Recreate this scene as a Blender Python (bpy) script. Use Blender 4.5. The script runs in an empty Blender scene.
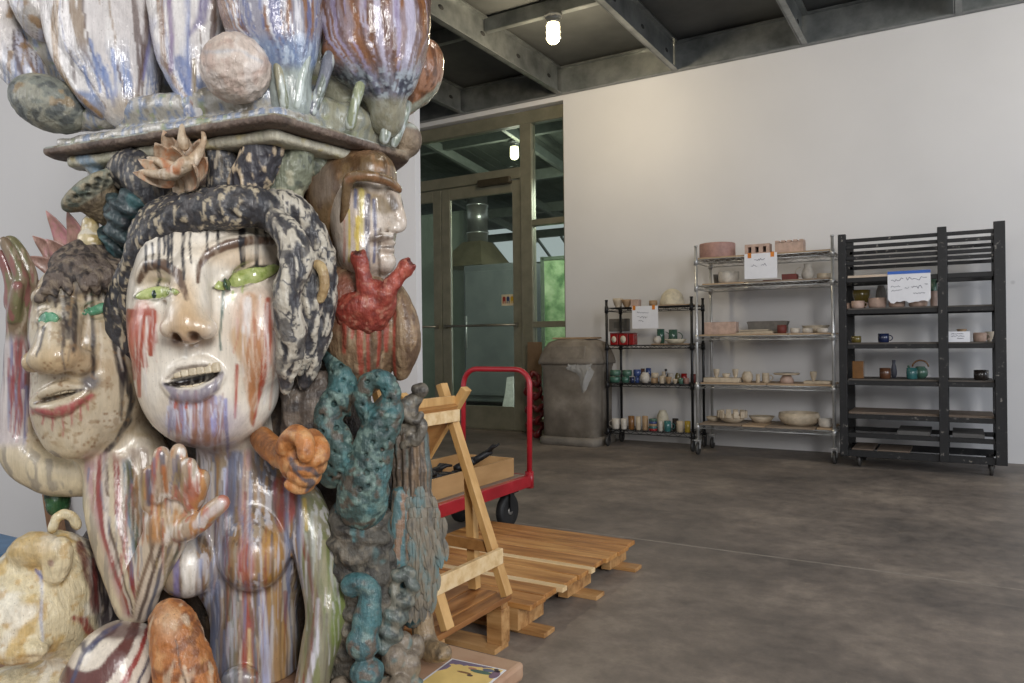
import bpy, bmesh, math, random
import numpy as np
from mathutils import Vector, Matrix

random.seed(7)
C = bpy.context.scene.collection
PI = math.pi

# ------------------------------------------------------------------ camera model
FPX = 750.0
YAW = math.radians(30.9)
ROLL = math.radians(0.65)
CAMH = 1.0
PLZ = 0.2          # top of the plinth
FWD = (-math.sin(YAW), math.cos(YAW))
RGT = (math.cos(YAW), math.sin(YAW))
CR, SR = math.cos(ROLL), math.sin(ROLL)

def ray(px, py):
    u = px - 512.0; v = 341.5 - py
    u2 = u*CR + v*SR; v2 = -u*SR + v*CR
    return (FWD[0]*FPX + RGT[0]*u2, FWD[1]*FPX + RGT[1]*u2, v2)

def on_floor(px, py, z=0.0):
    r = ray(px, py); t = (z - CAMH)/r[2]
    return (r[0]*t, r[1]*t)

def on_y(px, py, y):
    r = ray(px, py); t = y/r[1]
    return (r[0]*t, CAMH + r[2]*t)

# ------------------------------------------------------------------ objects
def put(o, parent=None, **props):
    C.objects.link(o)
    if parent is not None:
        o.parent = parent
    for k, v in props.items():
        o[k] = v
    return o

def empty(name, loc=(0, 0, 0), rz=0.0, **props):
    o = bpy.data.objects.new(name, None)
    o.empty_display_size = 0.1
    o.location = loc; o.rotation_euler = (0, 0, rz)
    return put(o, None, **props)

def tag(o, label, category, group=None):
    o['label'] = label; o['category'] = category
    if group: o['group'] = group
    return o

def copy_tree(o, parent=None):
    c = o.copy(); C.objects.link(c)
    if parent is not None: c.parent = parent
    for ch in list(o.children): copy_tree(ch, c)
    return c

# ------------------------------------------------------------------ materials
def lin(c):
    out = []
    for x in c[:3]:
        x = x/255.0
        out.append(x/12.92 if x <= 0.04045 else ((x + 0.055)/1.055)**2.4)
    return tuple(out)

def new_mat(name):
    m = bpy.data.materials.new(name); m.use_nodes = True
    nt = m.node_tree
    return m, nt, nt.nodes['Principled BSDF']

def N(nt, kind, **kw):
    n = nt.nodes.new(kind)
    for k, v in kw.items():
        if k.startswith('i_'):
            n.inputs[k[2:].replace('_', ' ')].default_value = v
        else:
            setattr(n, k, v)
    return n

def ramp(nt, stops, interp='LINEAR'):
    r = nt.nodes.new('ShaderNodeValToRGB'); cr = r.color_ramp
    cr.interpolation = interp
    while len(cr.elements) < len(stops): cr.elements.new(0.5)
    for e, (p, c) in zip(cr.elements, stops):
        e.position = p; e.color = (*c, 1)
    return r

_mats = {}
def mottled(name, c1, c2, scale=8.0, rough=0.6, metal=0.0, stretch=(1, 1, 1), bump=0.1, detail=6.0, c3=None, bscale=None, coat=0.0, lo=0.35, hi=0.65):
    if name in _mats: return _mats[name]
    m, nt, b = new_mat(name)
    tc = N(nt, 'ShaderNodeTexCoord'); mp = N(nt, 'ShaderNodeMapping'); mp.inputs['Scale'].default_value = stretch
    nt.links.new(tc.outputs['Object'], mp.inputs['Vector'])
    no = N(nt, 'ShaderNodeTexNoise', i_Scale=scale, i_Detail=detail, i_Roughness=0.6)
    nt.links.new(mp.outputs['Vector'], no.inputs['Vector'])
    st = [(lo, lin(c1)), (hi, lin(c2))]
    if c3: st = [(lo, lin(c1)), ((lo+hi)/2, lin(c2)), (hi, lin(c3))]
    r = ramp(nt, st)
    nt.links.new(no.outputs['Fac'], r.inputs['Fac'])
    nt.links.new(r.outputs['Color'], b.inputs['Base Color'])
    b.inputs['Roughness'].default_value = rough; b.inputs['Metallic'].default_value = metal
    b.inputs['Coat Weight'].default_value = coat; b.inputs['Coat Roughness'].default_value = 0.12
    if bump:
        n2 = N(nt, 'ShaderNodeTexNoise', i_Scale=bscale or scale*4, i_Detail=4.0)
        nt.links.new(mp.outputs['Vector'], n2.inputs['Vector'])
        bp = N(nt, 'ShaderNodeBump', i_Strength=bump, i_Distance=0.01)
        nt.links.new(n2.outputs['Fac'], bp.inputs['Height'])
        nt.links.new(bp.outputs['Normal'], b.inputs['Normal'])
    _mats[name] = m
    return m

def plain(name, c, rough=0.5, metal=0.0, coat=0.0, var=0.12):
    d = tuple(max(0, x*(1-var)) for x in c)
    return mottled(name, d, c, 14.0, rough, metal, bump=0.03, coat=coat)

# glazed clay: base colour from the glaze painting attribute "Col", broken up by procedural runs, mottle and pinholes
def glaze(name, rough=0.3, coat=0.5, bump=0.15, bscale=90.0, var=0.18, run=0.2, pin=0.5):
    if name in _mats: return _mats[name]
    m, nt, b = new_mat(name); L = nt.links.new
    at = N(nt, 'ShaderNodeAttribute', attribute_name='Col')
    tc = N(nt, 'ShaderNodeTexCoord')
    mp = N(nt, 'ShaderNodeMapping'); mp.inputs['Scale'].default_value = (1, 1, 0.35)
    L(tc.outputs['Object'], mp.inputs['Vector'])
    no = N(nt, 'ShaderNodeTexNoise', i_Scale=55.0, i_Detail=6.0, i_Roughness=0.65); L(mp.outputs['Vector'], no.inputs['Vector'])
    mr = N(nt, 'ShaderNodeMapRange'); mr.inputs['From Min'].default_value = 0.3; mr.inputs['From Max'].default_value = 0.7
    mr.inputs['To Min'].default_value = 1-var; mr.inputs['To Max'].default_value = 1+var*0.6
    L(no.outputs['Fac'], mr.inputs['Value'])
    # thin vertical runs
    mp2 = N(nt, 'ShaderNodeMapping'); mp2.inputs['Scale'].default_value = (1, 1, 0.07); L(tc.outputs['Object'], mp2.inputs['Vector'])
    n2 = N(nt, 'ShaderNodeTexNoise', i_Scale=150.0, i_Detail=3.0, i_Roughness=0.6, i_Distortion=0.4); L(mp2.outputs['Vector'], n2.inputs['Vector'])
    mr2 = N(nt, 'ShaderNodeMapRange'); mr2.inputs['From Min'].default_value = 0.32; mr2.inputs['From Max'].default_value = 0.68
    mr2.inputs['To Min'].default_value = 1-run; mr2.inputs['To Max'].default_value = 1+run*0.5
    L(n2.outputs['Fac'], mr2.inputs['Value'])
    mm = N(nt, 'ShaderNodeMath', operation='MULTIPLY'); L(mr.outputs['Result'], mm.inputs[0]); L(mr2.outputs['Result'], mm.inputs[1])
    mx = N(nt, 'ShaderNodeVectorMath', operation='SCALE'); L(at.outputs['Color'], mx.inputs[0]); L(mm.outputs[0], mx.inputs['Scale'])
    # pinholes and iron specks
    n3 = N(nt, 'ShaderNodeTexNoise', i_Scale=260.0, i_Detail=2.0); L(tc.outputs['Object'], n3.inputs['Vector'])
    r3 = ramp(nt, [(0.66, (0, 0, 0)), (0.74, (pin, pin, pin))]); L(n3.outputs['Fac'], r3.inputs['Fac'])
    px = N(nt, 'ShaderNodeMix', data_type='RGBA'); px.inputs['B'].default_value = (*lin((84, 66, 54)), 1)
    L(r3.outputs['Color'], px.inputs['Factor']); L(mx.outputs['Vector'], px.inputs['A']); L(px.outputs['Result'], b.inputs['Base Color'])
    rr = N(nt, 'ShaderNodeMapRange'); rr.inputs['To Min'].default_value = rough*0.7; rr.inputs['To Max'].default_value = rough*1.4
    L(no.outputs['Fac'], rr.inputs['Value']); L(rr.outputs['Result'], b.inputs['Roughness'])
    b.inputs['Coat Weight'].default_value = coat; b.inputs['Coat Roughness'].default_value = 0.07
    n4 = N(nt, 'ShaderNodeTexNoise', i_Scale=bscale, i_Detail=3.0); L(tc.outputs['Object'], n4.inputs['Vector'])
    bp = N(nt, 'ShaderNodeBump', i_Strength=bump, i_Distance=0.01); L(n4.outputs['Fac'], bp.inputs['Height'])
    bp2 = N(nt, 'ShaderNodeBump', i_Strength=min(1.0, bump*1.3), i_Distance=0.006); L(n2.outputs['Fac'], bp2.inputs['Height']); L(bp.outputs['Normal'], bp2.inputs['Normal'])
    L(bp2.outputs['Normal'], b.inputs['Normal']); L(bp2.outputs['Normal'], b.inputs['Coat Normal'])
    _mats[name] = m
    return m

# ------------------------------------------------------------------ bmesh helpers
class MB:
    """Collects simple shapes into one mesh."""
    def __init__(s): s.bm = bmesh.new()
    def _xf(s, vs, M):
        for v in vs: v.co = M @ v.co
    def box(s, c, size, rot=(0, 0, 0), bev=0.0, M=None):
        r = bmesh.ops.create_cube(s.bm, size=1.0)
        vs = r['verts']
        for v in vs: v.co = Vector((v.co.x*size[0], v.co.y*size[1], v.co.z*size[2]))
        if bev > 0:
            es = list({e for v in vs for e in v.link_edges})
            rr = bmesh.ops.bevel(s.bm, geom=es, offset=bev, segments=2, affect='EDGES', profile=0.5)
            vs = list({v for f in rr['faces'] for v in f.verts} | {v for v in vs if v.is_valid})
        from mathutils import Euler
        X = Matrix.Translation(c) @ Euler(rot).to_matrix().to_4x4()
        if M is not None: X = M @ X
        s._xf(vs, X)
        return s
    def bar(s, a, b, w, h, up=(0, 0, 1), bev=0.0):
        """a rectangular bar from a to b; w across, h along the up direction"""
        a = Vector(a); b = Vector(b); d = b - a; L = d.length; d.normalize()
        u = Vector(up); x = d.cross(u)
        if x.length < 1e-5: x = d.cross(Vector((1, 0, 0)))
        x.normalize(); u = x.cross(d)
        M = Matrix((( d.x, x.x, u.x, 0), (d.y, x.y, u.y, 0), (d.z, x.z, u.z, 0), (0, 0, 0, 1)))
        M = Matrix.Translation((a+b)/2) @ M
        return s.box((0, 0, 0), (L, w, h), bev=bev, M=M)
    def tube(s, pts, r, n=10, cap=True, closed=False):
        pts = [Vector(p) for p in pts]
        rs = r if isinstance(r, (list, tuple)) else [r]*len(pts)
        rings = []
        up = None; m = len(pts)
        for i, p in enumerate(pts):
            if closed: t = pts[(i+1) % m] - pts[i-1]
            else: t = pts[min(i+1, m-1)] - pts[max(i-1, 0)]
            t.normalize()
            if up is None:
                up = Vector((0, 0, 1)) if abs(t.z) < 0.9 else Vector((1, 0, 0))
            x = t.cross(up); x.normalize(); up = x.cross(t)
            rings.append([s.bm.verts.new(p + (x*math.cos(2*PI*k/n) + up*math.sin(2*PI*k/n))*rs[i]) for k in range(n)])
        rr = list(zip(rings, rings[1:]))
        if closed: rr.append((rings[-1], rings[0]))
        for A, B in rr:
            for k in range(n):
                f = s.bm.faces.new((A[k], A[(k+1) % n], B[(k+1) % n], B[k])); f.smooth = True
        if cap and not closed:
            s.bm.faces.new(rings[0][::-1]); s.bm.faces.new(rings[-1])
        return s
    def lathe(s, prof, c=(0, 0, 0), n=24, sx=1.0, sy=1.0, wob=0.0, M=None):
        """profile [(r, z)...] revolved about z"""
        rings = []; c = Vector(c)
        for (r, z) in prof:
            ring = []
            for k in range(n):
                a = 2*PI*k/n
                rr = r*(1 + wob*math.sin(3*a + z*40))
                p = Vector((rr*math.cos(a)*sx, rr*math.sin(a)*sy, z)) + c
                if M is not None: p = M @ p
                ring.append(s.bm.verts.new(p))
            rings.append(ring)
        for A, B in zip(rings, rings[1:]):
            for k in range(n):
                f = s.bm.faces.new((A[k], A[(k+1) % n], B[(k+1) % n], B[k])); f.smooth = True
        if prof[0][0] > 1e-4: s.bm.faces.new(rings[0][::-1])
        if prof[-1][0] > 1e-4: s.bm.faces.new(rings[-1])
        return s
    def poly(s, pts, thick, M=None):
        """flat polygon in local xz plane, extruded along y by thick"""
        A = [Vector((x, -thick/2, z)) for x, z in pts]; B = [Vector((x, thick/2, z)) for x, z in pts]
        if M is not None: A = [M @ p for p in A]; B = [M @ p for p in B]
        a = [s.bm.verts.new(p) for p in A]; b = [s.bm.verts.new(p) for p in B]
        n = len(a)
        s.bm.faces.new(a); s.bm.faces.new(b[::-1])
        for i in range(n): s.bm.faces.new((a[i], b[i], b[(i+1) % n], a[(i+1) % n]))
        return s
    def make(s, name, mat, parent=None, **props):
        bmesh.ops.recalc_face_normals(s.bm, faces=s.bm.faces[:])
        me = bpy.data.meshes.new(name); s.bm.to_mesh(me); s.bm.free()
        if mat is not None: me.materials.append(mat)
        return put(bpy.data.objects.new(name, me), parent, **props)

# ------------------------------------------------------------------ numpy sculpting: implicit surfaces and glaze painting
# The totem is modelled in units U (one pixel at 1.8 m) in its own frame: X right, Y away, Z up.
D0 = 1.8
U = D0/FPX

def P(px, py, dz):
    u = px - 512.0; v = 341.5 - py
    s = (FPX + dz)/FPX
    return np.array([(u*CR + v*SR)*s, dz + 0*s, (-u*SR + v*CR)*s]).T

def sc(dz): return (FPX + dz)/FPX

def project(v):
    s = FPX/(FPX + v[:, 1])
    a = v[:, 0]*s; b = v[:, 2]*s
    return 512 + a*CR - b*SR, 341.5 - (a*SR + b*CR)

def _h(ix, iy, iz):
    h = (ix.astype(np.int64)*374761393 + iy.astype(np.int64)*668265263 + iz.astype(np.int64)*1274126177) & 0xffffffff
    h = ((h ^ (h >> 13))*1274126177) & 0xffffffff
    h = h ^ (h >> 16)
    return (h & 0xffff)/32767.5 - 1.0

def vnoise(p):
    i = np.floor(p).astype(np.int64); f = p - i; w = f*f*(3 - 2*f)
    r = 0
    for a in (0, 1):
        wa = w[:, 0] if a else 1 - w[:, 0]
        for b in (0, 1):
            wb = w[:, 1] if b else 1 - w[:, 1]
            for c in (0, 1):
                wc = w[:, 2] if c else 1 - w[:, 2]
                r = r + wa*wb*wc*_h(i[:, 0] + a, i[:, 1] + b, i[:, 2] + c)
    return r

def fbm(p, octv=3):
    r = 0; a = 1.0; t = 0
    for o in range(octv):
        r = r + a*vnoise(p*(2.0**o) + 17.3*o); t += a; a *= 0.5
    return r/t

def smooth(e0, e1, x):
    t = np.clip((x - e0)/(e1 - e0), 0, 1); return t*t*(3 - 2*t)

class Clay:
    def __init__(s, px0, px1, py0, py1, dz0, dz1, res=2.0):
        corners = np.array([P(x, y, z) for x in (px0, px1) for y in (py0, py1) for z in (dz0, dz1)])
        s.lo = corners.min(0); hi = corners.max(0); s.res = res
        n = np.ceil((hi - s.lo)/res).astype(int) + 1
        s.n = n; s.dz0, s.dz1 = dz0, dz1
        s.D = np.full(n, 1e3, np.float32)
        s.ax = [s.lo[i] + np.arange(n[i])*res for i in range(3)]
    def _win(s, lo, hi):
        sl = []
        for i in range(3):
            a = max(0, int(math.floor((lo[i] - s.lo[i])/s.res))); b = min(s.n[i], int(math.ceil((hi[i] - s.lo[i])/s.res)) + 1)
            if b <= a: return None
            sl.append(slice(a, b))
        return tuple(sl)
    def _grid(s, sl):
        return (s.ax[0][sl[0]][:, None, None].astype(np.float32), s.ax[1][sl[1]][None, :, None].astype(np.float32), s.ax[2][sl[2]][None, None, :].astype(np.float32))
    def _mix(s, sl, d, k, op):
        A = s.D[sl]
        if op == 'sub':
            d = -d
            h = np.maximum(k - np.abs(A - d), 0)/max(k, 1e-6)
            s.D[sl] = np.maximum(A, d) + h*h*k*0.25
        else:
            h = np.maximum(k - np.abs(A - d), 0)/max(k, 1e-6)
            s.D[sl] = np.minimum(A, d) - h*h*k*0.25
    def front(s, px, py, default=None):
        dz = np.arange(s.dz0, s.dz1, 0.7)
        p = P(np.full(dz.shape, float(px)), np.full(dz.shape, float(py)), dz)
        ix = np.round((p - s.lo)/s.res).astype(int)
        ok = np.all((ix >= 0) & (ix < s.n), axis=1)
        ix = np.clip(ix, 0, s.n - 1)
        v = s.D[ix[:, 0], ix[:, 1], ix[:, 2]]
        hit = np.where(ok & (v < 0))[0]
        if len(hit) == 0: return default if default is not None else (s.dz0 + s.dz1)/2
        return float(dz[hit[0]])
    def z(s, px, py, dz):
        """dz may be a number, or ('s', offset): on the present front surface"""
        if isinstance(dz, tuple): return s.front(px, py) + dz[1]
        return dz
    def ell(s, px, py, dz, rx, ry, rz, rot=0.0, tip=0.0, yaw=0.0, k=8.0, op='add'):
        """rot: counter-clockwise in the picture plane; tip: about X; yaw: about Z"""
        dz = s.z(px, py, dz); f = sc(dz)
        c = P(px, py, dz); r = np.array([rx, rz, ry])*f
        k = max(k, 0.5)
        R = (Matrix.Rotation(math.radians(yaw), 3, 'Z') @ Matrix.Rotation(math.radians(tip), 3, 'X') @ Matrix.Rotation(math.radians(-rot), 3, 'Y'))
        R = np.array(R)
        ext = np.sqrt(((R*r)**2).sum(1)) + k + 3*s.res
        sl = s._win(c - ext, c + ext)
        if sl is None: return s
        X, Y, Z = s._grid(sl); X = X - c[0]; Y = Y - c[1]; Z = Z - c[2]
        q = [R[0, i]*X + R[1, i]*Y + R[2, i]*Z for i in range(3)]
        k0 = np.sqrt(sum((q[i]/r[i])**2 for i in range(3))); k1 = np.sqrt(sum((q[i]/r[i]**2)**2 for i in range(3)))
        d = k0*(k0 - 1)/np.maximum(k1, 1e-6)
        d = np.where(k0 < 1e-3, -r.min(), d)
        s._mix(sl, d.astype(np.float32), k, op)
        return s
    def tube(s, pts, k=8.0, op='add', kk=None, ease=False):
        """chain of tapered capsules, pts (px, py, dz, r)"""
        Q = []
        for (px, py, dz, r) in pts:
            dz = s.z(px, py, dz); Q.append((P(px, py, dz), r*sc(dz)))
        if len(Q) == 1: Q = Q*2
        k = max(k, 0.5)
        for (a, ra), (b, rb) in zip(Q, Q[1:]):
            m = max(ra, rb) + k + 3*s.res
            sl = s._win(np.minimum(a, b) - m, np.maximum(a, b) + m)
            if sl is None: continue
            X, Y, Z = s._grid(sl)
            ab = b - a; L2 = max(float(ab @ ab), 1e-6)
            t = np.clip(((X - a[0])*ab[0] + (Y - a[1])*ab[1] + (Z - a[2])*ab[2])/L2, 0, 1)
            d = np.sqrt((X - a[0] - t*ab[0])**2 + (Y - a[1] - t*ab[1])**2 + (Z - a[2] - t*ab[2])**2) - (ra + (rb - ra)*t)
            s._mix(sl, d.astype(np.float32), k, op)
        return s
    def curve(s, pts, k=8.0, op='add', sub=5):
        """like tube, through a Catmull-Rom spline"""
        pts = [(a, b, s.z(a, b, c), r) for a, b, c, r in pts]
        q = np.array(pts, float); out = []
        ext = np.vstack([2*q[0] - q[1], q, 2*q[-1] - q[-2]])
        for i in range(1, len(ext) - 2):
            p0, p1, p2, p3 = ext[i-1], ext[i], ext[i+1], ext[i+2]
            for t in np.linspace(0, 1, sub, endpoint=False):
                out.append(0.5*((2*p1) + (-p0 + p2)*t + (2*p0 - 5*p1 + 4*p2 - p3)*t*t + (-p0 + 3*p1 - 3*p2 + p3)*t**3))
        out.append(q[-1])
        out = [tuple(max(v, 0.8) if i == 3 else v for i, v in enumerate(o)) for o in out]
        return s.tube(out, k, op)
    def box(s, px, py, dz, hx, hy, hz, yaw=0.0, rot=0.0, rnd=3.0, k=4.0, op='add'):
        dz = s.z(px, py, dz); f = sc(dz); c = P(px, py, dz); r = np.array([hx, hz, hy])*f - rnd
        R = np.array(Matrix.Rotation(math.radians(yaw), 3, 'Z') @ Matrix.Rotation(math.radians(-rot), 3, 'Y'))
        ext = (np.abs(R) @ (r + rnd)) + k + 3*s.res
        sl = s._win(c - ext, c + ext)
        if sl is None: return s
        X, Y, Z = s._grid(sl); X = X - c[0]; Y = Y - c[1]; Z = Z - c[2]
        q = [np.abs(R[0, i]*X + R[1, i]*Y + R[2, i]*Z) - r[i] for i in range(3)]
        d = np.sqrt(sum(np.maximum(a, 0)**2 for a in q)) + np.minimum(np.maximum(np.maximum(q[0], q[1]), q[2]), 0) - rnd
        s._mix(sl, d.astype(np.float32), k, op)
        return s
    def mesh(s):
        D = s.D; D[0] = D[-1] = 9; D[:, 0] = D[:, -1] = 9; D[:, :, 0] = D[:, :, -1] = 9
        sg = D < 0
        cnt = np.zeros(np.array(D.shape) - 1, np.int8)
        cor = [(a, b, c) for a in (0, 1) for b in (0, 1) for c in (0, 1)]
        nx, ny, nz = D.shape
        for a, b, c in cor: cnt += sg[a:nx-1+a, b:ny-1+b, c:nz-1+c]
        ids = np.argwhere((cnt > 0) & (cnt < 8))
        idx = np.full(cnt.shape, -1, np.int64); idx[ids[:, 0], ids[:, 1], ids[:, 2]] = np.arange(len(ids))
        acc = np.zeros((len(ids), 3)); num = np.zeros(len(ids))
        for A in cor:
            for ax in range(3):
                if A[ax]: continue
                B = list(A); B[ax] = 1
                da = D[ids[:, 0]+A[0], ids[:, 1]+A[1], ids[:, 2]+A[2]]; db = D[ids[:, 0]+B[0], ids[:, 1]+B[1], ids[:, 2]+B[2]]
                m = (da < 0) != (db < 0)
                t = np.where(m, da/np.where(m, da - db, 1), 0)
                p = np.tile(np.array(A, float), (len(ids), 1)); p[:, ax] += t
                acc[m] += p[m]; num[m] += 1
        v = (ids + acc/num[:, None])*s.res + s.lo
        F = []
        for ax in range(3):
            b, c = (ax+1) % 3, (ax+2) % 3
            s0 = [slice(None)]*3; s1 = [slice(None)]*3
            s0[ax] = slice(0, -1); s1[ax] = slice(1, None)
            ch = sg[tuple(s0)] != sg[tuple(s1)]
            e = np.argwhere(ch)
            e = e[(e[:, b] > 0) & (e[:, c] > 0) & (e[:, b] < D.shape[b]-1) & (e[:, c] < D.shape[c]-1)]
            ins = sg[e[:, 0], e[:, 1], e[:, 2]]
            def g(ob, oc):
                q = e.copy(); q[:, b] += ob; q[:, c] += oc
                return idx[q[:, 0], q[:, 1], q[:, 2]]
            quad = np.stack([g(-1, -1), g(0, -1), g(0, 0), g(-1, 0)], 1)
            quad[~ins] = quad[~ins][:, ::-1]
            F.append(quad)
        return v, np.vstack(F)

def vert_normals(v, f):
    a = v[f[:, 2]] - v[f[:, 0]]; b = v[f[:, 3]] - v[f[:, 1]]
    n = np.cross(a, b); out = np.zeros_like(v)
    for i in range(4):
        for j in range(3): out[:, j] += np.bincount(f[:, i], n[:, j], len(v))
    return out/np.maximum(np.linalg.norm(out, axis=1), 1e-9)[:, None]

def relax(v, f, it=1, w=0.5):
    for _ in range(it):
        acc = np.zeros_like(v); num = np.zeros(len(v))
        for i in range(4):
            j = (i+1) % 4
            for q in range(3):
                acc[:, q] += np.bincount(f[:, i], v[f[:, j], q], len(v)) + np.bincount(f[:, j], v[f[:, i], q], len(v))
            num += np.bincount(f[:, i], minlength=len(v)) + np.bincount(f[:, j], minlength=len(v))
        v = v*(1-w) + w*acc/np.maximum(num, 1)[:, None]
    return v

class Paint:
    """glaze colours on the vertices of a piece"""
    def __init__(s, v, f):
        s.v, s.f = v, f; s.n = vert_normals(v, f)
        s.px, s.py = project(v); s.dz = v[:, 1]
        s.col = np.zeros((len(v), 3))
    def disp(s, amp, scale, octv=2, stretch=(1, 1, 1), seed=0.0):
        d = fbm(s.v*np.array(stretch)/scale + seed, octv)
        s.v = s.v + s.n*(amp*d)[:, None]; return s
    def disp_by(s, d):
        s.v = s.v + s.n*d[:, None]; return s
    def renorm(s):
        s.n = vert_normals(s.v, s.f); return s
    def put(s, c, m):
        m = np.clip(m, 0, 1)[:, None]; s.col = s.col*(1-m) + np.array(lin(c))*m; return s
    def base(s, c): s.col[:] = lin(c); return s
    def nz(s, scale, stretch=(1, 1, 1), seed=0.0, octv=3):
        return fbm(s.v*np.array(stretch)/scale + seed, octv)
    def mottle(s, c, scale, thr=0.1, soft=0.2, a=1.0, stretch=(1, 1, 1), seed=0.0, octv=3):
        return s.put(c, a*smooth(thr, thr + soft, s.nz(scale, stretch, seed, octv)))
    def streaks(s, c, width=8.0, length=90.0, thr=0.15, soft=0.15, a=1.0, seed=0.0, mask=None):
        """vertical drips"""
        q = np.stack([s.v[:, 0]/width, s.v[:, 1]/width, s.v[:, 2]/length], 1)
        w = fbm(s.v/22.0 + seed, 2)*0.5
        q[:, 0] += w; m = a*smooth(thr, thr + soft, fbm(q + seed*3.1, 2))
        if mask is not None: m = m*mask
        return s.put(c, m)
    def flow(s, axis, c, freq=5.0, length=120.0, thr=0.1, soft=0.12, a=0.9, seed=0.0, mask=None, wav=0.5):
        """glaze runs that follow a pot's profile; axis rows (py, centre px, half width)"""
        A = np.array(axis, float)
        cx = np.interp(s.py, A[:, 0], A[:, 1]); hw = np.interp(s.py, A[:, 0], A[:, 2])
        u = np.clip((s.px - cx)/hw, -1.3, 1.3)
        u = np.arcsin(np.clip(u, -1, 1)) + (s.n[:, 1] > 0)*3.0
        q = np.stack([u*freq, s.py/length, np.zeros_like(u)], 1) + seed*7.3
        q[:, 0] += wav*fbm(s.v/30.0 + seed, 2)
        m = a*smooth(thr, thr + soft, fbm(q, 3))
        if mask is not None: m = m*mask
        return s.put(c, m)
    def line(s, pts, c, soft=0.5, wob=1.2, a=1.0, facing=-0.35, nsc=9.0):
        """a brushed or dripped line, pts (px, py, half-width)"""
        best = np.full(len(s.v), 1e3)
        for (x0, y0, w0), (x1, y1, w1) in zip(pts, pts[1:]):
            dx, dy = x1-x0, y1-y0; L = max(dx*dx + dy*dy, 1e-6)
            t = np.clip(((s.px-x0)*dx + (s.py-y0)*dy)/L, 0, 1)
            d = np.hypot(s.px-x0-t*dx, s.py-y0-t*dy) - (w0 + (w1-w0)*t)
            best = np.minimum(best, d)
        best = best + wob*s.nz(nsc, (1, 1, 0.5), 5.1, 2)
        if not hasattr(s, '_fine'):
            s._fine = np.clip(0.95 + 0.6*fbm(s.v/np.array([2.6, 2.6, 22.0]) + 31.0, 2), 0.45, 1.0)
        m = a*smooth(soft, -soft, best)*s._fine
        m = m*(s.n[:, 1] < 0.35)
        return s.put(c, m)
    def runs(s, cols, seed, x0, x1, y0, y1, n=40, ln=(30, 110), ww=(0.5, 1.8), a=0.75, mask=None, front=True):
        r = random.Random(seed); keep = s.col.copy()
        for _ in range(n):
            x = r.uniform(x0, x1); y = r.uniform(y0, y1); L = r.uniform(*ln); w = r.uniform(*ww)
            s.line([(x, y, w), (x + r.uniform(-2, 2), y + L*0.5, w*r.uniform(0.7, 1.3)), (x + r.uniform(-4, 4), y + L, w*0.4)], r.choice(cols), 0.8, 1.4, a*r.uniform(0.6, 1), nsc=14)
        if mask is not None: s.col = keep*(1 - mask[:, None]) + s.col*mask[:, None]
        return s
    def drip(s, x, y0, y1, w, c, a=1.0, lean=0.0):
        k = math.sin(x*1.7)*1.5
        return s.line([(x, y0, w), (x + k + lean*0.5, (y0+y1)/2, w*0.9), (x + lean, y1, w*0.7)], c, 0.8, 0.8, a)
    def blob(s, px, py, rx, ry, c, soft=0.35, a=1.0, rot=0.0, wob=0.25, nsc=10.0, front=True):
        ca, sa = math.cos(math.radians(rot)), math.sin(math.radians(rot))
        dx = s.px-px; dy = s.py-py
        q = np.hypot((dx*ca - dy*sa)/rx, (dx*sa + dy*ca)/ry) + wob*s.nz(nsc, (1, 1, 0.6), 3.3, 2)
        m = a*smooth(1+soft, 1-soft, q)
        if front: m = m*(s.n[:, 1] < 0.35)
        return s.put(c, m)

def piece(name, p, mat, parent, root_off):
    me = bpy.data.meshes.new(name)
    v = p.v*U + np.array([0, D0, CAMH]) - root_off
    v[:, 2] = np.maximum(v[:, 2], 0.0008)      # nothing sinks into the plinth
    me.from_pydata(v.tolist(), [], p.f.tolist())
    me.polygons.foreach_set('use_smooth', np.ones(len(me.polygons), bool))
    at = me.color_attributes.new('Col', 'FLOAT_COLOR', 'POINT')
    at.data.foreach_set('color', np.hstack([p.col, np.ones((len(v), 1))]).astype(np.float32).ravel())
    me.materials.append(mat)
    me.update()
    return put(bpy.data.objects.new(name, me), parent)
# ------------------------------------------------------------------ the room
WY = 7.05            # face of the long white wall
ZC = 3.58            # underside of the joists
OX0, OX1 = -6.55, -3.56   # the doorway opening
OZ = 3.53
def struct(name, mb, mat, **kw): return mb.make(name, mat, None, kind='structure', **kw)

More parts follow.
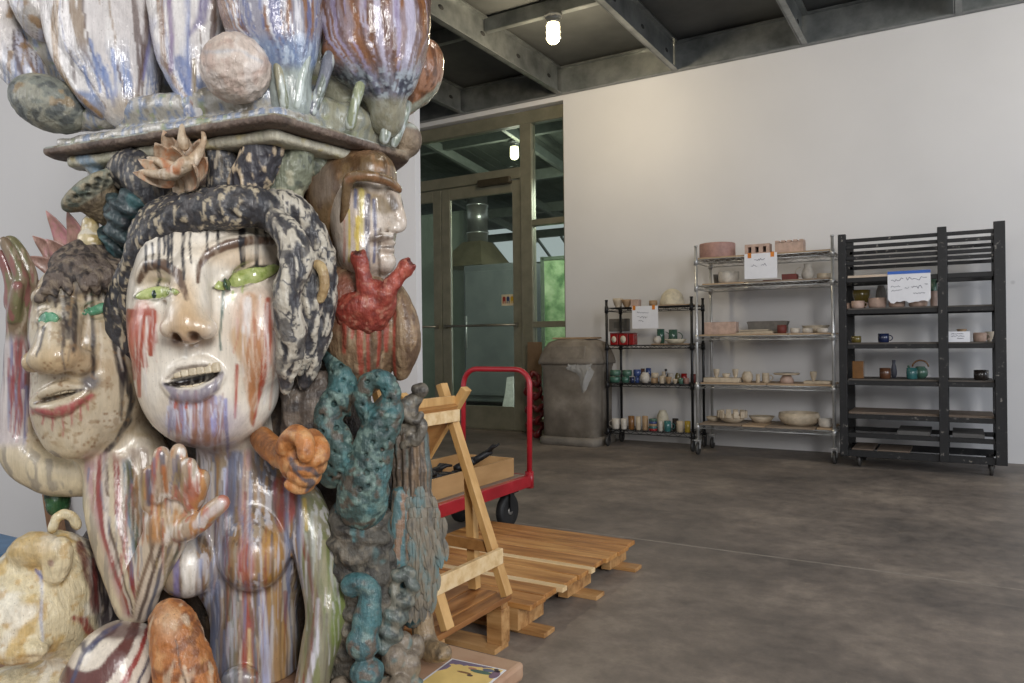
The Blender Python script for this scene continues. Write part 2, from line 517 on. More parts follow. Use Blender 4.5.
def concrete():
    m, nt, b = new_mat('polished_concrete')
    tc = N(nt, 'ShaderNodeTexCoord')
    n1 = N(nt, 'ShaderNodeTexNoise', i_Scale=1.3, i_Detail=10.0, i_Roughness=0.72); nt.links.new(tc.outputs['Object'], n1.inputs['Vector'])
    n2 = N(nt, 'ShaderNodeTexNoise', i_Scale=12.0, i_Detail=8.0, i_Roughness=0.7); nt.links.new(tc.outputs['Object'], n2.inputs['Vector'])
    mp = N(nt, 'ShaderNodeMapping'); mp.inputs['Scale'].default_value = (1, 5, 1); mp.inputs['Rotation'].default_value = (0, 0, 0.5)
    nt.links.new(tc.outputs['Object'], mp.inputs['Vector'])
    n3 = N(nt, 'ShaderNodeTexNoise', i_Scale=5.0, i_Detail=5.0); nt.links.new(mp.outputs['Vector'], n3.inputs['Vector'])
    r1 = ramp(nt, [(0.34, lin((88, 83, 79))), (0.52, lin((122, 113, 105))), (0.68, lin((154, 143, 131)))])
    nt.links.new(n1.outputs['Fac'], r1.inputs['Fac'])
    r2 = ramp(nt, [(0.3, (0.72, 0.71, 0.7)), (0.7, (1.2, 1.18, 1.15))]); nt.links.new(n2.outputs['Fac'], r2.inputs['Fac'])
    mx = N(nt, 'ShaderNodeMix', data_type='RGBA', blend_type='MULTIPLY'); mx.inputs['Factor'].default_value = 1
    nt.links.new(r1.outputs['Color'], mx.inputs['A']); nt.links.new(r2.outputs['Color'], mx.inputs['B'])
    r3 = ramp(nt, [(0.62, (0, 0, 0)), (0.74, (1, 1, 1))]); nt.links.new(n3.outputs['Fac'], r3.inputs['Fac'])
    m2 = N(nt, 'ShaderNodeMix', data_type='RGBA'); m2.inputs['B'].default_value = (*lin((138, 128, 116)), 1)
    mm = N(nt, 'ShaderNodeMath', operation='MULTIPLY'); mm.inputs[1].default_value = 0.35
    nt.links.new(r3.outputs['Color'], mm.inputs[0]); nt.links.new(mm.outputs[0], m2.inputs['Factor']); nt.links.new(mx.outputs['Result'], m2.inputs['A'])
    nt.links.new(m2.outputs['Result'], b.inputs['Base Color'])
    rr = ramp(nt, [(0.3, (0.42, 0.42, 0.42)), (0.7, (0.62, 0.62, 0.62))]); nt.links.new(n2.outputs['Fac'], rr.inputs['Fac']); nt.links.new(rr.outputs['Color'], b.inputs['Roughness'])
    bp = N(nt, 'ShaderNodeBump', i_Strength=0.08, i_Distance=0.01); nt.links.new(n2.outputs['Fac'], bp.inputs['Height']); nt.links.new(bp.outputs['Normal'], b.inputs['Normal'])
    return m
FLOOR = concrete()
def wallpaint():
    m, nt, b = new_mat('white_wall_paint')
    tc = N(nt, 'ShaderNodeTexCoord')
    n1 = N(nt, 'ShaderNodeTexNoise', i_Scale=0.7, i_Detail=5.0); nt.links.new(tc.outputs['Object'], n1.inputs['Vector'])
    r1 = ramp(nt, [(0.35, lin((206, 204, 203))), (0.65, lin((216, 214, 213)))]); nt.links.new(n1.outputs['Fac'], r1.inputs['Fac'])
    v = N(nt, 'ShaderNodeTexVoronoi', i_Scale=1.5); nt.links.new(tc.outputs['Object'], v.inputs['Vector'])
    r2 = ramp(nt, [(0.018, (1, 1, 1)), (0.034, (0, 0, 0))]); nt.links.new(v.outputs['Distance'], r2.inputs['Fac'])
    mm = N(nt, 'ShaderNodeMath', operation='MULTIPLY'); mm.inputs[1].default_value = 0.3; nt.links.new(r2.outputs['Color'], mm.inputs[0])
    mx = N(nt, 'ShaderNodeMix', data_type='RGBA'); mx.inputs['B'].default_value = (*lin((120, 118, 118)), 1)
    nt.links.new(mm.outputs[0], mx.inputs['Factor']); nt.links.new(r1.outputs['Color'], mx.inputs['A']); nt.links.new(mx.outputs['Result'], b.inputs['Base Color'])
    b.inputs['Roughness'].default_value = 0.55
    n2 = N(nt, 'ShaderNodeTexNoise', i_Scale=120.0); nt.links.new(tc.outputs['Object'], n2.inputs['Vector'])
    bp = N(nt, 'ShaderNodeBump', i_Strength=0.04, i_Distance=0.01); nt.links.new(n2.outputs['Fac'], bp.inputs['Height']); nt.links.new(bp.outputs['Normal'], b.inputs['Normal'])
    return m
WALL = wallpaint()
GALV = mottled('galvanised_steel', (112, 116, 116), (150, 153, 152), 5.0, 0.38, 0.75, bump=0.04, stretch=(1, 1, 1))
DECK = mottled('grey_roof_deck', (62, 64, 64), (80, 82, 82), 2.0, 0.7, 0.0, bump=0.05)
BRONZE = mottled('bronze_anodised_frame', (122, 119, 100), (138, 134, 114), 6.0, 0.4, 0.35, bump=0.02)
DARKM = plain('dark_metal', (40, 40, 42), 0.45, 0.3)
CHROME = plain('chrome_wire', (196, 196, 194), 0.32, 0.55)
def glass_mat():
    m = bpy.data.materials.new('window_glass'); m.use_nodes = True; nt = m.node_tree; nt.nodes.remove(nt.nodes['Principled BSDF'])
    out = nt.nodes['Material Output']
    tr = N(nt, 'ShaderNodeBsdfTransparent'); tr.inputs['Color'].default_value = (0.82, 0.88, 0.84, 1)
    gl = N(nt, 'ShaderNodeBsdfGlossy'); gl.inputs['Roughness'].default_value = 0.02
    fr = N(nt, 'ShaderNodeFresnel'); fr.inputs['IOR'].default_value = 1.45
    tc = N(nt, 'ShaderNodeTexCoord'); no = N(nt, 'ShaderNodeTexNoise', i_Scale=0.8); nt.links.new(tc.outputs['Object'], no.inputs['Vector'])
    bp = N(nt, 'ShaderNodeBump', i_Strength=0.01, i_Distance=0.01); nt.links.new(no.outputs['Fac'], bp.inputs['Height']); nt.links.new(bp.outputs['Normal'], gl.inputs['Normal'])
    mx = N(nt, 'ShaderNodeMixShader'); nt.links.new(fr.outputs[0], mx.inputs[0]); nt.links.new(tr.outputs[0], mx.inputs[1]); nt.links.new(gl.outputs[0], mx.inputs[2])
    nt.links.new(mx.outputs[0], out.inputs['Surface'])
    return m
GLASS = glass_mat()

struct('floor', MB().box((-2.5, 5.0, -0.1), (15, 20, 0.2)), FLOOR)
JOINT = plain('joint_filler', (146, 137, 127), 0.7)
struct('trim_1', MB().box((-2.0, 3.556, 0.0006), (8, 0.011, 0.0012)), JOINT)
struct('wall_back', MB().box(((OX1+4.0)/2, WY+0.1, 1.95), (4.0-OX1, 0.2, 3.9)).box(((OX0-9.0)/2, WY+0.1, 1.95), (OX0+9.0, 0.2, 3.9))
       .box(((OX0+OX1)/2, WY+0.1, (OZ+3.9)/2), (OX1-OX0, 0.2, 3.9-OZ)), WALL)
PY = 3.46
PX = on_y(416.5, 300, PY)[0]
NX, NY = -3.42, 1.95      # the partition steps forward at the far left
struct('wall_left', MB().box(((PX+NX)/2, PY+0.025, 1.79), (PX-NX, 0.05, 3.58)).box((NX-0.025, (PY+NY)/2+0.05, 1.79), (0.05, PY-NY, 3.58)).box(((NX-12.0)/2, NY+0.025, 1.79), (NX+12.0, 0.05, 3.58)), WALL)
# ceiling: deck over galvanised joists and a rim beam along the wall
cd = MB().box((-4.0, 3.2, 3.92), (16, 8.0, 0.08))
struct('ceiling', cd, DECK)
def joist(name, a, b, z0, z1, t=0.012, fl=0.055, side=1):
    """a C section between two plan points"""
    m = MB(); a = Vector((*a, 0)); b = Vector((*b, 0)); d = (b-a).normalized(); n = Vector((-d.y, d.x, 0))*side
    zc = (z0+z1)/2
    m.bar(a + Vector((0, 0, zc)), b + Vector((0, 0, zc)), t, z1-z0)
    for z in (z0 + t/2, z1 - t/2): m.bar(a + n*(fl/2) + Vector((0, 0, z)), b + n*(fl/2) + Vector((0, 0, z)), fl, t)
    return m
HOLE = plain('punched_hole', (26, 26, 26), 0.8)
xs = [-7.3, -6.07, -4.83, -3.6, -2.35, -1.18, -0.02, 1.2, 2.4]
for x in xs:
    j = struct('trim_3', joist('j', (x, -0.8), (x, WY-0.06), ZC, 3.86, side=-1), GALV)
    hb = MB()
    for y in np.arange(0.6, 6.9, 0.62):
        for sx in (-0.0075, 0.0075): hb.lathe([(0.0001, -0.001), (0.026, -0.001), (0.026, 0.001), (0.0001, 0.001)], n=14, sx=1.4, sy=0.75, M=Matrix.Translation((x + sx, y, 3.72)) @ Matrix.Rotation(PI/2, 4, 'Z') @ Matrix.Rotation(PI/2, 4, 'X'))
    hb.make('trim_hole', HOLE, j)
struct('trim_4', joist('rim', (-9, WY-0.015), (4.0, WY-0.015), ZC, 3.86, side=-1), GALV)
for x0, x1 in zip(xs, xs[1:]):
    struct('trim_5', joist('strut', (x0+0.02, 5.58), (x1-0.02, 5.58), 3.74, 3.86, side=1), GALV)
    if x0 < -2.4: struct('trim_6', joist('strut', (x0+0.02, 2.9), (x1-0.02, 2.9), 3.74, 3.86, side=1), GALV)

# ---- storefront doors
DY = WY + 0.13
TB = 2.86     # transom bar
DTOP = 2.79
xm = -5.235   # meeting line of the two leaves
xp0, xp1 = -4.14, -4.0
fr = MB()
def rect(m, x0, x1, z0, z1, y=DY, d=0.10, bev=0.004): m.box(((x0+x1)/2, y, (z0+z1)/2), (x1-x0, d, z1-z0), bev=bev); return m
rect(fr, OX0, OX1, 3.38, OZ - 0.01); rect(fr, OX0, OX0+0.06, 0, 3.38); rect(fr, OX1-0.05, OX1, 0, 3.38)
rect(fr, xp0, xp1, 0, 3.38); rect(fr, OX0+0.06, xp0, DTOP+0.01, TB+0.06)
for z in (2.26, 1.15): rect(fr, xp1, OX1-0.05, z, z+0.065)
rect(fr, xp1, OX1-0.05, 0, 0.16)
wf = struct('window_1', fr, BRONZE)
for i, (x0, x1, z0, z1) in enumerate(((OX0+0.06, xp0, TB+0.06, 3.38), (xp1, OX1-0.05, 2.325, 3.38), (xp1, OX1-0.05, 1.215, 2.26), (xp1, OX1-0.05, 0.16, 1.15))):
    rect(MB(), x0, x1, z0, z1, DY, 0.008, 0).make('glass_pane', GLASS, wf)
for nm, x0, x1, hs in (('door_1', OX0+0.07, xm-0.006, 1), ('door_2', xm+0.006, xp0-0.006, -1)):
    d = MB(); s = 0.115
    rect(d, x0, x0+s, 0.012, DTOP, bev=0.006, d=0.05); rect(d, x1-s, x1, 0.012, DTOP, bev=0.006, d=0.05)
    rect(d, x0+s, x1-s, 0.012, 0.27, d=0.05); rect(d, x0+s, x1-s, DTOP-0.13, DTOP, d=0.05)
    dr = struct(nm, d, BRONZE)
    rect(MB(), x0+s, x1-s, 0.27, DTOP-0.13, DY, 0.008, 0).make('glass_pane', GLASS, dr)
    hb = MB().tube([(x0+0.06, DY-0.07, 1.185), (x1-0.06, DY-0.07, 1.185)], 0.014)
    for hx in (x0+0.06, x1-0.06): hb.box((hx, DY-0.045, 1.185), (0.03, 0.05, 0.05), bev=0.004)
    hb.make('push_bar', plain('push_bar_metal', (130, 126, 112), 0.35, 0.7), dr)
    MB().box(((x0 + x1)/2 + 0.22*(1 if nm == 'door_2' else -1), DY-0.06, DTOP+0.0), (0.42, 0.07, 0.075), bev=0.008).make('door_closer', plain('closer_bronze', (78, 70, 54), 0.4, 0.5), dr)
struct('trim_7', MB().box(((OX0+xp0)/2, DY, 0.006), (xp0-OX0, 0.14, 0.012)), plain('threshold_metal', (140, 132, 116), 0.4, 0.6))
# pictogram notice stuck on the glass
sx, sz = on_y(508, 300, DY-0.01)
n_ = MB().box((0, 0, 0), (0.17, 0.003, 0.125)).make('pictogram_notice', plain('notice_cream', (206, 190, 156), 0.5))
n_.location = (sx, DY-0.0065, sz)
tag(n_, 'small notice with red, blue and yellow figures stuck on the right glass door leaf', 'sign')
for i, c in enumerate(((150, 44, 30), (36, 56, 96), (196, 156, 30))):
    ox = -0.052 + 0.052*i
    pts = [(ox - 0.019, -0.038)] + [(ox + 0.019*math.cos(t), 0.022 + 0.019*math.sin(t)) for t in np.linspace(PI, 0, 9)] + [(ox + 0.019, -0.038), (ox + 0.007, -0.038), (ox + 0.007, -0.012), (ox - 0.007, -0.012), (ox - 0.007, -0.038)]
    MB().poly(pts, 0.001, Matrix.Translation((0, -0.0022, 0))).make('printed_figure', plain('notice_ink_%d' % i, c, 0.5), n_)

# ---- kiln yard beyond the glass
YARD = mottled('pale_yard_slab', (150, 148, 142), (178, 176, 168), 3.0, 0.7)
struct('ground_1', MB().box((-6.5, 12.0, -0.12), (13, 10.0, 0.2)), YARD)
def yardroof():
    m = MB()
    for k in range(46):      # corrugated sheets, sloping down away from the building
        x = -13 + k*0.2
        if -9.9 < x < -8.8: pass
        m.box((x, 10.3, 3.75), (0.19, 6.2, 0.03), (math.radians(-7), 0, 0))
    return m
struct('ceiling_yard', yardroof(), mottled('corrugated_roof', (70, 76, 70), (92, 98, 90), 4, 0.6, 0.3))
for y, z in ((8.6, 3.78), (10.2, 3.58), (11.8, 3.38), (13.4, 3.18)):
    struct('beam_1', MB().box((-7.5, y, z), (12, 0.08, 0.16)), plain('beam_grey', (112, 118, 110), 0.5, 0.3))
for k in range(9):
    x = -12.5 + k*1.25
    struct('beam_2', MB().bar((x, 7.4, 3.86), (x, 13.6, 3.1), 0.06, 0.12), _mats['beam_grey'])
# open clerestory strip with glazing bars under the far eave
for k in range(22):
    x = -14 + k*0.55
    struct('trim_8', MB().bar((x, 13.4, 3.1), (x, 14.8, 2.3), 0.035, 0.05), _mats['beam_grey'])
struct('beam_3', MB().box((-8, 14.1, 2.66), (14, 0.06, 0.08)), _mats['beam_grey'])
struct('beam_3', MB().box((-8, 14.8, 2.26), (14, 0.08, 0.14)), _mats['beam_grey'])
# kiln cabinet with hood and flue
KY = 9.6
kx0, kz0 = on_y(463, 245, KY); kx1, _ = on_y(527, 245, KY)
kil = empty('kiln_cabinet', ((kx0+kx1)/2, KY+0.6, 0)); tag(kil, 'tall grey kiln cabinet standing behind the glass doors', 'kiln')
W2 = (kx1-kx0)/2
KM = mottled('kiln_grey', (104, 110, 110), (122, 128, 126), 3, 0.5, 0.3)
MB().box((0, 0, 1.13), (2*W2, 1.2, 2.1), bev=0.02).make('cabinet_body', KM, kil)
MB().box((-W2*0.02, -0.615, 1.13), (W2*1.8, 0.03, 1.9), bev=0.01).make('kiln_door', mottled('kiln_door_grey', (110, 116, 116), (128, 134, 132), 3, 0.45, 0.3), kil)
MB().box((0, 0, 0.04), (2*W2, 1.1, 0.08)).make('plinth', DARKM, kil)
MB().tube([(-W2*0.85, -0.66, 0.9), (-W2*0.85, -0.66, 1.4)], 0.015).make('handle', CHROME, kil)
hood = empty('extraction_hood', (on_y(474, 235, KY+0.5)[0], KY+0.6, 2.2)); tag(hood, 'galvanised hood with round flue above the grey kiln', 'hood')
hm_ = MB(); A = [(-0.5, -0.5, 0.0), (0.4, -0.5, 0.0), (0.4, 0.5, 0.0), (-0.5, 0.5, 0.0)]; B = [(-0.17, -0.17, 0.42), (0.17, -0.17, 0.42), (0.17, 0.17, 0.42), (-0.17, 0.17, 0.42)]
va = [hm_.bm.verts.new(p) for p in A]; vb = [hm_.bm.verts.new(p) for p in B]
hm_.bm.faces.new(va); hm_.bm.faces.new(vb[::-1])
for i in range(4): hm_.bm.faces.new((va[i], va[(i+1) % 4], vb[(i+1) % 4], vb[i]))
hm_.make('hood_skirt', mottled('hood_zinc', (146, 136, 108), (170, 160, 130), 4, 0.35, 0.7), hood)
MB().lathe([(0.17, 0.41), (0.17, 0.55), (0.185, 0.55), (0.185, 0.59), (0.17, 0.59), (0.17, 1.0), (0.185, 1.0), (0.185, 1.04), (0.17, 1.04), (0.17, 1.35)], n=28).make('flue_pipe', mottled('flue_zinc', (150, 150, 146), (176, 176, 170), 4, 0.3, 0.8), hood)
# white boards leaning at the foot of the kiln
bxm = plain('white_board', (222, 222, 216), 0.6)
for (pxa, h_, wd, lab) in ((503, 0.5, 0.2, 'white offcut board leaning in the yard, the one nearer the door hinge'), (518, 0.56, 0.17, 'taller white offcut board leaning in the yard beside the door post')):
    bx = on_y(pxa, 380, 9.1)[0]
    o = MB().poly([(-wd/2, 0), (wd/2, 0), (wd/2*0.75, h_*0.55), (wd/2*0.5, h_), (-wd/2*0.5, h_*0.97), (-wd/2*0.6, h_*0.5)], 0.03, Matrix.Rotation(math.radians(-10), 4, 'X')).make('offcut_board', bxm)
    o.location = (bx, 9.22, 0.0); tag(o, lab, 'board')
# sage side wall of the yard seen through the left leaf
lw_x = on_y(446, 300, 9.4)[0]
struct('wall_yard', MB().box((lw_x - 2.6, 10.4, 1.6), (4.6, 0.12, 3.2)), mottled('sage_yard_wall', (128, 140, 124), (150, 160, 146), 2, 0.7))
# translucent green screen and foliage beyond
GRN = mottled('foliage_green', (44, 84, 40), (104, 150, 84), 5, 0.6, c3=(150, 184, 120), bump=0.2)
def bush(name, c, r, h, n, lab, seed):
    rr = random.Random(seed); m = MB()
    for _ in range(n):
        a = rr.uniform(0, 2*PI); q = rr.uniform(0.2, 1)**0.5*r; z = rr.uniform(0.05, 1)*h
        p = Vector((math.cos(a)*q, math.sin(a)*q, z)); L = rr.uniform(0.1, 0.2)
        d = Vector((rr.uniform(-1, 1), rr.uniform(-1, 1), rr.uniform(-0.4, 0.8))).normalized(); s = d.cross(Vector((0, 0, 1))).normalized()*L*0.36; up = s.cross(d)*0.2
        v = [m.bm.verts.new(p + k_) for k_ in (Vector((0, 0, 0)), d*L*0.5 + s + up, d*L, d*L*0.5 - s + up)]
        m.bm.faces.new((v[0], v[1], v[2])); m.bm.faces.new((v[0], v[2], v[3]))
    root = empty(name, c); tag(root, lab, 'shrub')
    m.make('foliage', GRN, root)
    MB().tube([(0, 0, 0), (0.05, 0.02, h*0.5), (0, 0.05, h*0.85)], [0.08, 0.06, 0.02]).make('trunk', plain('bark', (84, 66, 48), 0.8), root)
bush('leafy_shrub', (-9.2, 15.9, 0), 0.9, 2.0, 900, 'tall green shrub outdoors seen through the narrow side window', 1)
bush('leafy_shrub', (-7.1, 15.9, 0), 0.9, 1.95, 800, 'broad green shrub outdoors right of the taller one', 2)
bush('leafy_shrub', (-11.4, 15.9, 0), 0.9, 2.0, 700, 'green shrub outdoors behind the left door leaf', 3)
scx = on_y(538, 300, 9.3)[0]
sc_ = empty('green_curtain_screen', (scx, 9.4, 0)); tag(sc_, 'pale green framed screen standing behind the narrow side window', 'screen')
MB().box((0.55, 0, 1.1), (1.0, 0.02, 2.1)).make('panel', mottled('green_screen_sheet', (84, 116, 78), (134, 160, 118), 5.0, 0.4, bump=0.05, c3=(170, 188, 150)), sc_)
fm = MB()
for x in (0.03, 1.07): fm.box((x, 0, 1.1), (0.06, 0.05, 2.2), bev=0.005)
for z in (0.03, 2.17): fm.box((0.55, 0, z), (1.04, 0.05, 0.05), bev=0.005)
fm.make('frame', plain('screen_frame', (92, 104, 88), 0.5), sc_)

# ---- ceiling lamps
def lamp(x, y, lab, pw=50, colr=(1.0, 0.84, 0.58), z=3.74):
    r = empty('ceiling_bulb_fixture', (x, y, z)); tag(r, lab, 'lamp')
    MB().lathe([(0.075, 0.0), (0.075, -0.03), (0.06, -0.035), (0.055, -0.06), (0.062, -0.065), (0.062, -0.08), (0.001, -0.08)], n=24).make('socket_base', plain('lamp_socket', (150, 150, 146), 0.4, 0.4), r)
    m, nt, b = new_mat('lit_jar_glass'); b.inputs['Emission Color'].default_value = (1.0, 0.86, 0.52, 1); b.inputs['Emission Strength'].default_value = 9.0; b.inputs['Base Color'].default_value = (0.9, 0.85, 0.7, 1)
    MB().lathe([(0.05, -0.08), (0.056, -0.11), (0.056, -0.2), (0.05, -0.225), (0.03, -0.245), (0.001, -0.25)], n=20).make('glass_jar', m, r)
    gm = MB()
    for k in range(3):
        z = -0.1 - 0.05*k; gm.tube([(0.062*math.cos(t), 0.062*math.sin(t), z) for t in np.linspace(0, 2*PI, 20, endpoint=False)], 0.0025, 6, closed=True)
    gm.make('guard_ring', CHROME, r)
    l = bpy.data.lights.new('bulb_light', 'POINT'); l.energy = pw; l.color = colr; l.shadow_soft_size = 0.09
    lo = bpy.data.objects.new('bulb_light', l); lo.location = (0, 0, -0.4); put(lo, r)
lx, ly = on_floor(553, 14, 3.74)
lamp(lx, ly, 'lit jar-glass bulb fixture on the ceiling strut before the doors')
for q, lb in (((-0.6, 2.6), 'added out-of-view lit jar-glass bulb fixture on the ceiling right of the totem'), ((0.62, 5.2), 'added out-of-view lit jar-glass bulb fixture on the ceiling before the black rack'), ((-1.7, -0.3), 'added out-of-view lit jar-glass bulb fixture on the ceiling behind the viewer')):
    lamp(q[0], q[1], lb, 20, (1.0, 0.93, 0.82))  # extra unseen fixtures, added to give small sharp highlights on the glaze

ylx, ylz = on_y(512, 140, 8.6)
lamp(ylx, 8.66, 'lit jar-glass bulb fixture added in the yard for the bulb showing in the glass above the doors', 26, (1.0, 0.95, 0.82), ylz)  # added for the bulb showing in the transom glass; also brightens the yard
struct('beam_4', MB().box((ylx, 8.66, (ylz + 3.84)/2), (0.05, 0.05, 3.84 - ylz)), _mats['beam_grey'])
# ------------------------------------------------------------------ pottery helpers
def pm(name, c, rough=0.5, coat=0.0, var=0.14):
    d = tuple(max(0, q*(1-var)) for q in c)
    return mottled('clay_'+name, d, c, 22.0, rough, bump=0.06, coat=coat)
PC = dict(white=(206, 198, 186), bone=(196, 180, 156), tan=(168, 138, 104), pink=(192, 164, 148), rose=(170, 132, 122), brick=(112, 48, 40), red=(150, 26, 26), green=(64, 104, 88), teal=(60, 116, 116), blue=(56, 76, 128),
          navy=(30, 40, 74), brown=(96, 62, 42), dark=(48, 42, 40), olive=(104, 90, 42), grey=(128, 122, 114), jade=(74, 108, 92), cream=(214, 204, 180), yellow=(176, 148, 52), amber=(124, 84, 42), slate=(78, 80, 92))
GL = {'red', 'green', 'teal', 'blue', 'navy', 'brown', 'olive', 'jade', 'amber', 'dark', 'yellow'}
def PM(k): return pm(k, PC[k], 0.25 if k in GL else 0.6, 0.5 if k in GL else 0.0)

def vessel_bm(kind, r, h):
    m = MB(); w = max(0.003, r*0.07)
    if kind == 'mug' or kind == 'cup':
        m.lathe([(r*0.8, 0), (r*0.95, h*0.06), (r, h*0.5), (r*0.97, h), (r*0.97-w, h), (r-w*1.2, h*0.5), (r*0.75, h*0.08), (0.0005, h*0.07)], n=20)
    elif kind == 'bowl':
        m.lathe([(r*0.45, 0), (r*0.45, h*0.08), (r*0.72, h*0.3), (r*0.94, h*0.72), (r, h), (r-w, h), (r*0.86, h*0.7), (r*0.62, h*0.32), (0.0005, h*0.16)], n=26)
    elif kind == 'basin':
        m.lathe([(r*0.82, 0), (r*0.96, h*0.18), (r, h*0.45), (r, h), (r-w, h), (r-w, h*0.4), (r*0.8, h*0.12), (0.0005, h*0.1)], n=30)
    elif kind == 'round':
        m.lathe([(r*0.55, 0), (r*0.9, h*0.25), (r, h*0.5), (r*0.88, h*0.78), (r*0.6, h*0.95), (r*0.62, h), (r*0.55, h), (r*0.5, h*0.92), (r*0.8, h*0.6), (r*0.5, h*0.1), (0.0005, h*0.08)], n=24)
    elif kind == 'dish':
        m.lathe([(r*0.6, 0), (r*0.7, h*0.2), (r, h), (r-w, h), (r*0.66, h*0.35), (0.0005, h*0.3)], n=28)
    elif kind == 'dome':
        m.lathe([(r, 0), (r, h*0.08), (r*0.97, h*0.3), (r*0.82, h*0.62), (r*0.52, h*0.88), (r*0.2, h*0.985), (0.0005, h), (0.0005, h*0.9), (r*0.5, h*0.8), (r*0.9, h*0.2), (r*0.92, 0)], n=32)
    elif kind == 'vase':
        m.lathe([(r*0.6, 0), (r*0.95, h*0.2), (r, h*0.38), (r*0.75, h*0.65), (r*0.5, h*0.8), (r*0.62, h), (r*0.54, h), (r*0.42, h*0.8), (r*0.6, h*0.6), (r*0.5, h*0.1), (0.0005, h*0.08)], n=24)
    elif kind == 'drum':
        m.lathe([(r*0.96, 0), (r, h*0.1), (r, h*0.95), (r*0.97, h), (r*0.9, h), (r*0.9, h*0.15), (0.0005, h*0.14)], n=30)
    elif kind == 'box': m.box((0, 0, h/2), (2*r, min(2*r, 0.10), h), bev=0.004)
    return m
def handle_bm(r, h, a=0.0):
    m = MB(); pts = [(r*0.93 + h*0.36*math.sin(t), 0, h*0.5 + h*0.30*math.cos(t)) for t in np.linspace(0.15, PI-0.15, 9)]
    return m.tube([Matrix.Rotation(a, 3, 'Z') @ Vector(p) for p in pts], max(0.004, r*0.1), 7)
ITEMS = []
def item(name, kind, color, px0, px1, zs, py_top, y, label, cat, group=None, handle=None, hz=None, lift=0.0):
    """a pot standing on the board at height zs between picture columns px0..px1, y metres in"""
    pc = (px0+px1)/2
    x0 = on_y(px0, 400, y)[0]; x1 = on_y(px1, 400, y)[0]; r = (x1-x0)/2*(0.92 if kind in ('mug', 'cup') else 0.97)
    zt = on_y(pc, py_top, y)[1]; h = max(0.015, zt - zs - lift) if hz is None else hz
    x = on_y(pc, 400, y)[0]
    r = max(r, 0.012)
    if kind == 'dome': pass
    root_is_mesh = handle is None
    o = vessel_bm(kind, r, h).make(name if root_is_mesh else 'body', PM(color))
    if not root_is_mesh:
        e = empty(name, (x, y, zs + lift)); o.parent = e; handle_bm(r, h, handle).make('handle', PM(color), e); o = e
    else: o.location = (x, y, zs + lift)
    tag(o, label, cat, group); ITEMS.append(o)
    return o

def wire_deck(x0, x1, y0, y1, z, mat, parent, name='wire_shelf'):
    m = MB()
    for y in (y0, y1):
        m.tube([(x0, y, z-0.004), (x1, y, z-0.004)], 0.004, 6); m.tube([(x0, y, z-0.034), (x1, y, z-0.034)], 0.004, 6)
        n = int((x1-x0)/0.045); pts = [(x0 + (x1-x0)*i/n, y, z-0.005 - (0.028 if i % 2 else 0)) for i in range(n+1)]; m.tube(pts, 0.0025, 5)
    for x in (x0, x1):
        m.tube([(x, y0, z-0.004), (x, y1, z-0.004)], 0.004, 6); m.tube([(x, y0, z-0.034), (x, y1, z-0.034)], 0.004, 6)
    n = int((x1-x0)/0.024)
    for i in range(1, n): m.tube([(x0 + (x1-x0)*i/n, y0, z-0.0025), (x0 + (x1-x0)*i/n, y1, z-0.0025)], 0.0022, 4, cap=False)
    for q in (0.33, 0.66): m.tube([(x0, y0 + (y1-y0)*q, z-0.007), (x1, y0 + (y1-y0)*q, z-0.007)], 0.003, 5)
    return m.make(name, mat, parent)
def caster(parent, x, y, top, mat, r=0.05):
    MB().box((x, y, top-0.012), (0.05, 0.05, 0.012)).bar((x-0.018, y+0.012, top-0.018), (x-0.018, y, r), 0.004, 0.03, (0, 1, 0)).bar((x+0.018, y+0.012, top-0.018), (x+0.018, y, r), 0.004, 0.03, (0, 1, 0)).make('caster_fork', mat, parent)
    MB().lathe([(0.0005, -0.012), (r*0.4, -0.012), (r*0.5, -0.008), (r*0.92, -0.012), (r, -0.006), (r, 0.006), (r*0.92, 0.012), (r*0.5, 0.008), (r*0.4, 0.012), (0.0005, 0.012)], n=20, M=Matrix.Translation((x, y, r)) @ Matrix.Rotation(PI/2, 4, 'Y')).make('caster_wheel', _mats.get('wheel_rubber') or plain('wheel_rubber', (60, 58, 56), 0.5), parent)
def wire_rack(name, x0, x1, y0, y1, ztop, levels, mat, label, r=0.0125):
    root = empty(name, ((x0+x1)/2, (y0+y1)/2, 0)); tag(root, label, 'shelf')
    cx, cy = (x0+x1)/2, (y0+y1)/2
    for x in (x0, x1):
        for y in (y0, y1):
            m = MB(); X, Y = x-cx, y-cy
            m.tube([(X, Y, 0.13), (X, Y, ztop)], r, 12)
            z = 0.17
            while z < ztop: m.lathe([(r*0.98, z), (r*0.9, z+0.002), (r*0.98, z+0.004)], (X, Y, 0), 10); z += 0.05
            m.lathe([(r*1.25, ztop-0.004), (r*1.2, ztop+0.008), (0.0005, ztop+0.01)], (X, Y, 0), 10)
            for z in levels: m.lathe([(r*1.55, z-0.05), (r*1.35, z+0.012)], (X, Y, 0), 12)
            m.make('post', mat, root)
            caster(root, X, Y, 0.135, mat)
    for z in levels: wire_deck(x0-cx, x1-cx, y0-cy, y1-cy, z, mat, root)
    return root
BLACKW = plain('black_epoxy_wire', (30, 30, 32), 0.4, 0.2)
PLY = mottled('pale_ply_board', (150, 124, 96), (178, 154, 126), 9, 0.6, stretch=(0.6, 6, 6), bump=0.05)
GREYB = mottled('dusty_ware_board', (120, 104, 88), (150, 134, 116), 9, 0.7, stretch=(0.6, 6, 6), bump=0.08)
def board(x0, x1, y0, y1, z, t, mat, label, name='ware_board', rz=0.0):
    o = MB().box((0, 0, t/2), (x1-x0, y1-y0, t), bev=0.002).make(name, mat)
    o.location = ((x0+x1)/2, (y0+y1)/2, z); o.rotation_euler = (0, 0, rz); tag(o, label, 'board'); return o
def X(px, y): return on_y(px, 400, y)[0]

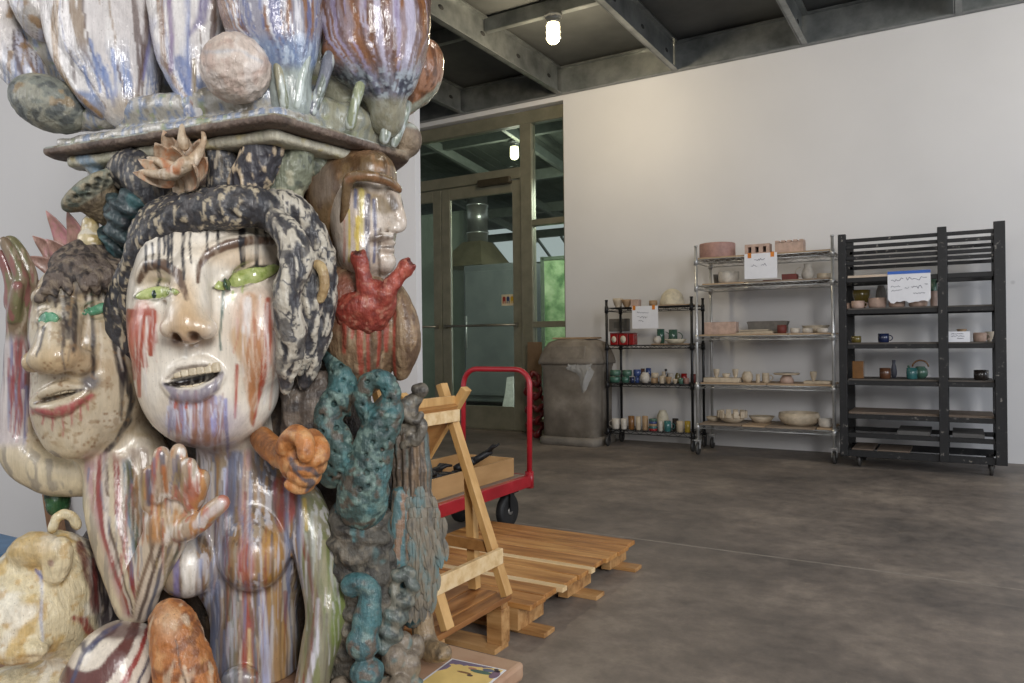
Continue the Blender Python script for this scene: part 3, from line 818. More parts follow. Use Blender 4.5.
# ---- black wire shelf
BY0, BY1 = 6.56, 6.90
bl = [0.16, 0.60, 0.955, 1.31]
bx0, bx1 = X(607.5, BY0), X(692.5, BY0)
wire_rack('black_wire_shelf', bx0, bx1, BY0, BY1, 1.375, bl, BLACKW, 'low black wire shelf on casters between the waste bin and the chrome shelf')
by = 6.66
BS = 'of the black wire shelf'
item('planter', 'bowl', 'bone', 614, 624, bl[3], 298.5, by, 'tan bowl with green rim at the left end of the black shelf top', 'bowl')
item('planter', 'bowl', 'tan', 623, 633, bl[3], 299.5, by, 'tan pot between the green-rimmed bowl and pink box on the black shelf top', 'bowl')
item('pink_block', 'box', 'pink', 633, 641, bl[3], 299.5, by, 'small pale pink clay box on top ' + BS, 'box')
item('cup', 'cup', 'tan', 650, 658.5, bl[3], 300.5, by, 'small tan cup beside the big white dome on the black shelf', 'cup')
board(X(658, BY0), X(691, BY0), BY0+0.02, BY1-0.02, bl[3], 0.01, PLY, 'thin pale board under the white dome on the black shelf top')
item('domed_lid', 'dome', 'cream', 661, 685.5, bl[3]+0.01, 288.5, 6.72, 'large white upturned bowl like a dome on top ' + BS, 'bowl')
# three red tins, each with a cream oval
for i, (a, b, t) in enumerate(((612.5, 620.3, 333), (621, 630.2, 333), (631, 636.5, 333))):
    x0, x1 = X(a, by), X(b, by); w = (x1-x0); h = on_y((a+b)/2, t, by)[1] - bl[2]
    e = empty('storage_tin', ((x0+x1)/2, by, bl[2])); tag(e, ('red tin with a cream oval, the left of three on the black shelf', 'wide red tin with a cream oval, the middle of three on the black shelf', 'narrow red tin, the right of three on the black shelf')[i], 'tin', 'red tins on the black wire shelf')
    MB().box((0, 0, h*0.46), (w, 0.09, h*0.92), bev=0.006).make('tin_body', PM('red'), e)
    MB().box((0, 0, h*0.96), (w*1.03, 0.094, h*0.09), bev=0.004).make('lid', pm('darkred', (110, 20, 22), 0.3), e)
    if i < 2: MB().lathe([(0.0005, -0.001), (w*0.3, -0.001), (w*0.3, 0.001), (0.0005, 0.001)], n=20, M=Matrix.Translation((0, -0.0455, h*0.47)) @ Matrix.Rotation(PI/2, 4, 'X') @ Matrix.Scale(1.25, 4, (0, 1, 0))).make('oval_label', PM('cream'), e)
board(X(651, BY0), X(688, BY0), BY0+0.02, BY1-0.04, bl[2], 0.01, PLY, 'pale board under the green mugs on the black shelf')
z2 = bl[2] + 0.01
item('mug', 'mug', 'green', 657.5, 665.5, z2, 329, 6.8, 'green and red mug, the left of two behind the white dish on the black shelf', 'mug', 'green and red mugs', handle=0.5)
item('mug', 'mug', 'jade', 669, 678.5, z2, 329.5, 6.8, 'green and red mug, the right of two behind the white dish on the black shelf', 'mug', 'green and red mugs', handle=0.4)
item('creamer', 'round', 'white', 654, 662, z2, 336, 6.62, 'small white pot in front of the left green mug on the black shelf', 'pot')
item('serving_dish', 'dish', 'cream', 665, 688, z2, 339, 6.62, 'long low white dish on the pale board ' + BS, 'dish')
# third board: coloured cups, then bisque pieces
z3 = bl[1]
G3 = 'cups on the middle board of the black shelf'
item('cup', 'cup', 'green', 609.5, 621, z3, 376.5, 6.63, 'green cup at the left end of the middle level, lower of the stacked pair', 'cup', G3)
item('cup', 'cup', 'jade', 610, 621.5, z3, 370, 6.63, 'green cup at the left end of the middle level, upper of the stacked pair', 'cup', G3, lift=0.062)
item('mug', 'mug', 'green', 621.8, 630, z3, 376.5, 6.63, 'green mug standing second from the left on the middle level', 'mug', G3, handle=0.3)
item('cup', 'cup', 'jade', 622.5, 632.5, z3, 370, 6.64, 'green cup stacked on the green mug of the black shelf', 'cup', G3, lift=0.06)
item('mug', 'mug', 'navy', 630.2, 634.8, z3, 377, 6.62, 'narrow dark blue cup between the green mug and the lower blue mug', 'mug', G3)
item('mug', 'mug', 'blue', 635.2, 640, z3, 376.5, 6.63, 'blue mug, lower of the blue stacked pair on the black shelf', 'mug', G3)
item('mug', 'mug', 'blue', 633.5, 641.5, z3, 369.5, 6.64, 'blue mug, upper of the blue stacked pair on the black shelf', 'mug', G3, lift=0.06)
item('teapot', 'round', 'white', 640.5, 650.5, z3, 372.5, 6.63, 'round white pot on the middle level beside the blue mugs', 'pot')
item('cup', 'cup', 'brown', 641, 645.2, z3, 368.5, 6.8, 'small brown cup behind the round white pot', 'cup', lift=0.04)
item('cup', 'cup', 'blue', 646, 651.5, z3, 368, 6.8, 'blue cup behind the round white pot', 'cup', lift=0.04)
item('cup', 'cup', 'tan', 651, 658.5, z3, 378, 6.63, 'tan cup, lower of a stacked pair right of the white pot', 'cup', G3)
item('cup', 'cup', 'bone', 651.3, 659, z3, 372.8, 6.63, 'tan cup, upper of a stacked pair right of the white pot', 'cup', G3, lift=0.048)
BI = 'unfired pieces crowded on the middle level of the black shelf'
rb = random.Random(4)
for i, (a, b, t, yy, kd, c) in enumerate(((659.5, 665, 376, 6.6, 'cup', 'bone'), (665.5, 672, 377, 6.6, 'bowl', 'tan'), (661, 667, 371.5, 6.74, 'vase', 'bone'), (668, 674, 373, 6.75, 'cup', 'white'), (672.6, 678, 379, 6.6, 'bowl', 'bone'), (675, 681, 373, 6.76, 'round', 'olive'), (664, 668.5, 369, 6.84, 'vase', 'dark'))):
    item('bisque_' + ('vase' if kd == 'vase' else 'bowl' if kd == 'bowl' else 'pot' if kd == 'round' else 'cup'), kd, c, a, b, z3, t, yy,
         ('small pale cup right of the stacked tan cups', 'low tan bowl beside the small pale cup', 'pale slim vase behind the small pale cup', 'white cup behind the low tan bowl', 'pale low bowl toward the green cup', 'olive round pot behind the pale low bowl', 'dark slim vase at the back of the crowded middle level')[i], 'pottery', BI)
item('cup', 'cup', 'jade', 678.6, 684, z3, 378, 6.6, 'green cup between the pale pieces and the pink cup', 'cup')
item('cup', 'cup', 'red', 681, 687.5, z3, 373.5, 6.76, 'red cup standing behind the green and pink cups', 'cup')
item('cup', 'cup', 'rose', 684.2, 689.5, z3, 378, 6.6, 'pink cup by the right post of the black shelf', 'cup')
item('cup', 'cup', 'brick', 690.5, 697, z3, 374, 6.8, 'dark red cup behind the right post of the black shelf', 'cup')
# bottom board
z4 = bl[0]
G4 = 'mugs on the bottom level of the black shelf'
item('mug', 'mug', 'white', 611.5, 619.5, z4, 418.5, 6.62, 'white mug at the left end of the bottom level of the black shelf', 'mug', G4, handle=PI)
item('mug', 'mug', 'white', 620.5, 627, z4, 418.5, 6.62, 'white mug, second from the left on the bottom level of the black shelf', 'mug', G4, handle=1.6)
for i, (a, b, t, c, l) in enumerate(((627.8, 634.5, 416, 'amber', 'brown and tan tumbler beside the two white mugs'), (635.3, 641, 416.5, 'bone', 'pale tumbler between the two brown tumblers'), (641.8, 648, 416, 'tan', 'tan tumbler left of the striped one'), (657.8, 663, 421, 'white', 'white cup between the striped tumbler and the teal mug'))):
    item('tumbler', 'cup', c, a, b, z4, t, 6.62, l, 'cup', G4)
e = empty('tumbler', (X(652.8, 6.62), 6.62, z4)); tag(e, 'tumbler with red, teal and tan stripes on the bottom level', 'cup', G4)
rr_ = (X(656.6, 6.62)-X(649, 6.62))/2*1.05
for i, c in enumerate(('red', 'teal', 'tan', 'blue', 'jade')): MB().lathe([(rr_, i*0.022), (rr_*1.02, i*0.022+0.011), (rr_, i*0.022+0.022)] + ([(rr_*0.9, 0.11), (rr_*0.9, 0.02), (0.0005, 0.018)] if i == 4 else []), n=18).make('stripe_band', PM(c), e)
item('round_pot', 'round', 'cream', 656.5, 668.5, z4, 410.5, 6.78, 'large white lidded pot behind the teal mug on the bottom level', 'pot')
item('mug', 'mug', 'teal', 663.5, 671, z4, 421, 6.62, 'teal mug on the bottom level of the black shelf', 'mug', handle=0.4)
item('cup', 'cup', 'dark', 671.8, 678.5, z4, 418.5, 6.7, 'dark brown cup right of the teal mug', 'cup')
item('mug', 'mug', 'bone', 676, 683.5, z4, 421, 6.62, 'pale mug with yellow rim right of the dark brown cup', 'mug', handle=1.9)
item('mug', 'mug', 'yellow', 684, 690.5, z4, 421, 6.63, 'yellow and white mug next to the right post, bottom level', 'mug')

# ---- chrome wire shelf
CY0, CY1 = 6.42, 6.86
cl = [0.262, 0.612, 1.028, 1.468, 1.695]
cx0, cx1 = X(697.5, CY0), X(834, CY0)
wire_rack('chrome_wire_shelf', cx0, cx1, CY0, CY1, 1.81, cl, CHROME, 'tall chrome wire shelf on casters holding pale unglazed pots')
CW = 'chrome shelf'
def wb(px0, px1, lv, lab, mat=PLY, y0=CY0+0.015, y1=CY1-0.03, t=0.014): return board(X(px0, CY0), X(px1, CY0), y0, y1, cl[lv], t, mat, lab)
T = 0.014
wb(699, 832, 4, 'long thin board lying on the top level of the chrome shelf')
wb(703, 745, 3, 'short pale board at the left of the second level of the chrome shelf'); wb(746, 831, 3, 'longer board at the right of the second level of the chrome shelf', GREYB)
wb(699, 788, 2, 'long pale board on the middle level of the chrome shelf'); wb(789, 832, 2, 'short board under the white bowls on the middle level of the chrome shelf')
wb(700, 766, 1, 'board under the cup tray on the fourth level of the chrome shelf'); wb(767, 832, 1, 'board under the cake stand on the fourth level of the chrome shelf')
wb(700, 741, 0, 'grey board under the petal bowl on the lowest level of the chrome shelf', GREYB, CY0-0.03); wb(742, 765, 0, 'narrow pale board under the wide plate on the lowest level', PLY, CY0-0.02); wb(766, 815, 0, 'grey board under the big bowl on the lowest level', GREYB, CY0-0.03); wb(816, 832, 0, 'short pale board under the small bowl on the lowest level', PLY)
yy = 6.56
item('drum_pot', 'drum', 'rose', 701, 737, cl[4]+T, 243.8, 6.64, 'wide round pinkish pot at the left of the chrome shelf top', 'pot')
# the little house with three windows
e = empty('house_block', (X(760, yy), yy, cl[4]+T)); tag(e, 'pale clay block with three dark window openings on the chrome shelf top', 'pottery')
hw = X(772, yy) - X(747.5, yy); hh = on_y(760, 244.5, yy)[1] - cl[4] - T
hb = MB()
for q0, q1 in ((0, 0.13), (0.27, 0.43), (0.57, 0.73), (0.87, 1)): hb.box((-hw/2 + hw*(q0+q1)/2, 0, hh*0.49), (hw*(q1-q0), 0.1, hh*0.54))
hb.box((0, 0, hh*0.88), (hw, 0.1, hh*0.24)).box((0, 0, hh*0.11), (hw, 0.1, hh*0.22))
hb.make('clay_wall', PM('pink'), e)
MB().box((0, 0.036, hh/2), (hw*0.9, 0.006, hh*0.6)).make('window_recess', PM('dark'), e)
# crenellated planter
e = MB(); w_ = X(806, yy) - X(778, yy); h_ = on_y(792, 240.5, yy)[1] - cl[4] - T
e.box((0, 0, h_*0.42), (w_, 0.12, h_*0.84))
for i in range(5): e.box((-w_/2 + w_*(0.07 + 0.215*i), 0, h_*0.9), (w_*0.13, 0.12, h_*0.2))
o = e.make('crenellated_planter', PM('pink')); o.location = (X(792, yy), yy, cl[4]+T); tag(o, 'pinkish planter with notched castle rim at the right of the chrome shelf top', 'planter')
z = cl[3]+T
item('bowl', 'basin', 'white', 719.5, 740.5, z, 272, 6.56, 'wide white bowl at the left of the second level of the chrome shelf', 'bowl')
item('plate', 'dish', 'grey', 714.5, 721, z, 274.5, 6.74, 'grey dish peeking out behind the wide white bowl', 'dish')
item('brick_dish', 'box', 'brick', 784, 799, z, 274.2, 6.52, 'dark red rectangular dish left of the white jug', 'dish')
item('flat_tile', 'box', 'brick', 765, 783, z, 279, 6.58, 'flat dark red tile left of the dark red dish', 'tile', hz=0.014)
e = item('jug', 'vase', 'white', 802.5, 815.5, z, 263.5, 6.62, 'white pot-bellied jug on the second level of the chrome shelf', 'jug', handle=PI)
item('low_bowl', 'basin', 'bone', 818, 833, z, 273.5, 6.62, 'pale low bowl right of the white jug', 'bowl')
z = cl[2]+T
o = item('rounded_planter', 'box', 'pink', 706, 738.5, z, 322, 6.58, 'pinkish rounded clay block at the left of the middle level of the chrome shelf', 'planter')
sh = MB(); 
for i, (dx, dy, w2, t2, rz_) in enumerate(((0, 0, 0.3, 0.012, 0.03), (0.02, 0.01, 0.27, 0.01, -0.04), (-0.01, 0, 0.24, 0.01, 0.06))):
    o = MB().box((0, 0, t2/2), (w2, 0.2, t2), bev=0.003).make('clay_slab', PM('bone')); o.location = (X(757, 6.56)+dx, 6.56+dy, z + 0.0125*i); o.rotation_euler = (0, 0, rz_)
    tag(o, ('lowest of three thin clay slabs stacked on the middle level', 'middle one of three thin clay slabs stacked on the middle level', 'topmost of three thin clay slabs stacked on the middle level')[i], 'slab', 'clay slabs on the chrome shelf')
tr = MB(); tw = X(788, 6.76) - X(750, 6.76)
tr.box((0, 0, 0.008), (tw*0.86, 0.1, 0.016))
for s in (-1, 1): tr.bar((-tw*0.43, s*0.05, 0.01), (tw*0.43, s*0.05, 0.01), 0.012, 0.014).box((0, s*0.06, 0.06), (tw*0.98, 0.012, 0.1), (s*-0.25, 0, 0)); 
for s in (-1, 1): tr.box((s*tw*0.46, 0, 0.06), (0.012, 0.12, 0.1), (0, s*0.35, 0))
o = tr.make('serving_tray', PM('grey')); o.location = (X(769, 6.76), 6.76, z); tag(o, 'large grey flared rectangular dish behind the clay slabs', 'dish')
item('cup', 'cup', 'brick', 777.5, 788, z, 325, 6.52, 'rust red cup in front of the grey flared dish', 'cup')
for a, b, l in ((791, 801, 'white bowl nearest the rust red cup, left of three on the chrome shelf'), (803, 814, 'white bowl in the middle of three on the chrome shelf'), (817.5, 829.5, 'white bowl nearest the right post, one of three on the chrome shelf')):
    item('bowl', 'basin', 'white', a, b, z, 328, 6.54, l, 'bowl', 'white bowls in a row on the chrome shelf')
item('plate', 'dish', 'bone', 802, 831, z, 325.5, 6.74, 'pale plate behind the three white bowls', 'plate')
z = cl[1]+T
o = MB().box((0, 0, 0.02), (X(741, 6.54)-X(705.5, 6.54), 0.13, 0.04), bev=0.006).make('cup_tray', PM('bone')); o.location = (X(723.2, 6.54), 6.54, z); tag(o, 'pale long tray carrying two small cups on the chrome shelf', 'tray')
for a, b, l in ((713.5, 720, 'small pale cup on the left half of the long tray'), (732.5, 739, 'small pale cup on the right half of the long tray')):
    item('small_cup', 'bowl', 'bone', a, b, z+0.04, 369, 6.54, l, 'cup', 'small cups on the long tray')
item('small_dish', 'dish', 'bone', 722, 731, z+0.04, 373.5, 6.54, 'flat dish between the two small cups on the long tray', 'dish')
item('sugar_bowl', 'round', 'bone', 741.8, 753.5, z, 371.5, 6.56, 'round pale pot right of the long tray', 'pot')
item('creamer', 'cup', 'bone', 756, 760.5, z, 374, 6.54, 'tiny pale cylinder cup right of the round pot', 'cup')
item('mug', 'mug', 'bone', 762, 770, z, 373, 6.58, 'pale mug with side handle left of the cake stand', 'mug', handle=0.2)
e = empty('cake_stand', (X(787, 6.58), 6.58, z)); tag(e, 'pale cake stand with a wide flat top on the chrome shelf', 'cake stand')
ch = on_y(787, 373, 6.58)[1] - z; cr_ = (X(800, 6.58) - X(773.5, 6.58))/2
MB().lathe([(cr_*0.55, 0), (cr_*0.5, ch*0.4), (cr_*0.3, ch*0.8), (cr_*0.3, ch*0.82), (0.0005, ch*0.82)], n=24).make('foot', PM('pink'), e)
MB().lathe([(0.0005, ch*0.82), (cr_*0.9, ch*0.82), (cr_, ch*0.95), (cr_*0.98, ch), (0.0005, ch*0.93)], n=28).make('plate_top', PM('bone'), e)
o = MB().box((0, 0, 0.012), (X(832, 6.56)-X(805, 6.56), 0.14, 0.024), bev=0.005).make('flat_tray', PM('bone')); o.location = (X(818.5, 6.56), 6.56, z); tag(o, 'flat pale tray right of the cake stand', 'tray')
item('candle_holder', 'bowl', 'bone', 810, 817.5, z+0.024, 371.5, 6.56, 'small pale cup with a flared rim on the flat tray', 'cup')
z = cl[0]+T
# petal bowl
e = MB().lathe([(0.06, 0), (0.1, 0.03), (0.115, 0.065), (0.105, 0.065), (0.085, 0.03), (0.0005, 0.015)], n=28)
for i in range(12):
    t = 2*PI*i/12; e.box((0.118*math.cos(t), 0.118*math.sin(t), 0.075), (0.02, 0.045, 0.06), (0, 0.35, t) if False else (0, 0, t), bev=0.006)
o = e.make('petal_bowl', PM('bone')); o.location = (X(732, 6.56), 6.56, z); tag(o, 'pale bowl with a rim of upright petals on the lowest level', 'bowl')
item('low_dish', 'dish', 'bone', 705.5, 721, z, 416.5, 6.62, 'low pale dish at the left end of the lowest level of the chrome shelf', 'dish')
item('wide_plate', 'dish', 'bone', 748, 775, z, 416, 6.68, 'wide pale plate with raised rim in the middle of the lowest level', 'plate')
e = MB().lathe([(0.11, 0), (0.15, 0.03), (0.165, 0.07), (0.155, 0.105), (0.145, 0.105), (0.15, 0.07), (0.13, 0.03), (0.0005, 0.02)], n=40, wob=0.02)
o = e.make('big_bowl', PM('bone')); o.location = (X(799, 6.6), 6.6, z); tag(o, 'big heavy pale bowl on the lowest level of the chrome shelf', 'bowl')
item('small_bowl', 'basin', 'white', 818, 832, z, 418.5, 6.54, 'small white bowl right of the big heavy bowl', 'bowl')

# ---- black steel ware rack
RY0, RY1 = 6.32, 6.80
STEEL = mottled('spattered_black_steel', (17, 17, 19), (25, 25, 27), 24, 0.55, 0.1, bump=0.12, c3=(150, 144, 136), hi=0.78, lo=0.5, detail=3)
rx0, rxm, rx1 = -0.785, -0.112, 0.24
rk = empty('ware_rack', ((rx0+rx1)/2, (RY0+RY1)/2, 0)); tag(rk, 'wide clay-spattered black steel ware rack on casters at the right of the wall', 'rack')
rcx, rcy = (rx0+rx1)/2, (RY0+RY1)/2
for x, w, top in ((rx0, 0.055, 1.80), (rxm, 0.06, 1.80), (rx1, 0.07, 1.81)):
    for y in (RY0, RY1): MB().box((x-rcx, y-rcy, (top+0.085)/2), (w, 0.05, top-0.085), bev=0.003).make('upright', STEEL, rk)
rl = [1.765, 1.715, 1.63, 1.59, 1.46, 1.215, 0.948, 0.668, 0.41, 0.265, 0.125]
for z in rl:
    for y in (RY0+0.01, RY1-0.01): MB().box(((rx0+rx1)/2-rcx, y-rcy, z - 0.017), (rx1-rx0, 0.03, (0.026 if z > 1.5 else 0.034) if z > 0.15 else 0.05), bev=0.002).make('cross_rail', STEEL, rk)
for z in rl[4:]:
    for x in (rx0, rxm, rx1): MB().box((x-rcx, 0, z-0.02), (0.04, RY1-RY0-0.05, 0.03)).make('side_rail', STEEL, rk)
for x in (rx0+0.1, rx1-0.06):
    for y in (RY0+0.06, RY1-0.06): caster(rk, x-rcx, y-rcy, 0.1, STEEL, 0.05)
RB = mottled('spattered_ware_board', (74, 70, 66), (104, 96, 88), 9, 0.7, stretch=(0.6, 5, 5), bump=0.1)
for i, z in enumerate((rl[5], rl[6], rl[7])):
    board(rx0+0.03, rxm-0.03, RY0+0.03, RY1-0.03, z, 0.012, RB, 'left board on the %s shelf of the black ware rack' % ('upper', 'middle', 'lower')[i]); board(rxm+0.03, rx1-0.04, RY0+0.03, RY1-0.03, z, 0.012, RB, 'right board on the %s shelf of the black ware rack' % ('upper', 'middle', 'lower')[i])
WB = mottled('brown_ware_board', (92, 78, 66), (122, 106, 92), 9, 0.7, stretch=(0.6, 5, 5), bump=0.1)
board(rx0+0.03, rxm-0.03, RY0+0.03, RY1-0.03, rl[8], 0.016, WB, 'brown board on the left of the fourth rack shelf, empty'); board(rxm+0.03, rx1-0.04, RY0+0.03, RY1-0.03, rl[8], 0.016, WB, 'brown board on the right of the fourth rack shelf, empty')
board(rx0+0.05, rx0+0.2, RY0+0.03, RY1-0.05, rl[10], 0.016, WB, 'short brown board at the left of the rack base'); board(rx0+0.225, rx0+0.45, RY0+0.03, RY1-0.1, rl[10], 0.016, WB, 'wider brown board right of the short one on the rack base')
GB = plain('grey_kiln_shelf', (92, 90, 88), 0.8)
board(-0.42, -0.2, RY0+0.02, RY1-0.06, rl[9], 0.03, GB, 'grey kiln slab on the left of the low rack rails', 'kiln_slab'); board(-0.06, 0.14, RY0+0.02, RY1-0.06, rl[9], 0.03, GB, 'grey kiln slab on the right of the low rack rails', 'kiln_slab')
z = rl[4]
board(X(849, RY0), X(890, RY0), RY0+0.0, RY0+0.3, z, 0.018, mottled('bisque_board', (186, 166, 146), (206, 188, 168), 9, 0.6), 'long pale clay board on the fifth bar of the black rack')
board(X(893, RY0), X(909, RY0), RY0+0.05, RY0+0.3, z, 0.022, _mats['bisque_board'], 'short pale clay board right of the long one on the black rack')
z = rl[5]+0.012; ry = 6.44
item('bowl', 'bowl', 'olive', 853, 872, z, 290, 6.62, 'olive glazed bowl at the back left of the upper rack shelf', 'bowl')
item('mug', 'basin', 'pink', 852, 866, z, 301, ry, 'pale pink mug at the front left of the upper rack shelf', 'mug', handle=0.2)
item('cup', 'cup', 'pink', 847, 852, z, 303, 6.5, 'tiny pale cup squeezed against the left rack upright', 'cup')
item('bowl', 'basin', 'pink', 869, 888, z, 298, ry, 'pale pink bowl right of the pink mug, left of the big paper notice', 'bowl')
item('pouring_pot', 'round', 'grey', 876.5, 888, z, 285.5, 6.62, 'grey round pot with dark mouth behind the pink bowl', 'pot')
item('bowl', 'basin', 'pink', 889.5, 906.5, z, 301, ry, 'pale pink bowl partly under the big paper notice', 'bowl')
item('bowl', 'basin', 'pink', 909.5, 929, z, 300, ry, 'pale pink bowl under the right half of the big paper notice', 'bowl')
item('vase', 'cup', 'pink', 931, 939, z, 291, 6.46, 'tall pale pink cup beside the middle rack upright', 'cup')
item('vase', 'cup', 'jade', 931.5, 938.5, z, 276.5, 6.66, 'green glazed vase behind the tall pink cup', 'vase')
z = rl[6]+0.012
item('cup', 'cup', 'olive', 851, 862.5, z, 336, ry, 'olive and brown cup at the left of the middle rack shelf', 'cup')
item('mug', 'mug', 'navy', 878, 890.5, z, 333.5, ry, 'dark blue mug with handle on the middle rack shelf', 'mug', handle=0.0)
item('mug', 'mug', 'pink', 973, 988, z, 332.5, 6.46, 'pale pink mug with dark handle on the right of the middle rack shelf', 'mug', handle=0.2)
item('bowl', 'bowl', 'bone', 985, 995, z, 331.5, 6.6, 'pale pot behind the pink mug by the right rack upright', 'pot')
item('lid', 'dish', 'tan', 957, 968, z, 329, 6.6, 'small tan dish behind the little white card', 'dish', lift=0.06)
z = rl[7]+0.012
e = MB(); 
o = item('box_vase', 'box', 'amber', 853, 864.5, z, 361, ry, 'striped tan square vase at the left of the lower rack shelf', 'vase')
item('mug', 'mug', 'brown', 879, 892, z, 368, ry, 'shiny red-brown cup on the lower rack shelf', 'cup')
item('slim_vase', 'vase', 'slate', 891, 897.5, z, 360, 6.58, 'slim grey vase behind the red-brown cup', 'vase')
e = item('cup', 'cup', 'teal', 906, 918.5, z, 368, ry, 'teal cup in front left of the teal teapot', 'cup')
e = item('teapot', 'round', 'jade', 912.5, 929, z, 366.5, 6.56, 'green teapot with arched brown handle on the lower rack shelf', 'teapot', handle=None)
tp = e; MB().tube([(0.055*math.cos(t), 0, 0.085 + 0.055*math.sin(t)) for t in np.linspace(0.1, PI-0.1, 11)], 0.006, 8).make('arched_handle', PM('amber'), tp)
MB().tube([(-0.05, 0, 0.05), (-0.075, 0, 0.075), (-0.085, 0, 0.1)], [0.012, 0.01, 0.007], 8).make('spout', PM('jade'), tp)
e = item('bowl', 'mug', 'dark', 973, 990, z, 370, 6.46, 'black and white glazed cup on the right of the lower rack shelf', 'cup')

# ---- paper notices
PAPER = plain('white_paper', (226, 226, 230), 0.6, var=0.03); INK = plain('grey_ink', (122, 122, 136), 0.6)
ORT = plain('orange_tape', (214, 126, 30), 0.5); BLT = plain('blue_tape', (46, 100, 190), 0.5)
def scrawl(m, x0, x1, zc, h, seed, w=0.0016):
    r = random.Random(seed); x = x0; pts = []
    while x < x1:
        pts.append((x, -0.0017, zc + r.uniform(-h/2, h/2)*(1.6 if r.random() < 0.15 else 0.8))); x += h*r.uniform(0.22, 0.4)
    for a, b in zip(pts, pts[1:]): m.bar(a, b, 0.0006, w, (0, 0, 1))
def notice(px0, px1, py0, py1, y, label, tape, lines, torn=False):
    x0, zt = on_y(px0, (py0[0]), y); x1, zt2 = on_y(px1, py0[1], y); zb = on_y((px0+px1)/2, py1, y)[1]
    zt = (zt+zt2)/2; w, h = x1-x0, zt-zb
    e = empty('paper_notice', ((x0+x1)/2, y, zb)); tag(e, label, 'notice')
    if torn:
        r = random.Random(9); bot = [(-w/2 + w*i/14, 0.02*h*r.uniform(-1.5, 1.2) + (0.1*h if i in (0, 14) else 0) - 0.03*h*math.sin(i)) for i in range(15)]
        pts = [(w/2, h), (-w/2, h)] + bot
    else: pts = [(w/2, h), (-w/2, h), (-w/2, 0), (w/2, 0)]
    MB().poly(pts, 0.002).make('paper_sheet', PAPER, e)
    if tape == 'blue': MB().box((0, -0.0018, h*0.955), (w*1.0, 0.001, h*0.1)).make('tape', BLT, e)
    else:
        for s in tape: MB().box((w*s, -0.0018, h*0.93), (w*0.11, 0.001, h*0.2)).make('tape', ORT, e)
    for k_, (a, b, c, hh, ww) in enumerate(lines):
        im = MB(); scrawl(im, w*a, w*b, h*c, h*hh, 11*k_+len(label), ww); im.make('written_line', INK, e)
    return e
notice(632, 658, (306, 306), 328.5, BY0-0.0055, 'white notice with two orange tapes on the black wire shelf', (-0.42, 0.33), [(-0.3, 0.15, 0.7, 0.09, 0.003), (-0.3, 0.1, 0.52, 0.09, 0.003), (-0.25, -0.05, 0.35, 0.07, 0.003)])
notice(744.3, 777, (254, 252.3), 278.5, CY0-0.0055, 'white notice with two orange tapes on the top of the chrome shelf', (-0.34, 0.36), [(-0.2, 0.15, 0.76, 0.13, 0.004), (-0.3, -0.08, 0.52, 0.09, 0.003), (0.02, 0.2, 0.54, 0.09, 0.003)])
notice(887.5, 930.5, (272, 269.5), 301.5, RY0-0.0065, 'big torn white notice under blue tape hanging on the black rack', 'blue', [(-0.42, -0.12, 0.72, 0.15, 0.004), (-0.06, 0.42, 0.74, 0.15, 0.004), (-0.42, -0.18, 0.5, 0.08, 0.003), (-0.42, -0.15, 0.37, 0.08, 0.003), (-0.1, 0.0, 0.45, 0.09, 0.003), (0.06, 0.32, 0.46, 0.13, 0.004), (0.36, 0.44, 0.55, 0.03, 0.003), (0.1, 0.38, 0.26, 0.05, 0.003)], True)
notice(948.5, 970, (331.5, 331.5), 342.8, RY0+0.032, 'little white printed card standing on the middle shelf of the black rack', (), [(-0.38, 0.2, 0.8, 0.1, 0.003), (-0.38, 0.25, 0.6, 0.12, 0.003), (-0.1, 0.2, 0.38, 0.08, 0.003)])
# grey plate on the wall behind the black shelf
x0, z1 = on_y(610, 319, WY); x1, z0 = on_y(630, 331, WY)
o = MB().box((0, 0, 0), (x1-x0, 0.03, z1-z0), bev=0.006).make('outlet_box', plain('outlet_grey', (112, 108, 102), 0.5)); o.location = ((x0+x1)/2, WY-0.015, (z0+z1)/2); tag(o, 'grey outlet box on the white wall behind the black wire shelf', 'outlet')
MB().box((0, -0.016, 0), ((x1-x0)*0.5, 0.004, (z1-z0)*0.5), bev=0.002).make('cover_plate', plain('outlet_cover', (84, 82, 78), 0.5), o)
# ------------------------------------------------------------------ waste bin and things by the door
BIN = mottled('dusty_brown_plastic', (108, 99, 88), (128, 119, 107), 5, 0.6, bump=0.08, c3=(154, 145, 133), hi=0.74)
xl_ = X(537, 6.42); tw = (bx0 - 0.035 - xl_)/2.2; tx, ty = xl_ + tw*1.1, 6.66
tb = empty('waste_bin', (tx, ty, 0)); tag(tb, 'large dusty brown waste bin with domed hood beside the door', 'bin')
def rring(m, hx, hy, z, n=8, p=0.28):
    out = []
    for i in range(4*n):
        t = 2*PI*i/(4*n); c, s = math.cos(t), math.sin(t)
        out.append(m.bm.verts.new((hx*math.copysign(abs(c)**p, c), hy*math.copysign(abs(s)**p, s), z)))
    return out
def loft(m, rings, cap0=True, cap1=True):
    for A, B in zip(rings, rings[1:]):
        n = len(A)
        for i in range(n): f = m.bm.faces.new((A[i], A[(i+1) % n], B[(i+1) % n], B[i])); f.smooth = True
    if cap0: m.bm.faces.new(rings[0][::-1])
    if cap1: m.bm.faces.new(rings[-1])
    return m
m = MB(); loft(m, [rring(m, tw*a, 0.24*a, z) for a, z in ((0.97, 0.07), (0.98, 0.4), (1.0, 0.74), (1.03, 0.755), (1.03, 0.78))]); m.make('bin_body', BIN, tb)
m = MB(); loft(m, [rring(m, tw*a, 0.26*a, z) for a, z in ((1.06, 0.0), (1.06, 0.06), (0.99, 0.08))]); m.make('base_skirt', mottled('dusty_base', (104, 98, 90), (132, 124, 114), 5, 0.8), tb)
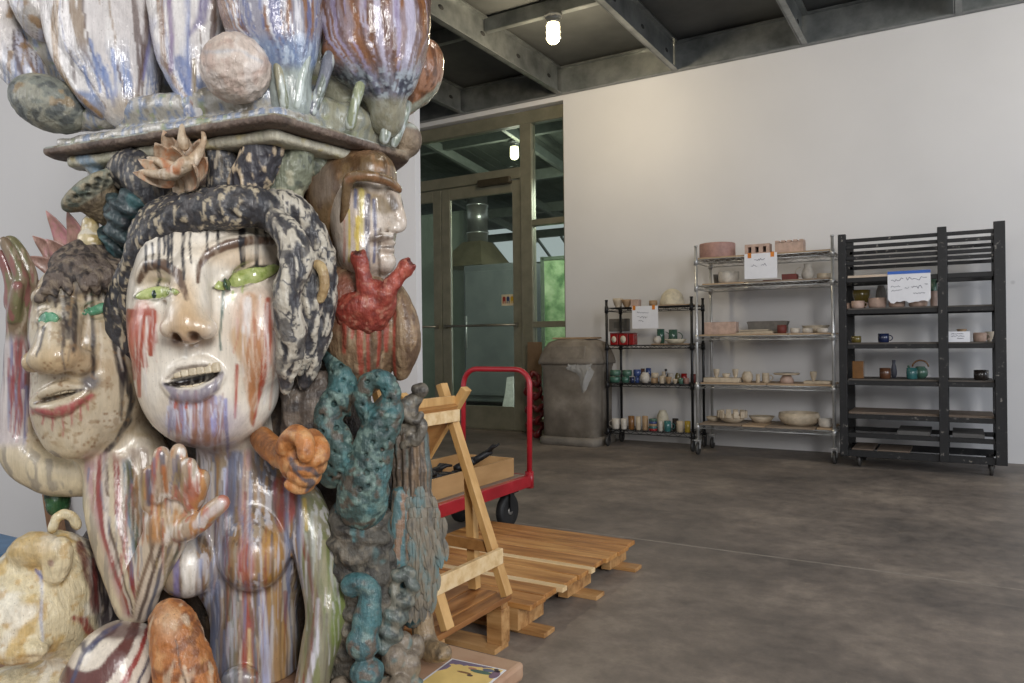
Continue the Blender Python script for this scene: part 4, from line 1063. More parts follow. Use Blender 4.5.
m = MB(); loft(m, [rring(m, tw*a, 0.25*a, z, p=q) for a, z, q in ((1.09, 0.775, 0.28), (1.10, 0.80, 0.28), (1.06, 0.85, 0.3), (0.98, 0.92, 0.34), (0.84, 0.985, 0.42), (0.6, 1.015, 0.5))]); m.make('hood', BIN, tb)
m = MB().box((0.02, -0.245, 0.89), (tw*1.25, 0.02, 0.13), (-0.25, 0, 0), 0.01); m.make('push_flap', BIN, tb)
# clear liner bag bunched out under the hood
bg_, nt_, b_ = new_mat('clear_bin_liner'); b_.inputs['Base Color'].default_value = (0.78, 0.78, 0.76, 1); b_.inputs['Roughness'].default_value = 0.25; b_.inputs['Alpha'].default_value = 0.38
tcn = N(nt_, 'ShaderNodeTexCoord'); nn_ = N(nt_, 'ShaderNodeTexNoise', i_Scale=14.0, i_Detail=4.0); nt_.links.new(tcn.outputs['Object'], nn_.inputs['Vector']); bpp = N(nt_, 'ShaderNodeBump', i_Strength=0.6, i_Distance=0.02); nt_.links.new(nn_.outputs['Fac'], bpp.inputs['Height']); nt_.links.new(bpp.outputs['Normal'], b_.inputs['Normal'])
m = MB(); rows = []
for i in range(15):
    t = i/14; xx = 0.02 + (tw-0.03)*t
    drop = 0.05 + 0.05*math.sin(t*3.1) + (0.19*math.exp(-((t-0.7)/0.2)**2))
    row = []
    for j in range(7):
        q = j/6; wv = 0.012*math.sin(t*40 + q*6) + 0.03*math.sin(q*PI)*(0.5 + math.exp(-((t-0.74)/0.15)**2))
        row.append(m.bm.verts.new((xx + 0.02*math.sin(q*5+t*9), -0.262 - wv, 0.785 - drop*q)))
    rows.append(row)
for a, b in zip(rows, rows[1:]):
    for j in range(6): f = m.bm.faces.new((a[j], b[j], b[j+1], a[j+1])); f.smooth = True
m.make('liner_bag', bg_, tb)
o = MB().box((0, 0, 0.009), (0.4, 0.3, 0.018), bev=0.003).make('cardboard_sheet', mottled('cardboard', (140, 114, 86), (160, 134, 104), 6, 0.8)); o.location = (tx - 0.0, ty, 1.016); o.rotation_euler = (0, 0, 0.05); tag(o, 'flat cardboard sheet lying on the hood of the waste bin', 'board')
px_, pz_ = on_y(532, 342, 6.92)
o = MB().box((0, 0, pz_/2), (0.17, 0.02, pz_), bev=0.002).make('leaning_board', mottled('brown_panel', (104, 82, 58), (122, 98, 72), 5, 0.8)); o.location = (px_ + 0.0, 6.95, 0); o.rotation_euler = (-0.03, 0, 0); tag(o, 'tall narrow brown panel leaning between the door and the waste bin', 'board')
m = MB(); rr = random.Random(1)
ox, _ = on_y(531, 400, 6.75)
for i, (dx, z, r) in enumerate(((0.01, 0.10, 0.075), (0.0, 0.24, 0.08), (0.03, 0.37, 0.08), (-0.01, 0.50, 0.085), (0.01, 0.61, 0.06))):
    n = 22; pts = [(dx + (r + 0.022*math.sin(3*t + i))*math.cos(t), 0.02*math.sin(2*t), z + (r + 0.02*math.sin(4*t))*math.sin(t)) for t in np.linspace(0, 2*PI, n, endpoint=False)]
    m.tube(pts, [0.024 + 0.006*math.sin(k*1.7) for k in range(n)], 8, closed=True)
o = m.make('red_ring_ornament', mottled('dark_red_glaze', (84, 16, 18), (120, 30, 28), 9, 0.4, bump=0.2)); o.location = (ox + 0.02, 6.78, 0.0); tag(o, 'dark red openwork of linked rings leaning beside the waste bin', 'ornament')

# brown plank and blue-edged bench at the far left
x0, z0 = on_y(56, 528, 1.9); x1, z1 = on_y(40, 452, 1.9)
o = MB().bar((x0 + 0.04, 0, 0.0), (x1 + 0.04, 0, z1), 0.018, 0.13, (1, 0, 0.2), 0.003).make('leaning_plank', mottled('brown_plank', (132, 96, 66), (158, 118, 84), 5, 0.6, stretch=(5, 5, 1), bump=0.06)); o.location = (0, 1.9, 0.012)
tag(o, 'brown wooden plank leaning on the grey wall left of the totem', 'plank')
bq = empty('low_bench', (X(2, 1.45) - 0.12, 1.42, 0)); tag(bq, 'low dark brown bench with a blue top edge at the far left', 'bench')
MB().box((0, 0, 0.22), (0.36, 0.3, 0.022), bev=0.003).make('bench_top', plain('blue_paint', (92, 130, 168), 0.5), bq)
MB().box((0, 0, 0.19), (0.33, 0.27, 0.038), bev=0.002).make('apron', plain('bench_brown', (74, 54, 42), 0.6), bq)
for sx_ in (-1, 1):
    for sy_ in (-1, 1): MB().box((sx_*0.145, sy_*0.115, 0.086), (0.035, 0.035, 0.172), bev=0.002).make('leg', _mats['bench_brown'], bq)

# ------------------------------------------------------------------ red platform cart
CRED = mottled('chipped_red_paint', (150, 20, 32), (172, 30, 42), 7, 0.35, coat=0.3, bump=0.05, c3=(186, 66, 70), hi=0.8)
cart = empty('platform_cart', (-2.32, 3.0, 0), 0.0); tag(cart, 'red platform cart with a tall loop handle and worn wooden deck', 'cart')
CX0, CX1, CY0_, CY1_ = -0.15, 0.29, -0.55, 0.56
fm = MB()
for x in (CX0, CX1): fm.box((x, (CY0_+CY1_)/2, 0.24), (0.035, CY1_-CY0_, 0.062), bev=0.005)
for y in (CY0_, CY1_): fm.box(((CX0+CX1)/2, y, 0.24), (CX1-CX0, 0.035, 0.062), bev=0.005)
for x in (CX0, CX1): fm.lathe([(0.024, 0.2), (0.024, 0.29), (0.0005, 0.29)], (x, CY1_, 0), 14)
fm.make('deck_frame', CRED, cart)
MB().box(((CX0+CX1)/2, (CY0_+CY1_)/2, 0.262), (CX1-CX0-0.036, CY1_-CY0_-0.036, 0.02)).make('deck', mottled('worn_deck_wood', (120, 104, 94), (158, 140, 126), 6, 0.7, stretch=(6, 0.8, 1)), cart)
zt = 0.845; hp = [(CX0, CY1_, 0.2), (CX0, CY1_+0.015, zt-0.09)] + [(CX0 + 0.09 - 0.09*math.cos(t), CY1_+0.018, zt - 0.09 + 0.09*math.sin(t)) for t in np.linspace(0.2, PI/2, 6)] + [(CX1 - 0.09 + 0.09*math.sin(t), CY1_+0.018, zt - 0.09 + 0.09*math.cos(t)) for t in np.linspace(0, PI/2-0.2, 6)] + [(CX1, CY1_+0.015, zt-0.09), (CX1, CY1_, 0.2)]
MB().tube(hp, 0.0148, 12).make('loop_handle', CRED, cart)
TYRE = plain('black_tyre', (34, 33, 33), 0.6)
for x in (CX0+0.07, CX1-0.07):
    for y in (CY0_+0.12, CY1_-0.12):
        r = 0.092
        wh = MB().lathe([(r*0.6, -0.018), (r*0.92, -0.02), (r, -0.012), (r, 0.012), (r*0.92, 0.02), (r*0.6, 0.018)], n=30, M=Matrix.Translation((x, y, r)) @ Matrix.Rotation(PI/2, 4, 'Y')).make('wheel', TYRE, cart)
        hb = MB(); Mx = Matrix.Translation((x, y, r)) @ Matrix.Rotation(PI/2, 4, 'Y')
        hb.lathe([(0.0005, -0.024), (0.02, -0.024), (0.02, 0.024), (0.0005, 0.024)], n=14, M=Mx)
        for k_ in range(5):
            t = 2*PI*k_/5; hb.bar(Mx @ Vector((0, 0, 0)), Mx @ Vector((r*0.66*math.cos(t), r*0.66*math.sin(t), 0)), 0.014, 0.014, (1, 0, 0))
        hb.make('hub', plain('hub_grey', (160, 156, 150), 0.4, 0.3), wh)
        MB().bar((x-0.03, y, 0.2), (x-0.03, y, r), 0.006, 0.04, (0, 1, 0)).bar((x+0.03, y, 0.2), (x+0.03, y, r), 0.006, 0.04, (0, 1, 0)).box((x, y, 0.195), (0.09, 0.09, 0.012)).make('caster_fork', DARKM, cart)
# open wooden tray of dark tools on the deck
TRAY = mottled('pine_tray', (160, 122, 76), (186, 148, 100), 6, 0.6, stretch=(1, 0.3, 1), bump=0.05)
bx = empty('wooden_tray', (-2.26, 3.02, 0.2725)); tag(bx, 'open pine tray of dark tools standing on the red cart deck', 'tray')
for nm, c, s in (('tray_base', (0, 0, 0.006), (0.36, 0.92, 0.012)), ('tray_side', (0.174, 0, 0.055), (0.014, 0.92, 0.088)), ('tray_side', (-0.174, 0, 0.055), (0.014, 0.92, 0.088)), ('tray_end', (0, 0.454, 0.055), (0.334, 0.014, 0.088)), ('tray_end', (0, -0.454, 0.055), (0.334, 0.014, 0.088))):
    MB().box(c, s, bev=0.002).make(nm, TRAY, bx)
TOOL = mottled('black_iron', (26, 26, 28), (50, 50, 52), 12, 0.45, 0.5, bump=0.2)
tr_ = random.Random(3)
labs = ('dark iron tool with a clawed head standing up in the tray', 'long dark iron bar lying across the tray', 'dark iron clamp near the far end of the tray', 'short dark iron tool at the near end of the tray')
for i, (dx, dy, rz, ry, L) in enumerate(((0.07, 0.28, 0.4, -0.5, 0.22), (-0.12, 0.0, 1.45, -0.06, 0.3), (0.09, -0.02, -1.5, -0.16, 0.24), (-0.02, -0.3, 0.4, -0.1, 0.22))):
    m = MB().tube([(-L/2, 0, 0.03), (0, 0.01, 0.03), (L/2, 0, 0.035)], [0.016, 0.02, 0.018], 8)
    for s in (-1, 0, 1): m.tube([(L/2-0.02, 0, 0.035), (L/2 + 0.02, s*0.02, 0.05), (L/2 + 0.05, s*0.035, 0.045)], [0.014, 0.012, 0.006], 7)
    m.box((-L*0.1, 0, 0.035), (L*0.3, 0.06, 0.04), bev=0.01).lathe([(0.024, 0.02), (0.03, 0.04), (0.022, 0.06), (0.0005, 0.062)], (-L*0.4, 0, 0), 10)
    o = m.make('iron_tool', TOOL); o.location = (-2.26 + dx*0.8, 3.02 + dy, 0.2725 + 0.014 + abs(ry)*L*0.5); o.rotation_euler = (0, ry, rz); tag(o, labs[i], 'tool', 'iron tools in the pine tray')

# ------------------------------------------------------------------ pallets
def wood(name, a, b, c=None): return mottled(name, a, b, 3.2, 0.5, stretch=(1.0, 9, 9), bump=0.08, c3=c, detail=8, coat=0.08)
W1 = [wood('pallet_wood_%d' % i, *q) for i, q in enumerate((((134, 86, 42), (172, 118, 62), (196, 142, 82)), ((124, 76, 38), (160, 106, 54), (182, 128, 72)), ((150, 98, 50), (186, 132, 72), (206, 156, 96)), ((112, 70, 36), (146, 96, 52), (172, 120, 70))))]
PALE = wood('pale_pine', (206, 172, 122), (224, 194, 146), (232, 206, 164))
def woodY(name, a, b, c): return mottled(name, a, b, 3.2, 0.5, stretch=(9, 1.0, 9), bump=0.08, c3=c, detail=8, coat=0.08)
W2_ = [woodY('short_pallet_wood_%d' % i, *q) for i, q in enumerate((((126, 80, 40), (160, 108, 58), (184, 130, 76)), ((118, 74, 38), (150, 100, 54), (172, 122, 70))))]
STR = wood('stringer_wood', (140, 98, 56), (176, 132, 82), (192, 150, 100))
# wide pallet, planks along x
PZ1 = 0.11; x1r = -1.25; p1a, p1b = 2.19, 3.15
pa = empty('wooden_pallet', (-1.66, (p1a+p1b)/2, 0)); tag(pa, 'wide slatted wooden pallet of warm brown planks lying before the red cart', 'pallet')
PXL, PXR = -0.40, x1r + 1.66; hy = (p1b-p1a)/2; y = -hy; i = 0; rp = random.Random(6)
while y < hy - 0.03:
    w = rp.choice((0.085, 0.095, 0.11)); mat = rp.choice(W1)
    if i in (2, 5): w = 0.035; mat = PALE
    w = min(w, hy - y)
    xr = PXR + rp.uniform(-0.012, 0.012)
    MB().box(((PXL+xr)/2, y + w/2, PZ1 - 0.009), (xr-PXL, w, 0.018), bev=0.002).make('plank', mat, pa); y += w + 0.006; i += 1
for x in (PXL+0.04, (PXL+PXR)/2, PXR-0.07):
    m = MB().box((x, 0, 0.077), (0.04, 2*hy, 0.03))
    for q0, q1 in ((-1, -0.62), (-0.22, 0.22), (0.62, 1)): m.box((x, (q0+q1)/2*hy, 0.039), (0.04, (q1-q0)*hy, 0.046))
    m.make('stringer', STR, pa)
for y_ in (-hy+0.06, 0.0, hy-0.08): MB().box(((PXL+PXR)/2+0.02, y_, 0.008), (PXR-PXL+0.04, 0.075, 0.016), bev=0.002).make('bottom_board', STR, pa)
# small pallet in front, planks along y
PZ2 = 0.17; p2a, p2b = 1.70, 2.11; x2r = -1.275
pb_ = empty('wooden_pallet', (-1.82, (p2a+p2b)/2, 0)); tag(pb_, 'smaller darker wooden pallet under the feet of the wooden trestle', 'pallet')
x = -0.60; xe = x2r + 1.82; h2 = (p2b-p2a)/2
while x < xe - 0.03:
    w = rp.choice((0.09, 0.1)); w = min(w, xe-x)
    MB().box((x + w/2, 0, PZ2-0.009), (w, 2*h2, 0.018), bev=0.002).make('plank', rp.choice(W2_), pb_); x += w + 0.006
xm_ = (xe-0.60)/2
for y_ in (-h2+0.03, h2-0.03):
    MB().box((xm_, y_, PZ2-0.028), (xe+0.58, 0.04, 0.02)).make('deck_rail', STR, pb_)
    for xx in (-0.56, xm_, xe-0.035): MB().box((xx, y_, 0.074), (0.06, 0.05, 0.116), bev=0.003).make('block', STR, pb_)
for y_ in (-h2+0.05, 0.0, h2-0.05): MB().box((xm_, y_, 0.0085), (xe+0.58, 0.085, 0.017)).make('bottom_board', STR, pb_)

# ------------------------------------------------------------------ wooden trestle standing on the small pallet
PINE = mottled('trestle_pine', (186, 142, 84), (212, 170, 110), 5, 0.5, stretch=(5, 5, 0.8), bump=0.05, coat=0.1)
PIN2 = mottled('trestle_dark_pine', (150, 106, 58), (178, 130, 76), 5, 0.55, stretch=(5, 0.8, 5), bump=0.05)
PTOP = PZ2
yf, yn = 2.06, 1.735
fx, fz = on_y(507, 592, yf)
ax_, az = on_y(450, 405, yf)
ez = empty('wooden_trestle', (ax_, (yf+yn)/2, PTOP)); tag(ez, 'pale wooden A-frame trestle standing on the small pallet', 'trestle')
def L3(x, y, z): return (x - ax_, y - (yf+yn)/2, z - PTOP)
t0 = on_y(441.5, 384, yf); t1 = on_y(462, 389, yf)
def leg(nm, top, foot, y, mat=PINE, w=0.024, d=0.038):
    a = Vector(L3(top[0], y, top[1])); b = Vector(L3(foot[0], y, foot[1]))
    return MB().bar(a, b, d, w, (1, 0, 0.3), 0.002).make(nm, mat, ez)
dxl = fx - ax_
for y, s in ((yf, 0), (yn, 0)):
    leg('leg', t0, (ax_ + (ax_ - t0[0])*0 + dxl, PTOP + 0.012), y)
    lx_ = ax_ - 0.42
    leg('leg', t1, (lx_, PTOP + 0.012), y + 0.026)
def railseg(nm, p0, p1, ya, yb, w, h, mat):
    a = on_y(*p0, ya); b = on_y(*p1, yb); return MB().bar(L3(a[0], ya, a[1]), L3(b[0], yb, b[1]), w, h, (0, 0, 1), 0.002).make(nm, mat, ez)
def legx(z, side=1):   # x of the right leg at height z
    t = (t0[1]-z)/(t0[1]-PTOP); return t0[0] + (fx-t0[0])*t
for z, h, mt in ((0.805, 0.03, PINE), (0.755, 0.04, PALE), (0.305, 0.05, PALE)):
    x_ = legx(z) + 0.022
    MB().bar(L3(x_, yf+0.01, z), L3(x_, yn-0.03, z), 0.018, h, (0, 0, 1), 0.002).make('rail', mt, ez)
# sloping brown board between the left legs
lt = lambda z: t1[0] + (lx_-t1[0])*((t1[1]-z)/(t1[1]-PTOP))
m = MB(); za, zb = 0.79, 0.36
m.box((0, 0, 0), (0.014, yf-yn-0.03, math.hypot(za-zb, lt(za)-lt(zb))), (0, math.atan2(lt(za)-lt(zb), za-zb), 0), M=Matrix.Translation(L3((lt(za)+lt(zb))/2 + 0.012, (yf+yn)/2 + 0.02, (za+zb)/2)))
m.make('sloping_board', PIN2, ez)
for p0, p1 in (((470, 478), (474, 536)),):
    a = on_y(*p0, yf+0.03); b = on_y(*p1, yf+0.03); MB().bar(L3(a[0], yf+0.03, a[1]), L3(b[0], yf+0.03, PTOP+0.005), 0.03, 0.03, (1, 0, 0)).make('post', PINE, ez)
zc = 0.33
MB().bar(L3(lt(zc), yf+0.028, zc), L3(legx(zc), yf-0.0, zc), 0.02, 0.035, (0, 0, 1), 0.002).make('cross_rail', PIN2, ez)

# ------------------------------------------------------------------ plinth and leaflet
PLW = mottled('plinth_brown_board', (136, 104, 80), (166, 130, 104), 7, 0.6, bump=0.08, c3=(178, 146, 120))
pcx, pcy = on_floor(524.5, 661.5, PLZ)
PW, PD = 1.3, 1.12
pl = empty('low_plinth', (pcx - PW/2, pcy - PD/2, 0)); tag(pl, 'low brown wooden plinth under the ceramic totem', 'plinth')
MB().box((0, 0, PLZ-0.0225), (PW, PD, 0.045), bev=0.01).make('top_board', PLW, pl)
sk = MB()
for s in (-1, 1): sk.box((s*(PW/2-0.04), 0, (PLZ-0.045)/2), (0.03, PD-0.05, PLZ-0.045)).box((0, s*(PD/2-0.04), (PLZ-0.045)/2), (PW-0.1, 0.03, PLZ-0.045))
sk.make('skirt', mottled('plinth_edge', (104, 74, 48), (132, 96, 64), 7, 0.7), pl)
# yellow printed leaflet
q0 = on_floor(452, 659, PLZ); q1 = on_floor(506.5, 670.5, PLZ)
v = Vector((q1[0]-q0[0], q1[1]-q0[1], 0)); ang = math.atan2(v.y, v.x); Lw = v.length; Lh = Lw*1.25
lf_ = empty('printed_leaflet', (q1[0], q1[1], PLZ), ang); tag(lf_, 'yellow leaflet with a purple border lying on the plinth corner', 'leaflet')
def flat(pts, z, t=0.0006):
    m = MB(); a = [m.bm.verts.new((x, y, z)) for x, y in pts]; b = [m.bm.verts.new((x, y, z+t)) for x, y in pts]; n = len(a)
    m.bm.faces.new(a[::-1]); m.bm.faces.new(b)
    for i in range(n): m.bm.faces.new((a[i], a[(i+1) % n], b[(i+1) % n], b[i]))
    return m
flat([(-Lw, 0), (-Lw, -Lh), (0, -Lh), (0, 0)], 0.0005, 0.001).make('paper_sheet', PAPER, lf_)
e_ = 0.006
flat([(-Lw+e_, -e_), (-Lw+e_, -Lh+e_), (-e_, -Lh+e_), (-e_, -e_)], 0.0015).make('yellow_print', plain('leaflet_yellow', (226, 196, 122), 0.5, var=0.06), lf_)
rl_ = random.Random(8)
top = [(-Lw+e_ + (Lw*0.75)*i/16, -e_ - (0.022*(1 - i/17) + 0.006*rl_.random())) for i in range(17)]
flat([(-Lw*0.25, -e_), (-Lw+e_, -e_), (-Lw+e_, -Lh*0.4), (-Lw+e_+0.014, -Lh*0.3), (-Lw+e_+0.016, -0.04)] + top, 0.0021).make('purple_border', plain('leaflet_purple', (112, 100, 132), 0.5), lf_)
for i, (x, y_, a, b, c) in enumerate(((-0.32, -0.2, 0.03, 0.008, (70, 106, 96)), (-0.24, -0.12, 0.016, 0.008, (90, 104, 130)), (-0.1, -0.1, 0.008, 0.006, (60, 50, 60)), (-0.14, -0.06, 0.006, 0.005, (60, 50, 60)), (-0.08, -0.2, 0.012, 0.02, (120, 96, 120)), (-0.55, -0.3, 0.02, 0.004, (130, 90, 60)), (-0.5, -0.16, 0.012, 0.005, (190, 130, 110)), (-0.42, -0.34, 0.008, 0.005, (80, 60, 60)))):
    cx_, cy_ = x*Lw, y_*Lh
    flat([(cx_ + a*math.cos(t), cy_ + b*math.sin(t)) for t in np.linspace(0, 2*PI, 12, endpoint=False)], 0.0021).make('printed_mark', plain('leaflet_mark_%d' % i, c, 0.5), lf_)
# ------------------------------------------------------------------ the totem sculpture
ROFF = np.array([(240-512)/FPX*1.95, 1.95, PLZ])
totem = empty('totem_sculpture', (RGT[0]*ROFF[0] + FWD[0]*ROFF[1], RGT[1]*ROFF[0] + FWD[1]*ROFF[1], PLZ), YAW)
tag(totem, 'tall glazed ceramic totem of stacked heads, hands, corals and gourds on a low brown plinth', 'sculpture')
GLOSS = glaze('gloss_glaze', 0.26, 0.65, 0.20, 60.0, 0.16, 0.10)
SATIN = glaze('satin_glaze', 0.46, 0.18, 0.35, 80.0, 0.24, 0.12)
MATT = glaze('matt_clay', 0.62, 0.05, 0.5, 100.0, 0.3, 0.1)
FACEG = glaze('face_glaze', 0.33, 0.5, 0.10, 60.0, 0.12, 0.10, 0.35)

CREAM = (232, 223, 208); SLATE = (62, 60, 68); BLUEW = (178, 188, 214); LAV = (158, 154, 178)
OCHRE = (172, 132, 84); RED = (168, 62, 46); TEAL = (70, 116, 118); BROWN = (112, 82, 60)

def almond(name, mat, parent, surf, a, b, up, lo, off=-0.6, bulge=2.0, nu=24, nv=8):
    """an eye inlay between the corners a and b lying on the clay surface"""
    bm = bmesh.new(); G = []
    ax, ay = a; bx, by = b; L = math.hypot(bx-ax, by-ay); ux, uy = (bx-ax)/L, (by-ay)/L
    zs = [surf(ax + (bx-ax)*i/nu, ay + (by-ay)*i/nu) for i in range(nu+1)]
    zs = np.convolve(np.pad(zs, 3, 'edge'), np.ones(7)/7, 'valid')
    for i in range(nu+1):
        t = i/nu; w = (4*t*(1-t))**0.62; row = []
        for j in range(nv+1):
            q = j/nv*2 - 1
            h = (up if q < 0 else lo)*w*q
            x = ax + (bx-ax)*t - uy*h; y = ay + (by-ay)*t + ux*h
            dz = zs[i] + off - 2.4 - (bulge + 1.2)*w*(1-q*q)
            row.append(bm.verts.new(P(x, y, dz)*U + np.array([0, D0, CAMH]) - ROFF))
        G.append(row)
    for i in range(nu):
        for j in range(nv):
            f = bm.faces.new((G[i][j], G[i+1][j], G[i+1][j+1], G[i][j+1])); f.smooth = True
    r = bmesh.ops.extrude_face_region(bm, geom=bm.faces[:])
    for g in r['geom']:
        if isinstance(g, bmesh.types.BMVert): g.co.y += 4*U
    bmesh.ops.remove_doubles(bm, verts=bm.verts[:], dist=1e-5)
    bmesh.ops.recalc_face_normals(bm, faces=bm.faces[:])
    me = bpy.data.meshes.new(name); bm.to_mesh(me); bm.free(); me.materials.append(mat)
    return put(bpy.data.objects.new(name, me), parent)

def finish(name, cl, mat, parent, paint, it=1, pre=None):
    Zb = cl.ax[2][None, None, :].astype(np.float32); cl.D = np.maximum(cl.D, (PLZ - CAMH)/U + 0.6 - Zb)   # flat foot on the plinth
    v, f = cl.mesh()
    v = relax(v, f, it, 0.5)
    p = Paint(v, f)
    if pre: pre(p); p.renorm()
    paint(p)
    return piece(name, p, mat, parent, ROFF)

# ---- woman: one continuous body of head, neck, breasts, waist and bent arm
w = Clay(112, 362, 178, 712, -150, 95, 1.45)
w.tube([(234, 420, 8, 36), (243, 492, 14, 44)], 8)
w.ell(247, 540, 22, 66, 72, 46, k=20).ell(256, 640, 18, 42, 95, 46, k=25).ell(256, 720, 18, 52, 60, 50, k=20)
w.ell(205, 500, 20, 40, 30, 34, rot=30, k=18)
w.tube([(262, 488, 10, 28), (296, 505, 4, 26)], 18)
w.curve([(298, 506, 2, 22), (314, 540, -8, 20), (325, 588, -14, 18.5), (327, 618, -22, 17), (318, 655, -32, 15), (306, 712, -40, 14)], 8)
w.curve([(247, 500, 6, 20), (251, 530, -12, 26), (254, 558, -24, 31)], 10)
w.curve([(196, 520, 4, 20), (191, 548, -14, 23), (188, 570, -24, 26)], 9)
w.tube([(254, 578, -50, 3.0), (254, 577, -53, 2.0)], 5)
w.ell(241, 680, -38, 20, 14, 12, k=6)
# head
w.ell(216, 310, -8, 78, 122, 88, rot=-4, k=6)
w.ell(210, 388, -38, 66, 60, 56, rot=-6, k=20)
w.ell(205, 424, -72, 24, 23, 22, k=14)
w.ell(156, 338, -66, 22, 34, 24, k=14).ell(257, 338, -60, 32, 48, 28, k=16)
w.ell(205, 255, -62, 56, 30, 30, k=20)
zf = w.front
# sockets, brows
w.ell(155, 290, (('s', 3.0)), 24, 10, 9, rot=4, k=8, op='sub')
w.ell(247, 275, (('s', 2.0)), 33, 11, 9, rot=15, k=8, op='sub')
w.curve([(139, 281, ('s', 1), 3.0), (147, 266, ('s', 1), 4.5), (163, 264, ('s', 1), 5), (178, 274, ('s', 1), 5), (186, 292, ('s', 0), 5)], 5)
w.curve([(198, 268, ('s', 1), 5), (208, 254, ('s', 1), 5), (226, 245, ('s', 1), 5), (252, 240, ('s', 1), 4.5), (282, 241, ('s', 1), 3.0)], 5)
# nose
w.curve([(193, 262, ('s', 6), 11), (191, 285, ('s', 0), 12), (189, 308, ('s', -8), 14), (187, 326, ('s', -15), 15.5)], 10)
z0 = w.front(188, 333)
w.ell(170.5, 328, z0 + 10, 9, 10.5, 14, k=4).ell(206, 328, z0 + 12, 10.5, 11, 14, k=4).ell(188, 327, z0 + 9, 14, 13, 15, k=8)
w.ell(176.5, 338, z0 + 3, 5.6, 6.0, 16, rot=20, k=1, op='sub').ell(194, 337, z0 + 3, 6.0, 5.6, 16, rot=-20, k=1, op='sub')
w.tube([(192, 347, ('s', 0), 5), (192, 362, ('s', 1), 5)], 5)
# mouth
zm = w.front(192, 376)
w.ell(192, 379, zm - 2, 27, 8.5, 16, rot=10, k=2, op='sub')
w.curve([(164, 382, ('s', 2), 2), (176, 368, zm + 1, 3.5), (190, 363.5, zm + 0, 4), (205, 362.5, zm + 1, 3.5), (223, 370, ('s', 2), 2)], 4)
w.curve([(164, 383, ('s', 2), 2), (178, 394, zm + 1, 4.5), (196, 395, zm - 1, 5.2), (211, 387, zm + 1, 4.2), (223, 373, ('s', 2), 2)], 5)
# eyelids
def lids(cl, a, b, up, lo, r=2.0):
    ax, ay = a; bx, by = b; L = math.hypot(bx-ax, by-ay); ux, uy = (bx-ax)/L, (by-ay)/L
    for h0 in (-up, lo):
        pts = []
        for i in range(9):
            t = i/8; hh = h0*(4*t*(1-t))**0.62
            pts.append((ax + (bx-ax)*t - uy*hh, ay + (by-ay)*t + ux*hh, ('s', 0.6), r))
        cl.tube(pts, 2.5)
EYL = ((135, 297), (178, 292), 8, 6); EYR = ((214, 288), (280, 267), 11, 8.5)
lids(w, *EYL); lids(w, *EYR)

